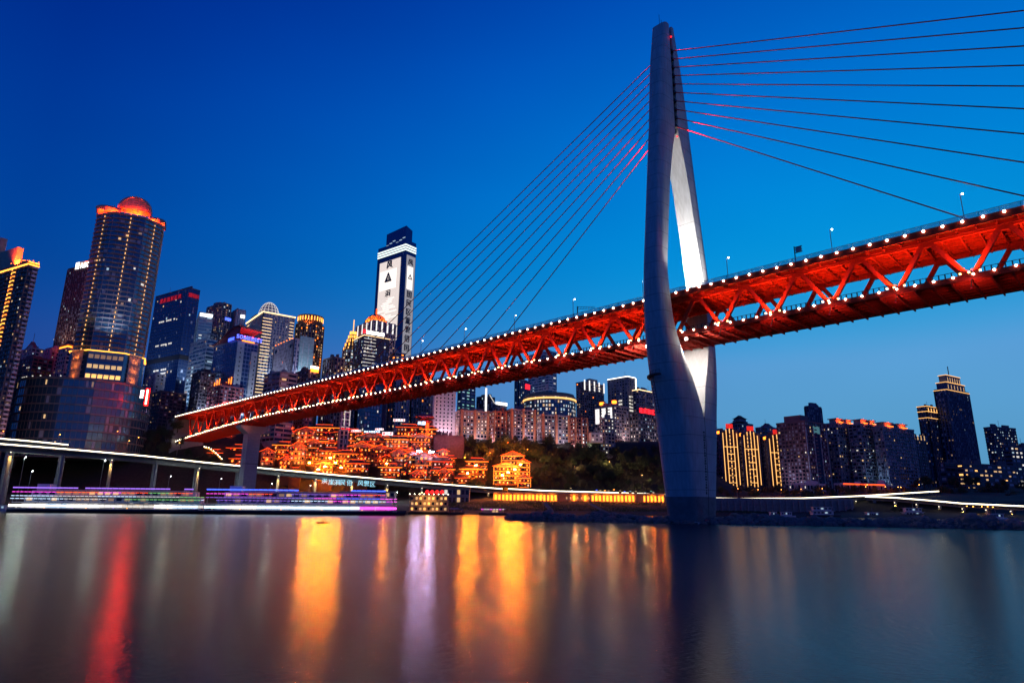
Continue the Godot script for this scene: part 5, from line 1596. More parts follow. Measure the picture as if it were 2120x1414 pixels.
	for q in signs:
		var sc := at(q[2], q[3], q[4])
		var sn := thing(q[0], q[1], "sign", Vector3(sc.x, ground(sc.x, q[4]), sc.z))
		var sw: float = q[5] * q[4] / F
		var sh: float = q[6] * q[4] / F
		var y: float = sc.y - sn.position.y
		for sg in [-1.0, 1.0]:
			bx(sn, "post", Vector3(sg * sw * 0.4, y / 2, -0.4), Vector3(0.3, y, 0.3), M["dark_metal"])
		bx(sn, "board", Vector3(0, y, 0), Vector3(sw, sh, 0.4), M["dark_metal"] if q[7] != "white" else glow("sign_white", 1.0, 0.92, 0.9, 1.6))
		var nn := maxi(2, int(sw / sh))
		for i in nn:
			glyph(sn, ["hong", "ya", "dong", "qu", "min", "guo", "chong", "feng"][(i + int(q[2])) % 8 if q[0] != "blue_name_sign" else i % 3], Vector3((i + 0.5 - nn / 2.0) * sw / nn, y, 0.35), minf(sh * 0.82, sw / nn * 0.86), M[q[7]] if q[7] != "white" else M["red_dim"], 0.0, 0.13)
		if q[7] != "red":
			omni(sn, "sign_glow", Vector3(0, y, 2.5), Color(0.9, 0.88, 1.0), 12.0, 0.5)
	# two hard white floodlights on the roofs
	for q in [[868.0, 934.0, "left white floodlight frame on the half-timbered house roof"], [893.0, 936.0, "right white floodlight frame on the pavilion roof ridge"]]:
		var fc := at(q[0], q[1], 536)
		var fl := thing("roof_floodlight", q[2].replace("left ", "small ").replace("right ", "wide "), "floodlight", Vector3(fc.x, fc.y - 2.5, fc.z))
		bx(fl, "stand", Vector3(0, 1.0, 0), Vector3(0.25, 2.4, 0.25), M["dark_metal"])
		bx(fl, "lamp", Vector3(0, 2.5, 0), Vector3(3.4, 1.2, 0.5), glow("flood_blue", 0.7, 0.55, 1.0, 260.0))
		omni(fl, "flood_glow", Vector3(0, 2.2, 1.6), Color(0.7, 0.75, 1.0), 40.0, 0.6)
	# name in big characters under the viaduct
	var nc := at(722, 999, 500)
	var nm := thing("gate_sign", "pale blue row of eight characters naming the old town under the viaduct", "sign", Vector3(nc.x, ground(nc.x, 500) - 0.5, nc.z))
	var ny := nc.y - nm.position.y
	var keys := ["hong", "ya", "dong", "min", "su", "feng", "mao", "qu"]
	var xs := [672.0, 685.0, 697.5, 709.0, 723.0, 746.0, 758.0, 771.0]
	var ys := [995.5, 997.5, 998.5, 998.5, 999.5, 1000.0, 1001.0, 1002.0]
	bx(nm, "sign_rail", Vector3(0, ny - 2.4, 0), Vector3(42, 0.25, 0.3), M["dark_metal"])
	for i in 8:
		var g := at(xs[i], ys[i], 500) - nm.position
		glyph(nm, keys[i], g, 4.1, glow("name_blue", 0.42, 0.85, 1.0, 0.8), 0.0, 0.1)
	for i in 6:
		bx(nm, "sign_post", Vector3(-19 + 7.6 * i, (ny - 2.4) / 2, -0.2), Vector3(0.25, ny - 2.4, 0.25), M["dark_metal"])
	# lit stair beside the truss
	var sp := at(432, 930, 540)
	var stn := thing("stair_rail", "gold-lit stair rail stepping down the slope below the bridge", "stairs", sp)
	var prev := Vector3.ZERO
	for i in 9:
		var q := at([422, 426, 431, 436, 441, 446, 450, 454, 458][i], [927, 928, 929, 932, 936, 940, 944, 948, 952][i], 540) - sp
		if i > 0:
			beam(stn, "rail_light", prev, q, 0.25, 0.3, M["gold"])
		bx(stn, "newel", q - Vector3(0, 3.0, 0), Vector3(0.3, 7.0, 0.3), M["timber"])
		part(stn, "rail_lamp", ball(0.3), M["bulb"], Transform3D(Basis(), q + Vector3(0, 0.9, 0)))
		prev = q

# ------------------------------------------------------------------ right bank
func make_right_bank() -> void:
	var navy := wallc("navy_wall", 0.145, 0.145, 0.203)
	var plum := wallc("plum_flat", 0.246, 0.145, 0.189)
	var slate := wallc("slate_flat", 0.246, 0.304, 0.406)
	var orange := Color(1.0, 0.33, 0.06)
	# three slabs with a lattice of light tubes
	for q in [[1462.0, 1496.0, 1532.0, 893.0, "nearest the pylon"], [1534.0, 1540.0, 1575.0, 898.0, "between the two other lattice slabs"], [1578.0, 1592.0, 1632.0, 905.0, "beside the wide plum tower"]]:
		var t := tower("lattice_slab", "dark slab with a gold tube lattice and red roof cubes, " + q[4], {"x": [q[0], q[1], q[2]], "yr": 950.0, "top": q[3], "d": 640.0, "yaw": 14.0, "style": "wall", "wall": navy, "lit": 0.01, "seen": 1030.0, "group": "slabs with gold light lattices"})
		var yb: float = at(q[1], 1008, 640).y - t.n.position.y
		for i in 5:
			var u := 0.1 + 0.2 * i
			beam(t.n, "light_tube", on_right(t, u, yb + [0.0, 1.5, 0.0, 0.0, 2.0][i], 0.8), on_right(t, u, t.h + [-1.5, 2.0, 3.0, 2.0, -1.5][i], 0.8), 0.5, 0.5, M["gold_soft"])
		for f in 6:
			var y: float = lerpf(yb + 4.0, t.h - 15.0, f / 5.0)
			var full: bool = f == 5
			bx(t.n, "light_tube", on_right(t, 0.5 if full else 0.5, y, 0.85), Vector3(t.w * (0.8 if full else 0.4), 0.5, 0.5), M["gold_soft"])
		bx(t.n, "lattice_wall", on_right(t, 0.5, (t.h + yb) / 2, 0.35), Vector3(t.w * 0.9, t.h - yb, 0.6), wallc("rust_wall", 0.232, 0.116, 0.072))
		for i in 2:
			bx(t.n, "roof_cube", on_right(t, 0.42 + 0.2 * i, t.h + 5.4, 0.5), Vector3(2.7, 4.4, 2.0), glow("red_cube", 1.0, 0.03, 0.02, 0.8))
		bx(t.n, "amber_box", on_left(t, 0.75, t.h - 0.8, 0.3), Vector3(0.6, 2.6, t.d * 0.4), M["amber"])
	var t := tower("pagoda_tower", "dark tower with a stepped pagoda roof behind the lattice slabs", {"x": [1508.0, 1533.0, 1560.0], "yr": 890.0, "top": 879.0, "d": 760.0, "yaw": 34.0, "style": "office", "wall": slate, "lit": 0.04, "pal": "dim", "seen": 1000.0})
	hip_roof(t.n, "pagoda_roof", Vector3(0, t.h + 1.6, 0), t.w * 1.1, t.d * 1.1, 4.0, M["roof_tile"], 0.6)
	bx(t.n, "roof_storey", Vector3(0, t.h + 6.5, 0), Vector3(t.w * 0.5, 3.5, t.d * 0.5), slate)
	hip_roof(t.n, "pagoda_roof", Vector3(0, t.h + 8.0, 0), t.w * 0.66, t.d * 0.66, 4.5, M["roof_tile"], 0.3)
	t = tower("hip_roof_tower", "low dark tower with a red-lit hip roof between lattice slabs", {"x": [1566.0, 1586.0, 1614.0], "yr": 895.0, "top": 886.0, "d": 720.0, "yaw": 34.0, "style": "office", "wall": slate, "lit": 0.05, "pal": "dim", "seen": 1000.0})
	hip_roof(t.n, "pitched_roof", Vector3(0, t.h + 1.6, 0), t.w * 0.7, t.d * 0.7, 5.0, wallc("old_red", 0.435, 0.116, 0.145))
	t = tower("plum_tower", "wide plum-coloured tower with pale glazed right face and teal roof panel", {"x": [1614.0, 1672.0, 1714.0], "yr": 930.0, "top": 874.0, "d": 600.0, "yaw": 36.0, "style": "flat", "wall": plum, "lit": 0.07, "pal": "mix", "seen": 1035.0, "most": 150, "blind": 0.45})
	add_facade_fill(t, Color(0.9, 0.85, 1.0), 0.6)
	bx(t.n, "teal_panel", on_right(t, 0.52, t.h - 6.0, 0.5), Vector3(t.w * 0.3, 7.0, 0.5), glow("teal_panel", 0.2, 0.55, 0.55, 0.25))
	bx(t.n, "recess_strip", on_right(t, 0.52, t.h * 0.46, 0.4), Vector3(t.w * 0.26, t.h * 0.8, 0.5), M["glass_blue"])  # blue glass strip standing in for the dark recess
	for u in [0.0, 0.36, 0.68, 1.0]:
		bx(t.n, "white_pier", on_right(t, u, t.h * 0.48, 0.5), Vector3(0.8, t.h * 0.9, 0.8), wallc("pale_grey", 0.551, 0.652, 0.720))
	plant_room(t, 0.4, 0.6, 6.0, plum, -0.2, 0.0)
	t = tower("far_dark_tower", "plain dark blue tower standing behind the plum tower", {"x": [1669.0, 1678.0, 1704.0], "yr": 870.0, "top": 842.0, "d": 900.0, "yaw": 28.0, "style": "vertical", "wall": wallc("ink_wall", 0.116, 0.160, 0.290), "lit": 0.0, "seen": 960.0})
	plant_room(t, 0.5, 0.5, 5.0, wallc("ink_wall", 0.116, 0.160, 0.290))
	for q in [[1706.0, 1738.0, 1782.0, 878.0, 630.0, "slate flats with two orange roof lanterns beside the plum tower"], [1764.0, 1790.0, 1830.0, 880.0, 620.0, "slate flats with an orange-lit roof in the middle of the bank"], [1816.0, 1836.0, 1899.0, 886.0, 610.0, "dark ribbed flats with orange lamps along a sloping roof line"]]:
		t = tower("slate_flats", q[5], {"x": [q[0], q[1], q[2]], "yr": 940.0, "top": q[3], "d": q[4], "yaw": 30.0, "style": "flat", "wall": slate, "lit": 0.07, "pal": "mix", "seen": 1030.0, "group": "slate flats with orange-lit roofs", "most": 110, "blind": 0.5})
		add_facade_fill(t, Color(0.7, 0.85, 1.0), 0.6)
		for u in [0.2, 0.66]:
			bx(t.n, "roof_lantern", on_right(t, u, t.h + 3.4, -4.5), Vector3(t.w * 0.26, 3.6, 7.0), wallc("crown_stone", 0.720, 0.522, 0.406))
			bx(t.n, "roof_slab", on_right(t, u, t.h + 5.6, -4.5), Vector3(t.w * 0.34, 0.8, 9.0), wallc("crown_stone", 0.720, 0.522, 0.406))
			bx(t.n, "roof_lamp", on_right(t, u, t.h + 2.0, 1.4), Vector3(t.w * 0.2, 0.4, 0.4), M["amber"])
			spot(t.n, "roof_wash", on_right(t, u, t.h + 2.6, 3.2), on_right(t, u, t.h + 4.0, -5.0), 66.0, orange, 90.0, 0.5)
	t = tower("small_flats", "small dark flats with lit roof fins beside the twin high-rises", {"x": [1884.0, 1894.0, 1920.0], "yr": 930.0, "top": 906.0, "d": 700.0, "yaw": 30.0, "style": "flat", "wall": navy, "lit": 0.06, "pal": "mix", "seen": 1020.0})
	for i in 4:
		bx(t.n, "roof_fin_light", on_right(t, 0.1 + 0.26 * i, t.h + 0.5, 0.7), Vector3(0.8, 5.0, 0.5), M["win_warm"])
	t = tower("gold_top_tower", "slim dark tower with a gold-lit crown beside the spired tower", {"x": [1906.0, 1924.0, 1952.0], "yr": 880.0, "top": 842.0, "d": 800.0, "yaw": 32.0, "style": "vertical", "wall": navy, "lit": 0.04, "pal": "dim", "seen": 1000.0})
	for y in [0.5, -6.0, -14.0]:
		ring_light(t, t.h + y, 0.5, M["gold_soft"], 0.9)
	for i in 5:
		bx(t.n, "crown_lamp", on_right(t, 0.1 + 0.2 * i, t.h - 4.0, 0.9), Vector3(0.6, 5.0, 0.5), M["gold_soft"])
	t = tower("spired_tower", "tallest dark tower of the far bank with gold stepped crown and spire", {"x": [1946.0, 1972.0, 2018.0], "yr": 880.0, "top": 806.0, "d": 800.0, "yaw": 32.0, "style": "vertical", "wall": wallc("ink_wall", 0.116, 0.160, 0.290), "lit": 0.03, "pal": "dim", "seen": 1010.0})
	ring_light(t, t.h - 0.5, 0.5, M["gold_soft"], 0.9)
	var y := float(t.h)
	for i in 2:
		var f: float = [0.82, 0.62][i]
		bx(t.n, "crown_step", Vector3(0, y + 5.0, 0), Vector3(t.w * f, 10.0, t.d * f), wallc("ink_wall", 0.116, 0.160, 0.290))
		bx(t.n, "crown_rim", Vector3(0, y + 10.2, 0), Vector3(t.w * f + 1.2, 0.5, t.d * f + 1.2), M["gold_soft"])
		for k in 6:
			bx(t.n, "crown_lamp", Vector3((k - 2.5) / 6.0 * t.w * f, y + 4.0, t.d * f / 2 + 0.2), Vector3(0.5, 6.5, 0.4), M["win_warm"])
		y += 10.0
	beam(t.n, "spire", Vector3(0, y, 0), Vector3(0, y + 14.0, 0), 0.8, 0.8, M["dark_metal"])
	ring_light(t, t.h * 0.26, 0.4, M["gold_soft"], 0.9)
	for q in [["edge_flats", "dark flats with blue-white windows at the bank's right end", 2044.0, 2062.0, 2108.0, 886.0, 720.0, "flat", 0.2, "cool"], ["edge_flats", "dark block with lit floors standing behind the office terraces", 2084.0, 2098.0, 2140.0, 926.0, 680.0, "stripe", 0.3, "white"], ["terraced_offices", "low terraced offices with long amber window strips", 1986.0, 2000.0, 2108.0, 962.0, 620.0, "stripe", 0.34, "gold"], ["terraced_offices", "shaded terraced offices beside the spired tower", 1950.0, 1962.0, 2002.0, 960.0, 640.0, "stripe", 0.08, "gold"], ["bank_hall", "low pale hall with a lit verandah below the plum tower", 1640.0, 1648.0, 1712.0, 1004.0, 560.0, "office", 0.1, "white"], ["bank_hall", "low hall with a glowing red eave below the slate flats", 1738.0, 1744.0, 1850.0, 1004.0, 570.0, "office", 0.06, "warm"]]:
		t = tower(q[0], q[1], {"x": [q[2], q[3], q[4]], "yr": q[5] + 30.0, "top": q[5], "d": q[6], "yaw": 22.0, "style": q[7], "wall": navy if q[0] != "bank_hall" else wallc("pale_grey", 0.551, 0.652, 0.720), "lit": q[8], "pal": q[9], "seen": 1050.0, "most": 140})
		if "red eave" in q[1]:
			bx(t.n, "eave_light", on_right(t, 0.45, t.h + 0.9, 0.9), Vector3(t.w * 0.8, 0.9, 0.6), M["orange_red"])

# ------------------------------------------------------------------ promenade and bank
func make_promenade() -> void:
	var a := at(1022, 1040, 520)
	var b := at(1378, 1048, 528)
	var n := thing("lit_arcade", "long low arcade of glowing amber bays along the shore road", "arcade", Vector3(a.x, 0, a.z))
	var dv := b - a
	dv.y = 0
	var y0 := 9.2
	var hb := 6.4
	beam(n, "back_wall", Vector3(0, y0 + hb / 2, -3), dv + Vector3(0, y0 + hb / 2, -3), 0.6, hb, M["plaster"])
	beam(n, "roof_beam", Vector3(0, y0 + hb + 0.4, -1.5), dv + Vector3(0, y0 + hb + 0.4, -1.5), 4.4, 0.8, M["concrete"])
	beam(n, "plinth", Vector3(0, y0 - 1.5, -1.5), dv + Vector3(0, y0 - 1.5, -1.5), 4.4, 3.0, M["concrete"])
	var bays := 46
	for i in bays:
		var u := (i + 0.5) / bays
		var skip: bool = (u > 0.37 and u < 0.42) or (u > 0.82 and u < 0.86)
		var c := dv * u
		bx(n, "column", dv * (float(i) / bays) + Vector3(0, y0 + hb / 2, 0.2), Vector3(0.7, hb, 0.7), M["plaster"])
		if skip:
			continue
		var dim: bool = u > 0.42 and u < 0.56 and i % 3
		bx(n, "bay_lamp", c + Vector3(0, y0 + 3.0, -2.4), Vector3(1.5 if not dim else 0.8, 4.4 if not dim else 1.6, 0.3), M["amber"] if not dim else M["win_warm"])
		if i % 3 == 0:
			omni(n, "bay_glow", c + Vector3(0, y0 + 3.4, 1.4), Color(1.0, 0.5, 0.12), 55.0, 0.4)
	# small market lights on the road above
	var r := RandomNumberGenerator.new()
	r.seed = 21
	for i in 26:
		var px := r.randf_range(1110, 1360)
		var p := at(px, r.randf_range(1008, 1018) + (px - 1110) * 0.02, 548)
		var st := thing("market_stall", "tiny lit market stall on the shore road above the arcade", "stall", Vector3(p.x, p.y - 2.6, p.z), 0.0, "market stalls on the shore road")
		bx(st, "canopy", Vector3(0, 2.4, 0), Vector3(2.6, 0.3, 2.0), M["dark_metal"])
		bx(st, "counter", Vector3(0, 0.5, 0), Vector3(2.4, 1.0, 1.0), M["timber"])
		for sg in [-1.0, 1.0]:
			bx(st, "post", Vector3(sg * 1.1, 1.2, 0.7), Vector3(0.1, 2.4, 0.1), M["dark_metal"])
		bx(st, "stall_light", Vector3(0, 2.0, 0.8), Vector3(1.4, 0.45, 0.2), M[["blue", "win_warm", "white_soft", "gold", "win_green", "win_cool"][r.randi() % 6]])
	# stairs down the bank
	for q in [[1128.0, 1043.0, 1142.0, 1066.0, "straight pale stair down the grassy bank opposite the arcade's gap"], [1222.0, 1044.0, 1256.0, 1066.0, "long slanting stair down the grassy bank near the pylon"]]:
		var p0 := at(q[0], q[1], 505)
		var p1 := at(q[2], q[3], 462)
		p0.y = ground(p0.x, 505) + 0.8
		p1.y = ground(p1.x, 462) + 0.8
		var s := thing("bank_stairs", q[4], "stairs", p1)
		for i in 24:
			var c: Vector3 = (p0 - p1) * (i / 23.0)
			bx(s, "step", c - Vector3(0, 0.8, 0), Vector3(3.0, 1.6, 2.2), M["concrete"])
	# pavilion buildings under the viaduct
	for q in [[940.0, 1042.0, 505.0, 60.0, 30.0, "pale two-storey quay building with dark openings under the viaduct"], [560.0, 1016.0, 478.0, 90.0, 22.0, "long low quay building beside the pier's foot"], [300.0, 1020.0, 436.0, 120.0, 16.0, "long dark quay shed behind the lit cruise boats"], [760.0, 1022.0, 500.0, 110.0, 22.0, "quay building with shop fronts under the character sign"]]:
		var c := at(q[0], q[1], q[2])
		var w: float = q[3] * q[2] / F
		var hh: float = q[4] * q[2] / F
		var gy := ground(c.x, q[2]) - 1.0
		var s := thing("quay_building", q[5], "building", Vector3(c.x, gy, c.z - 4))
		bx(s, "wall", Vector3(0, hh / 2, 0), Vector3(w, hh, 8), M["concrete"])
		bx(s, "roof", Vector3(0, hh + 0.2, 0.3), Vector3(w + 1.5, 0.5, 10), M["concrete"])
		bx(s, "floor_band", Vector3(0, hh / 2, 4.1), Vector3(w + 0.4, 0.7, 0.6), M["concrete"])
		var nn := int(w / 3.2)
		for i in nn:
			for f in 2:
				var lit := (i * 5 + f * 3 + int(q[0])) % 3 == 0
				bx(s, "opening", Vector3((i + 0.5 - nn / 2.0) * w / nn, hh * (0.24 + 0.5 * f), 4.02), Vector3(w / nn * 0.7, hh * 0.3, 0.15), M[["win_warm", "win_white"][i % 2]] if lit else M["glass_dark"])

# ------------------------------------------------------------------ boats
func hull_mesh(L: float, B: float, H: float, rake := 0.16) -> ArrayMesh:
	var st := begin()
	var K := 14
	var rows := []
	for k in K + 1:
		var f := float(k) / K
		var x := lerpf(-L / 2, L / 2, f)
		var b := B / 2
		if f < rake:
			b *= pow(f / rake, 0.6)
		elif f > 1.0 - rake * 0.5:
			b *= 0.55 + 0.45 * pow((1.0 - f) / (rake * 0.5), 0.6)
		var sheer := 0.25 * H * pow(absf(f - 0.5) * 2.0, 3.0)
		b = maxf(b, 0.05)
		rows.append([Vector3(x, H + sheer, b), Vector3(x, 0.3 * H, b * 0.86), Vector3(x, -0.5 * H, b * 0.5), Vector3(x, -0.5 * H, -b * 0.5), Vector3(x, 0.3 * H, -b * 0.86), Vector3(x, H + sheer, -b)])
	for k in K:
		for i in 5:
			quad(st, rows[k][i], rows[k + 1][i], rows[k + 1][i + 1], rows[k][i + 1])
		quad(st, rows[k][0], rows[k][5], rows[k + 1][5], rows[k + 1][0])
	return done(st)

func trail_boat(label: String, px: float, d: float, L: float, hues: Array, seed_: int) -> void:
	var c := at(px, 1064, d)
	var n := thing("trail_boat", label, "boat", Vector3(c.x, 0, c.z), 0.1, "cruise boats standing in for light trails")
	part(n, "hull", hull_mesh(L, 13.0, 2.0, 0.1), paint("hull_dark", 0.03, 0.03, 0.05, 0.4))
	var r := RandomNumberGenerator.new()
	r.seed = seed_
	var y := 2.0
	for f in 4:
		var l: float = L * [0.92, 0.9, 0.84, 0.7][f]
		bx(n, "deck", Vector3(0, y, 0), Vector3(l, 0.3, 12.0 - f), M["white_paint"])
		if f < 3:
			bx(n, "saloon", Vector3(L * 0.01, y + 1.5, -0.5), Vector3(l * 0.93, 2.6, 7.0), M["white_paint"])
			var nw := int(l / 4.2)
			for i in nw:
				bx(n, "cabin_window", Vector3(-l * 0.45 + l * 0.9 * (i + 0.5) / nw, y + 1.6, 3.05), Vector3(2.6, 1.3, 0.14), M[["glass_dark", "glass_dark", "win_dim", "win_warm"][r.randi() % 4]])
			var np := int(l / 6.0)
			for i in np + 1:
				bx(n, "deck_post", Vector3(-l / 2 + l * i / np, y + 1.5, 5.7 - f * 0.5), Vector3(0.16, 3.0, 0.16), M["grey_metal"])
		y += 3.1
	# coloured light strings in lengths; boat and strings stand in for blurred light trails
	var rows := [[3.5, 1.2, 0], [6.9, 0.2, 1], [8.3, 0.2, 2], [10.2, 0.2, 3], [12.3, 0.6, 4]]
	for q in rows:
		var x := -L * 0.46
		var stop: float = L * (0.46 if q[2] < 3 else 0.4)
		while x < stop:
			if q[2] > 0 and r.randf() < 0.2:
				x += r.randf_range(3.0, 9.0)
				continue
			var seg := r.randf_range(9.0, 22.0)
			seg = minf(seg, stop - x)
			if seg < 1.0:
				break
			var pool: Array = hues[q[2]]
			var hue: Material = M[pool[r.randi() % pool.size()]]
			var step := 2.4 if q[2] in [0, 4] else 1.9
			var k := maxi(1, int(seg / step))
			for i in k:
				bx(n, "saloon_window" if q[2] == 0 else "trail_light", Vector3(x + (i + 0.5) * seg / k, q[0], 6.0 - q[2] * 0.25), Vector3(seg / k - (0.22 if q[2] in [0, 4] else 0.5), q[1], 0.2), hue)
			x += seg
	for i in 14:
		part(n, "deck_lamp", ball(0.22), M[["win_white", "violet", "gold"][i % 3]], Transform3D(Basis(), Vector3(-L * 0.42 + L * 0.84 * i / 13.0, 2.5, 6.3)))
	bx(n, "wheelhouse", Vector3(-L * 0.33, 12.9, 0), Vector3(6, 2.6, 6), M["white_paint"])
	beam(n, "mast", Vector3(-L * 0.3, 14, 0), Vector3(-L * 0.3, 17.5, 0), 0.18, 0.18, M["grey_metal"])

func small_boat(called: String, label: String, px: float, py: float, L: float, kind: String, yaw := 0.0) -> Node3D:
	var q := ray(px, py)
	var d := -CAMH / q.y
	d = minf(d, 440.0)
	var n := thing(called, label, "boat", Vector3(q.x * d, 0, -d), yaw)
	part(n, "hull", hull_mesh(L, L * 0.26, maxf(0.35, L * 0.07), 0.3), M["dark_metal"] if kind != "white" else M["white_paint"])
	var H := maxf(0.35, L * 0.07)
	if kind == "tent":
		var st := begin()
		st.set_smooth_group(-1)
		var b := L * 0.085
		var top := Vector3(0, H + L * 0.16, 0)
		var cs := [Vector3(-b, H, b), Vector3(b, H, b), Vector3(b, H, -b), Vector3(-b, H, -b)]
		for i in 4:
			st.add_vertex(cs[i]); st.add_vertex(cs[(i + 1) % 4]); st.add_vertex(top)
		part(n, "tent", done(st), paint("canvas", 0.62, 0.66, 0.55, 0.9), Transform3D(Basis(), Vector3(-L * 0.08, 0, 0)))
		bx(n, "thwart", Vector3(L * 0.25, H, 0), Vector3(L * 0.05, 0.12, L * 0.2), M["timber"])
	elif kind == "white" or kind == "ferry":
		var lv := 2 if kind == "ferry" else 1
		for f in lv:
			bx(n, "cabin", Vector3(-L * 0.03, H + 1.3 + 2.6 * f, 0), Vector3(L * (0.62 - 0.1 * f), 2.3, L * 0.18), M["white_paint"])
			bx(n, "deck_roof", Vector3(-L * 0.03, H + 2.55 + 2.6 * f, 0), Vector3(L * (0.7 - 0.1 * f), 0.2, L * 0.23), M["white_paint"])
			for i in 5:
				bx(n, "cabin_window", Vector3(-L * 0.26 + L * 0.11 * i, H + 1.5 + 2.6 * f, L * 0.09 + 0.05), Vector3(L * 0.07, 0.9, 0.1), M["win_cool"] if (i + f + int(px)) % 4 == 0 else M["glass_dark"])
		beam(n, "mast", Vector3(0, H + 2.6 * lv, 0), Vector3(0, H + 2.6 * lv + 3.0, 0), 0.14, 0.14, M["grey_metal"])
	return n

func make_boats() -> void:
	trail_boat("long cruise boat standing in for green and white light trails beyond the tent boat", 230.0, 345.0, 102.0, [["white", "white_soft", "win_white", "white", "ice"], ["ice", "white_soft", "lime"], ["white_soft", "lime", "ice"], ["magenta", "orange_red", "lime"], ["violet"]], 3)
	trail_boat("long cruise boat standing in for magenta and violet light trails before the concrete pier", 628.0, 352.0, 106.0, [["white", "win_white", "ice", "white_soft", "magenta"], ["magenta", "ice", "violet"], ["violet", "magenta", "blue"], ["magenta", "orange_red", "violet"], ["violet", "violet", "blue"]], 5)
	# moored restaurant boat with red lanterns
	var c := at(888, 1064, 420)
	var n := thing("restaurant_boat", "moored yellow-lit restaurant boat with four red lanterns on its roof", "boat", Vector3(c.x, 0, c.z), 0.0)
	part(n, "hull", hull_mesh(27, 9, 1.6, 0.08), M["dark_metal"])
	for f in 3:
		bx(n, "deck", Vector3(0, 1.6 + 3.2 * f, 0), Vector3(26 - f, 0.3, 8.4), M["plaster"])
		bx(n, "saloon", Vector3(0, 3.2 + 3.2 * f, -0.4), Vector3(24 - f, 2.8, 6.4), M["plaster"])
		for i in 9:
			bx(n, "saloon_window", Vector3(-10.4 + 2.6 * i, 3.3 + 3.2 * f, 2.9), Vector3(1.3, 1.5, 0.14), M[["gold_soft", "win_warm", "glass_dark"][(i * 2 + f) % 3]])
		for i in 10:
			bx(n, "deck_post", Vector3(-12 + 2.65 * i, 3.2 + 3.2 * f, 4.0), Vector3(0.14, 3.2, 0.14), M["plaster"])
	bx(n, "roof", Vector3(0, 11.4, 0), Vector3(26, 0.4, 8.8), M["plaster"])
	for i in 4:
		part(n, "red_lantern", ball(1.3), glow("lantern_red", 1.0, 0.02, 0.02, 1.6), Transform3D(Basis(), Vector3(-1.5 + 3.1 * i, 13.6, 1)))
		beam(n, "lantern_pole", Vector3(-1.5 + 3.1 * i, 11.5, 1), Vector3(-1.5 + 3.1 * i, 15.2, 1), 0.12, 0.12, M["dark_metal"])
	for i in 9:
		part(n, "rope_lamp", ball(0.25), M["bulb"], Transform3D(Basis(), Vector3(-12 + 3.0 * i, 12.2, 4.2)))
	omni(n, "deck_glow", Vector3(0, 8.0, 8.0), Color(1.0, 0.7, 0.35), 60.0, 0.5)
	# low ferry with a lit awning
	c = at(1020, 1066, 405)
	n = thing("awning_boat", "low boat with a white-lit awning moored by the grassy bank", "boat", Vector3(c.x, 0, c.z))
	part(n, "hull", hull_mesh(17, 5, 1.2, 0.12), M["dark_metal"])
	bx(n, "cabin", Vector3(0, 2.3, 0), Vector3(13, 2.2, 3.6), M["plaster"])
	bx(n, "awning", Vector3(0, 3.7, 0), Vector3(16, 0.25, 5), M["white_paint"])
	for i in 8:
		bx(n, "awning_light", Vector3(-6.3 + 1.8 * i, 3.4, 2.5), Vector3(1.0, 0.4, 0.2), M["white_soft"] if i % 3 else M["magenta"])
	for i in 2:
		bx(n, "cabin_window", Vector3(0.5 + 2.0 * i, 2.3, 1.85), Vector3(1.4, 1.2, 0.12), M["win_warm"])
	c = at(940, 1066, 420)
	n = thing("work_barge", "low dark barge moored between the restaurant boat and the awning boat", "boat", Vector3(c.x, 0, c.z))
	part(n, "hull", hull_mesh(13, 5, 1.3, 0.1), M["dark_metal"])
	hip_roof(n, "shelter_roof", Vector3(0, 2.9, 0), 11, 5, 1.2, M["grey_metal"])
	for sg in [-1.0, 1.0]:
		for k in 3:
			bx(n, "shelter_post", Vector3(-4.5 + 4.5 * k, 2.1, sg * 1.9), Vector3(0.14, 1.9, 0.14), M["grey_metal"])
	small_boat("tent_boat", "low dark boat carrying a pale pyramid tent", 258.0, 1062.5, 20.0, "tent", 0.05)
	small_boat("bow_boat", "white boat bow by the quay steps", -8.0, 1060.0, 14.0, "white", 0.3)
	small_boat("moored_ferry", "dark two-deck ferry with a white cabin below the slate flats", 1893.0, 1066.0, 20.0, "ferry", 0.05)
	small_boat("moored_ferry", "white two-deck ferry moored below the retaining wall", 1705.0, 1069.0, 22.0, "ferry", -0.05)
	small_boat("moored_launch", "small white launch nearest the retaining wall's end", 1602.0, 1069.0, 9.0, "white", 0.5)
	small_boat("moored_launch", "white launch beside the white two-deck ferry", 1630.0, 1070.0, 11.0, "white", -0.1)
	small_boat("moored_launch", "grey launch under the bank viaduct's lit columns", 1808.0, 1070.0, 13.0, "white", 0.0)
	small_boat("moored_launch", "white launch below the ramp's downlights", 2065.0, 1077.0, 14.0, "white", 0.2)
	small_boat("skiff", "tiny dark skiff on open water below the ramp", 2003.0, 1082.0, 4.5, "open", 0.2)
	small_boat("skiff", "tiny dark skiff drifting closer to the rock bar", 2058.0, 1085.0, 4.0, "open", -0.3)
	var k := small_boat("rowing_boat", "small dark rowing boat carrying one seated person on the open river", 668.0, 1083.5, 3.6, "open", -0.12)
	# the rower sits in it, leaning forward, both arms on an oar
	var ps := thing("person", "person in dark clothes sitting in the small rowing boat, arms forward on an oar", "person", k.position + Vector3(0.15, 0.12, 0), -0.12)
	part(ps, "body", person_mesh(), paint("dark_cloth", 0.02, 0.02, 0.03, 0.9))
	part(ps, "hair", ball(0.105), paint("hair", 0.01, 0.01, 0.012, 0.7), Transform3D(Basis.from_scale(Vector3(1.0, 0.8, 1.02)), Vector3(-0.14, 1.02, 0)))
	var oar := thing("oar", "thin oar held by the rower", "oar", k.position + Vector3(-0.45, 0.55, 0.2))
	part(oar, "shaft", tube(Vector3(-1.1, -0.5, 0.5), Vector3(0.5, 0.25, -0.2), 0.03, 6), M["timber"])
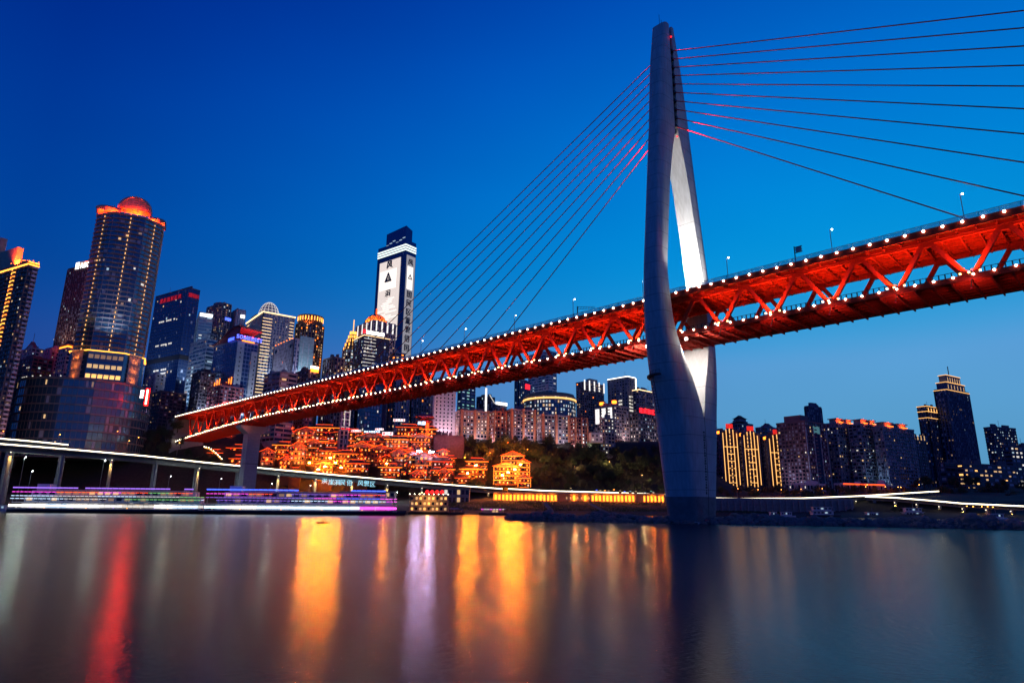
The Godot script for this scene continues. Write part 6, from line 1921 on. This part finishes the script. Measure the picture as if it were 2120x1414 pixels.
	bx(oar, "blade", Vector3(-1.2, -0.55, 0.55), Vector3(0.4, 0.04, 0.16), M["timber"], 0.4)

# a seated figure as one skin: tapered capsules joined by a smooth minimum, meshed as surface nets
func person_mesh() -> ArrayMesh:
	var B := [
		[Vector3(0.1, 0.28, 0), Vector3(0.02, 0.6, 0), 0.15, 0.16], [Vector3(0.02, 0.6, 0), Vector3(-0.07, 0.78, 0), 0.16, 0.13], [Vector3(-0.07, 0.78, 0), Vector3(-0.12, 0.92, 0), 0.055, 0.05],
		[Vector3(-0.14, 0.96, 0), Vector3(-0.15, 1.02, 0), 0.095, 0.1], [Vector3(-0.22, 0.96, 0), Vector3(-0.25, 0.95, 0), 0.03, 0.02]]
	for s in [-1.0, 1.0]:
		B.append_array([[Vector3(-0.06, 0.76, 0.14 * s), Vector3(-0.2, 0.56, 0.22 * s), 0.062, 0.05], [Vector3(-0.2, 0.56, 0.22 * s), Vector3(-0.44, 0.58, 0.12 * s), 0.05, 0.036], [Vector3(-0.44, 0.58, 0.12 * s), Vector3(-0.52, 0.58, 0.1 * s), 0.04, 0.03],
			[Vector3(0.08, 0.28, 0.09 * s), Vector3(-0.36, 0.4, 0.12 * s), 0.1, 0.075], [Vector3(-0.36, 0.4, 0.12 * s), Vector3(-0.5, 0.06, 0.12 * s), 0.07, 0.05], [Vector3(-0.5, 0.05, 0.12 * s), Vector3(-0.64, 0.04, 0.13 * s), 0.05, 0.04]])
	var c := 0.03
	var lo := Vector3(-0.78, -0.05, -0.36)
	var nx := 38
	var ny := 42
	var nz := 25
	var F3 := PackedFloat32Array()
	F3.resize(nx * ny * nz)
	for z in nz:
		for y in ny:
			for x in nx:
				var p := lo + Vector3(x, y, z) * c
				var v := 9.0
				for q in B:
					var ab: Vector3 = q[1] - q[0]
					var t := clampf((p - q[0]).dot(ab) / ab.length_squared(), 0.0, 1.0)
					var dd: float = p.distance_to(q[0] + ab * t) - lerpf(q[2], q[3], t)
					var h := clampf(0.5 + 0.5 * (v - dd) / 0.035, 0.0, 1.0)
					v = lerpf(v, dd, h) - 0.035 * h * (1.0 - h)
				F3[x + nx * (y + ny * z)] = v
	var idx := {}
	var st := begin()
	var count := 0
	for z in nz - 1:
		for y in ny - 1:
			for x in nx - 1:
				var sum := Vector3.ZERO
				var m := 0
				for e in [[0, 0, 0, 1, 0, 0], [0, 1, 0, 1, 1, 0], [0, 0, 1, 1, 0, 1], [0, 1, 1, 1, 1, 1], [0, 0, 0, 0, 1, 0], [1, 0, 0, 1, 1, 0], [0, 0, 1, 0, 1, 1], [1, 0, 1, 1, 1, 1], [0, 0, 0, 0, 0, 1], [1, 0, 0, 1, 0, 1], [0, 1, 0, 0, 1, 1], [1, 1, 0, 1, 1, 1]]:
					var a := F3[x + e[0] + nx * (y + e[1] + ny * (z + e[2]))]
					var b := F3[x + e[3] + nx * (y + e[4] + ny * (z + e[5]))]
					if (a < 0.0) != (b < 0.0):
						sum += Vector3(x + e[0], y + e[1], z + e[2]).lerp(Vector3(x + e[3], y + e[4], z + e[5]), a / (a - b))
						m += 1
				if m:
					idx[Vector3i(x, y, z)] = count
					count += 1
					st.add_vertex(lo + sum / m * c)
	for z in range(1, nz - 1):
		for y in range(1, ny - 1):
			for x in range(1, nx - 1):
				var a := F3[x + nx * (y + ny * z)] < 0.0
				for ax in 3:
					var o: Vector3i = [Vector3i(1, 0, 0), Vector3i(0, 1, 0), Vector3i(0, 0, 1)][ax]
					var b := F3[x + o.x + nx * (y + o.y + ny * (z + o.z))] < 0.0
					if a == b:
						continue
					var u: Vector3i = [Vector3i(0, 1, 0), Vector3i(0, 0, 1), Vector3i(1, 0, 0)][ax]
					var w: Vector3i = [Vector3i(0, 0, 1), Vector3i(1, 0, 0), Vector3i(0, 1, 0)][ax]
					var p := Vector3i(x, y, z)
					var ids := [idx[p - u - w], idx[p - w], idx[p], idx[p - u]]
					var order := [0, 1, 2, 0, 2, 3] if b else [0, 2, 1, 0, 3, 2]
					for i in order:
						st.add_index(ids[i])
	return done(st)

# ------------------------------------------------------------------ rocks
func rock_mesh(seed_: int) -> ArrayMesh:
	var r := RandomNumberGenerator.new()
	r.seed = seed_
	var nz := FastNoiseLite.new()
	nz.seed = seed_
	nz.frequency = 0.9
	var s := SphereMesh.new()
	s.radial_segments = 9
	s.rings = 6
	var arr := s.get_mesh_arrays()
	var v: PackedVector3Array = arr[Mesh.ARRAY_VERTEX]
	var st := begin()
	st.set_smooth_group(-1)
	for i in arr[Mesh.ARRAY_INDEX]:
		var p := v[i] * 2.0
		p *= 1.0 + 0.45 * nz.get_noise_3dv(p * 1.3)
		st.add_vertex(Vector3(p.x * 0.6, p.y * 0.42, p.z * 0.5))
	return done(st)

func make_rocks() -> void:
	var line := [[1050.0, 246.0, 2.0], [1120.0, 240.0, 4.0], [1250.0, 232.0, 7.0], [1430.0, 222.0, 12.0], [1560.0, 212.0, 8.0], [1700.0, 205.0, 6.0], [1900.0, 192.0, 4.5], [2120.0, 178.0, 3.5], [2350.0, 160.0, 3.0]]
	# the bar itself
	var st := begin()
	var rows := []
	for q in line:
		var p: Vector3 = ray(q[0], 1060) * q[1]
		var ux := Vector3(0.28, 0, 0.96)
		var row := []
		for f in [-1.0, -0.5, 0.0, 0.5, 1.0]:
			row.append(Vector3(p.x, -0.5 + 1.3 * (1.0 - f * f), p.z) + ux * q[2] * f)
		rows.append(row)
	for i in rows.size() - 1:
		for k in 4:
			quad(st, rows[i][k], rows[i + 1][k], rows[i + 1][k + 1], rows[i][k + 1])
	structure("rock_bar", done(st), M["rock"])
	var r := RandomNumberGenerator.new()
	r.seed = 17
	var kinds := []
	for i in 4:
		kinds.append(rock_mesh(30 + i))
	var tr := []
	for i in 2600:
		var f := pow(r.randf(), 0.9) * (line.size() - 1.01)
		var k := int(f)
		var u := f - k
		var px: float = lerpf(line[k][0], line[k + 1][0], u)
		var d: float = lerpf(line[k][1], line[k + 1][1], u)
		var w: float = lerpf(line[k][2], line[k + 1][2], u)
		var p := ray(px, 1060) * d
		var cross := r.randf_range(-1.05, 1.05)
		p += Vector3(0.28, 0, 0.96) * w * cross
		p.y = -0.1 + (1.0 + 1.3 * absf(sin(px * 0.021) * sin(px * 0.0083 + 1.0))) * (1.0 - cross * cross)
		var s := r.randf_range(0.8, 2.7) * (1.35 if r.randf() < 0.1 else 1.0)
		var b := Basis(Vector3.UP, r.randf() * TAU).rotated(Vector3.RIGHT, r.randf_range(-0.4, 0.4)).scaled(Vector3.ONE * s)
		tr.append(Transform3D(b, p))
	# the biggest boulders are things of their own
	var big := []
	for i in 60:
		big.append(tr.pop_back())
	for i in 4:
		var mm := MultiMesh.new()
		mm.transform_format = MultiMesh.TRANSFORM_3D
		mm.mesh = kinds[i]
		mm.instance_count = tr.size() / 4
		for j in mm.instance_count:
			mm.set_instance_transform(j, tr[j * 4 + i])
		var mi := MultiMeshInstance3D.new()
		mi.name = numbered("loose_rocks")
		mi.multimesh = mm
		mi.material_override = M["rock"]
		add_child(mi)
		mi.set_meta("kind", "stuff")
		mi.set_meta("label", ["small dark rocks heaped along the bar", "broken dark stones filling the rock bar", "rough dark cobbles along the bar's edge", "angular dark stones between the boulders"][i])
		mi.set_meta("category", "rocks")
	for i in 60:
		var t: Transform3D = big[i]
		var o := part(self, numbered("boulder"), kinds[i % 4], M["rock"], Transform3D(t.basis * r.randf_range(1.3, 1.9), t.origin + Vector3(0, 0.25, 0)))
		o.set_meta("label", ("big " if t.basis.x.length() > 1.9 else "dark ") + ["rounded", "flat", "angular", "cleft"][i % 4] + " boulder lying on the rock bar at the pylon's foot")
		o.set_meta("category", "rock")
		o.set_meta("group", "boulders on the rock bar")

# ------------------------------------------------------------------ trees
func tree_parts(seed_: int, col: Color) -> Array:
	var r := RandomNumberGenerator.new()
	r.seed = seed_
	var tk := begin()
	var limbs := [[Vector3.ZERO, Vector3(0.2, 3.2, 0.1), 0.32, 0.22]]
	for i in 6:
		var a := TAU * i / 6.0 + r.randf() * 0.6
		limbs.append([Vector3(0.2, 2.4 + 0.3 * i, 0.1), Vector3(cos(a) * r.randf_range(1.6, 2.8), r.randf_range(4.2, 6.6), sin(a) * r.randf_range(1.6, 2.8)), 0.16, 0.05])
	for l in limbs:
		var z: Vector3 = (l[1] - l[0]).normalized()
		var x := Vector3(1, 0, 0.3).cross(z).normalized()
		var y := z.cross(x)
		for i in 6:
			var u := x * cos(TAU * i / 6) + y * sin(TAU * i / 6)
			var v := x * cos(TAU * (i + 1) / 6) + y * sin(TAU * (i + 1) / 6)
			quad(tk, l[0] + u * l[2], l[0] + v * l[2], l[1] + v * l[3], l[1] + u * l[3])
	var cr_ := begin()
	cr_.set_smooth_group(-1)
	var clumps := []
	for i in 20:
		var a := r.randf() * TAU
		var rad := r.randf_range(0.4, 3.0)
		clumps.append([Vector3(cos(a) * rad, r.randf_range(3.2, 8.0 - rad * 0.7), sin(a) * rad), r.randf_range(0.8, 1.5)])
	for c in clumps:
		for i in 85:
			var dv: Vector3 = Vector3(r.randfn(), r.randfn() * 0.75, r.randfn()).normalized() * pow(r.randf(), 0.4) * c[1]
			var p: Vector3 = c[0] + dv
			var u := Vector3(r.randfn(), r.randfn(), r.randfn()).normalized() * r.randf_range(0.14, 0.28)
			var v := u.cross(Vector3(r.randfn(), r.randfn(), r.randfn())).normalized() * r.randf_range(0.1, 0.2)
			quad(cr_, p - u, p - v, p + u, p + v)
	return [done(tk), done(cr_)]

func make_trees() -> void:
	var leaf := paint("leaf", 0.055, 0.08, 0.032, 0.8)
	leaf.cull_mode = BaseMaterial3D.CULL_DISABLED
	var leaf2 := paint("leaf_dark", 0.06, 0.06, 0.035, 0.8)
	leaf2.cull_mode = BaseMaterial3D.CULL_DISABLED
	var protos := []
	for i in 3:
		protos.append(tree_parts(50 + i * 7, Color.WHITE))
	var r := RandomNumberGenerator.new()
	r.seed = 91
	var made := {}
	var zones := [
		# px range, py range (crown middle), distance range, count, group/label, size
		[960.0, 1090.0, 890.0, 945.0, 575.0, 600.0, 26, "dense broad tree on the slope above the outlined pavilion", "trees above the outlined pavilion", 1.5],
		[1090.0, 1240.0, 905.0, 960.0, 575.0, 605.0, 34, "dark tree on the steep slope below the hilltop flats", "trees on the slope below the hilltop flats", 1.4],
		[1230.0, 1380.0, 905.0, 985.0, 565.0, 600.0, 36, "dark leafy tree on the slope beside the pylon", "trees on the slope beside the pylon", 1.5],
		[1020.0, 1380.0, 994.0, 1008.0, 553.0, 562.0, 30, "low bushy tree along the shore road", "trees along the shore road", 0.85],
		[1100.0, 1300.0, 955.0, 992.0, 558.0, 574.0, 30, "rounded tree low on the slope above the shore road", "trees low on the slope above the shore road", 1.2],
		[300.0, 375.0, 868.0, 925.0, 505.0, 540.0, 18, "tree beside the bridge abutment", "trees beside the bridge abutment", 1.2],
		[380.0, 470.0, 930.0, 950.0, 520.0, 535.0, 8, "bushy tree on the slope below the lit stair", "trees below the lit stair", 0.9],
		[1490.0, 1900.0, 1008.0, 1022.0, 520.0, 560.0, 34, "street tree on the far bank above the viaduct", "street trees on the far bank", 1.0],
		[1880.0, 2120.0, 985.0, 1035.0, 500.0, 600.0, 24, "dark tree below the terraced offices", "trees below the terraced offices", 1.4],
		[940.0, 1010.0, 975.0, 1000.0, 538.0, 548.0, 9, "tree half hiding the gold-lit houses", "trees before the gold-lit houses", 1.0],
		[20.0, 300.0, 1005.0, 1040.0, 440.0, 470.0, 16, "dark bush under the river viaduct", "bushes under the river viaduct", 0.8],
		[560.0, 700.0, 868.0, 884.0, 600.0, 640.0, 10, "tree on the hilltop behind the terrace houses", "trees behind the terrace houses", 1.2],
		[1850.0, 1960.0, 1040.0, 1056.0, 448.0, 470.0, 10, "bush on the slope under the ramp", "bushes under the ramp", 0.7],
	]
	for z in zones:
		for i in z[6]:
			var px: float = lerpf(z[0], z[1], (i + r.randf()) / z[6])
			var py := r.randf_range(z[2], z[3])
			var d: float = lerpf(z[5], z[4], (py - z[2]) / (z[3] - z[2]))
			var s: float = z[9] * r.randf_range(0.8, 1.25)
			var p := at(px, py, d)
			p.y = minf(p.y - 5.5 * s, ground(p.x, d) + 3.0) if p.y - 5.5 * s < ground(p.x, d) + 14.0 else p.y - 5.5 * s
			var kind := r.randi() % 3
			var rel: float = s / z[9]
			var word: String = ("large " if rel > 1.13 else ("small " if rel < 0.92 else "middling ")) + z[7]
			if not made.has(kind):
				var o := thing("broadleaf_tree", word, "tree", p, r.randf() * TAU, z[8])
				part(o, "trunk", protos[kind][0], M["bark"])
				part(o, "crown", protos[kind][1], leaf if kind else leaf2)
				o.scale = Vector3.ONE * s
				made[kind] = o
			else:
				var o := copy(made[kind], word, p, r.randf() * TAU, s)
				o.set_meta("group", z[8])
	# rough grass on the bank
	var st := begin()
	st.set_smooth_group(-1)
	for i in 16000:
		var x := r.randf_range(-60, 190)
		var sh := table(SHORE, x)
		var d := sh + 12.0 + 50.0 * pow(r.randf(), 1.3)
		var y := ground(x, d)
		var a := r.randf() * TAU
		var hh := r.randf_range(0.3, 0.9)
		var u := Vector3(cos(a), 0, sin(a)) * 0.25
		st.add_vertex(Vector3(x, y - 0.2, -d) - u); st.add_vertex(Vector3(x, y - 0.2, -d) + u); st.add_vertex(Vector3(x + r.randf_range(-0.3, 0.3), y + hh, -d))
	var gr := part(self, "bank_grass", done(st), paint("grass", 0.06, 0.1, 0.025, 0.9))
	stuff(gr)
	gr.set_meta("label", "rough green grass on the river bank below the arcade")
	gr.set_meta("category", "grass")

# ------------------------------------------------------------------ street lamps and signs on the bridge and roads
func lamp_post(called: String, label: String, foot: Vector3, h: float, head: Material, col: Color, energy: float, group: String, arm := 0.9) -> void:
	var n := thing(called, label, "street lamp", foot, 0.0, group)
	part(n, "pole", tube(Vector3.ZERO, Vector3(0, h, 0), 0.11, 6), M["grey_metal"])
	beam(n, "arm", Vector3(0, h, 0), Vector3(arm, h + 0.25, 0), 0.12, 0.12, M["grey_metal"])
	part(n, "lamp_head", ball(0.23), head, Transform3D(Basis(), Vector3(arm, h + 0.1, 0)))
	omni(n, "lamp_light", Vector3(arm, h + 0.1, 0), col, energy, 0.2)

func make_lamps() -> void:
	var head := glow("street_white", 0.9, 0.96, 1.0, 24.0)
	for i in 8:
		var s := -86.4 + 33.66 * i
		lamp_post("bridge_lamp", "slender white street lamp on the bridge's upper deck", BO + bd * s + Vector3(0, HT, 0), 12.4, head, Color(0.9, 0.95, 1.0), 16.0, "street lamps on the bridge", 0.7)
	var w := thing("road_sign", "dark flag-shaped road sign on the bridge's upper deck", "sign", BO + bd * -41.7 + Vector3(0, HT, 0), -0.8)
	bx(w, "pole", Vector3(0, 5.0, 0), Vector3(0.25, 10.0, 0.25), M["dark_metal"])
	for k in 3:
		bx(w, "arm", Vector3(1.2, 9.6 - 0.9 * k, 0), Vector3(2.4, 0.25, 0.2), M["dark_metal"])
	bx(w, "board", Vector3(1.3, 8.7, 0.1), Vector3(1.8, 1.5, 0.08), M["grey_metal"])
	w = thing("camera_gantry", "lattice traffic gantry on the bridge's upper deck", "gantry", BO + bd * 46.0 + Vector3(0, HT, 0), -0.8)
	bx(w, "pole", Vector3(0, 4.5, 0), Vector3(0.3, 9.0, 0.3), M["dark_metal"])
	for k in 2:
		beam(w, "arm", Vector3(0, 7.8 + k, 0), Vector3(9, 6.3 + k * 0.6, 0), 0.14, 0.14, M["dark_metal"])
	for k in 6:
		beam(w, "lattice", Vector3(1.4 * k, 7.7 - 0.22 * k, 0), Vector3(1.4 * k + 0.7, 8.6 - 0.32 * k, 0), 0.08, 0.08, M["dark_metal"])
	var sod := Color(1.0, 0.42, 0.1)
	for q in [[235.0, 922.0, 893.0, 448.0], [280.0, 927.0, 906.0, 452.0], [117.0, 918.0, 900.0, 440.0], [365.0, 940.0, 917.0, 470.0], [0.0, 906.0, 893.0, 436.0], [262.0, 925.0, 913.0, 455.0]]:
		var foot := at(q[0], q[1], q[3])
		lamp_post("road_lamp", "orange street lamp on the river viaduct", foot - Vector3(0, 1.0, 0), at(q[0], q[2], q[3]).y - foot.y + 1.0, M["sodium"], sod, 30.0, "orange lamps on the river viaduct")
	for q in [[1526.0, 1012.0], [1568.0, 1014.0], [1616.0, 1014.0], [1657.0, 1013.0], [1701.0, 1012.0], [1791.0, 1008.0], [1832.0, 1008.0], [1858.0, 1009.0], [1864.0, 1009.0], [1902.0, 1004.0], [1794.0, 1004.0]]:
		var head_p := at(q[0], q[1], 530)
		lamp_post("bank_lamp", "orange street lamp on the far bank", Vector3(head_p.x, ground(head_p.x, 530), head_p.z), head_p.y - ground(head_p.x, 530), M["sodium"], sod, 40.0, "orange lamps on the far bank")
	for q in [[2003.0, 1046.0], [2016.0, 1047.0], [2034.0, 1047.0], [2046.0, 1047.0], [2057.0, 1048.0]]:
		var p := at(q[0], q[1] + 2.0, 421)
		var n := thing("ramp_downlight", "amber downlight under the descending ramp", "lamp", p, 0.0, "downlights under the ramp")
		bx(n, "bracket", Vector3(0, 0.4, 0), Vector3(0.2, 0.8, 0.2), M["dark_metal"])
		bx(n, "lamp", Vector3.ZERO, Vector3(0.45, 0.25, 0.45), M["sodium"])
		spot(n, "lamp_light", Vector3(0, -0.3, 0), Vector3(0, -10, -3), 40.0, Color(1, 0.6, 0.15), 60.0, 0.2)
	for q in [[1118.0, 952.0, 572.0, "low added floodlight on the slope beyond the pavilion"], [1190.0, 966.0, 566.0, "low added floodlight in the middle of the dark slope"], [1262.0, 956.0, 570.0, "single garden floodlight on the slope below the gabled house"], [1330.0, 984.0, 558.0, "low added floodlight on the slope nearest the pylon"], [1015.0, 938.0, 575.0, "warm added floodlight under the broad tree above the pavilion"], [1052.0, 916.0, 578.0, "warm added floodlight higher up the slope above the pavilion"], [1092.0, 930.0, 574.0, "warm added floodlight beside the slender wing of the pavilion"], [962.0, 948.0, 566.0, "warm added floodlight beside the blank cliff building"]]:
		var p := at(q[0], q[1], q[2])
		p.y = maxf(p.y, ground(p.x, q[2]) + 2.0)
		var n := thing("added_slope_lamp", q[3], "lamp", p)  # lamps added to brighten the dark slope and its trees
		bx(n, "post", Vector3(0, -1.0, 0), Vector3(0.16, 2.0, 0.16), M["dark_metal"])
		bx(n, "lamp", Vector3(0, 0.1, 0), Vector3(0.42, 0.3, 0.42), M["win_warm"] if q[0] > 1100.0 else M["amber"])
		omni(n, "lamp_light", Vector3(0, 0.8, 1.0), Color(1.0, 0.8, 0.55) if q[0] > 1100.0 else Color(1.0, 0.5, 0.15), 110.0 if q[0] > 1100.0 else 420.0, 0.3)
	# strong amber lamps added to cast long reflection columns on the water
	for q in [[683.0, 948.0, 538.0, "added amber lamp before the lantern gallery"], [706.0, 968.0, 530.0, "added amber lamp above the stone arch"], [658.0, 972.0, 528.0, "added amber lamp beside the long low house lit from below"], [672.0, 966.0, 529.0, "added amber lamp over the gable of the long low house"], [694.0, 958.0, 532.0, "added amber lamp under the lantern gallery"], [640.0, 958.0, 536.0, "added amber lamp beside the foot of the half-timbered house"], [1040.0, 984.0, 545.0, "added amber lamp at the corner of the broad gable"], [1052.0, 978.0, 545.0, "added amber lamp on the lower terrace of the pavilion"], [1066.0, 972.0, 545.0, "added amber lamp in the middle of the pavilion"], [1078.0, 962.0, 545.0, "added amber lamp beside the slender eaves of the pavilion"], [985.0, 964.0, 548.0, "added amber lamp between the gold-lit houses"], [968.0, 980.0, 546.0, "added amber lamp below the lower gold-lit house"], [800.0, 960.0, 534.0, "added amber lamp before the low red house"]]:
		var p := at(q[0], q[1], q[2])
		var n := thing("added_amber_lamp", q[3], "lamp", p - Vector3(0, 4.0, 0))
		bx(n, "pole", Vector3(0, 1.8, 0), Vector3(0.2, 3.8, 0.2), M["dark_metal"])
		bx(n, "lamp", Vector3(0, 4.0, 0), Vector3(1.5, 0.7, 0.4), M["added_amber"])
		omni(n, "lamp_light", Vector3(0, 4.0, 1.2), Color(1.0, 0.4, 0.06), 60.0, 0.5)
	# working lamps on the quay under the viaduct
	for q in [[50.0, 945.0, 425.0, "white quay lamp highest on the slope under the viaduct"], [64.0, 974.0, 415.0, "white quay lamp low on the slope beside the first column"], [214.0, 953.0, 440.0, "white quay lamp behind the lit column"], [350.0, 985.0, 450.0, "white quay lamp before the long dark shed"], [455.0, 990.0, 462.0, "white quay lamp on the slope below the abutment"], [560.0, 1000.0, 480.0, "white quay lamp beside the pier's foot"], [640.0, 1004.0, 488.0, "white quay lamp before the character sign"], [820.0, 1018.0, 500.0, "white quay lamp beside the restaurant boat's landing"]]:
		var p := at(q[0], q[1], q[2])
		var gy := ground(p.x, q[2])
		lamp_post("quay_lamp", q[3], Vector3(p.x, gy - 0.5, p.z), maxf(p.y - gy, 4.0), head, Color(0.9, 1.0, 0.95), 60.0, "lamps on the quay")
	# red neon blade and white light box on the podium's corner
	var c := at(303, 822, 500)
	var nb := thing("neon_blade", "tall red neon blade sign at the podium's corner", "sign", Vector3(c.x, c.y - 8.0, c.z))
	bx(nb, "frame", Vector3(0, 8.0, -0.3), Vector3(3.4, 14.0, 0.5), glow("blade_red", 1.0, 0.03, 0.03, 0.55))
	bx(nb, "neon_tube", Vector3(0, 8.0, 0.3), Vector3(0.9, 11.5, 0.4), glow("neon_red", 1.0, 0.03, 0.02, 190.0))
	bx(nb, "bracket", Vector3(-2.4, 8.0, -0.4), Vector3(3.0, 0.6, 0.4), M["dark_metal"])
	omni(nb, "neon_glow", Vector3(0, 8.0, 2.0), Color(1.0, 0.06, 0.04), 60.0, 0.6)
	c = at(293, 816, 502)
	nb = thing("light_box_sign", "small upright white light box at the podium's corner", "sign", Vector3(c.x, c.y - 4.0, c.z))
	bx(nb, "box", Vector3(0, 4.0, 0), Vector3(2.4, 6.4, 0.8), M["white"])
	bx(nb, "frame", Vector3(0, 4.0, -0.5), Vector3(2.8, 6.8, 0.4), M["dark_metal"])
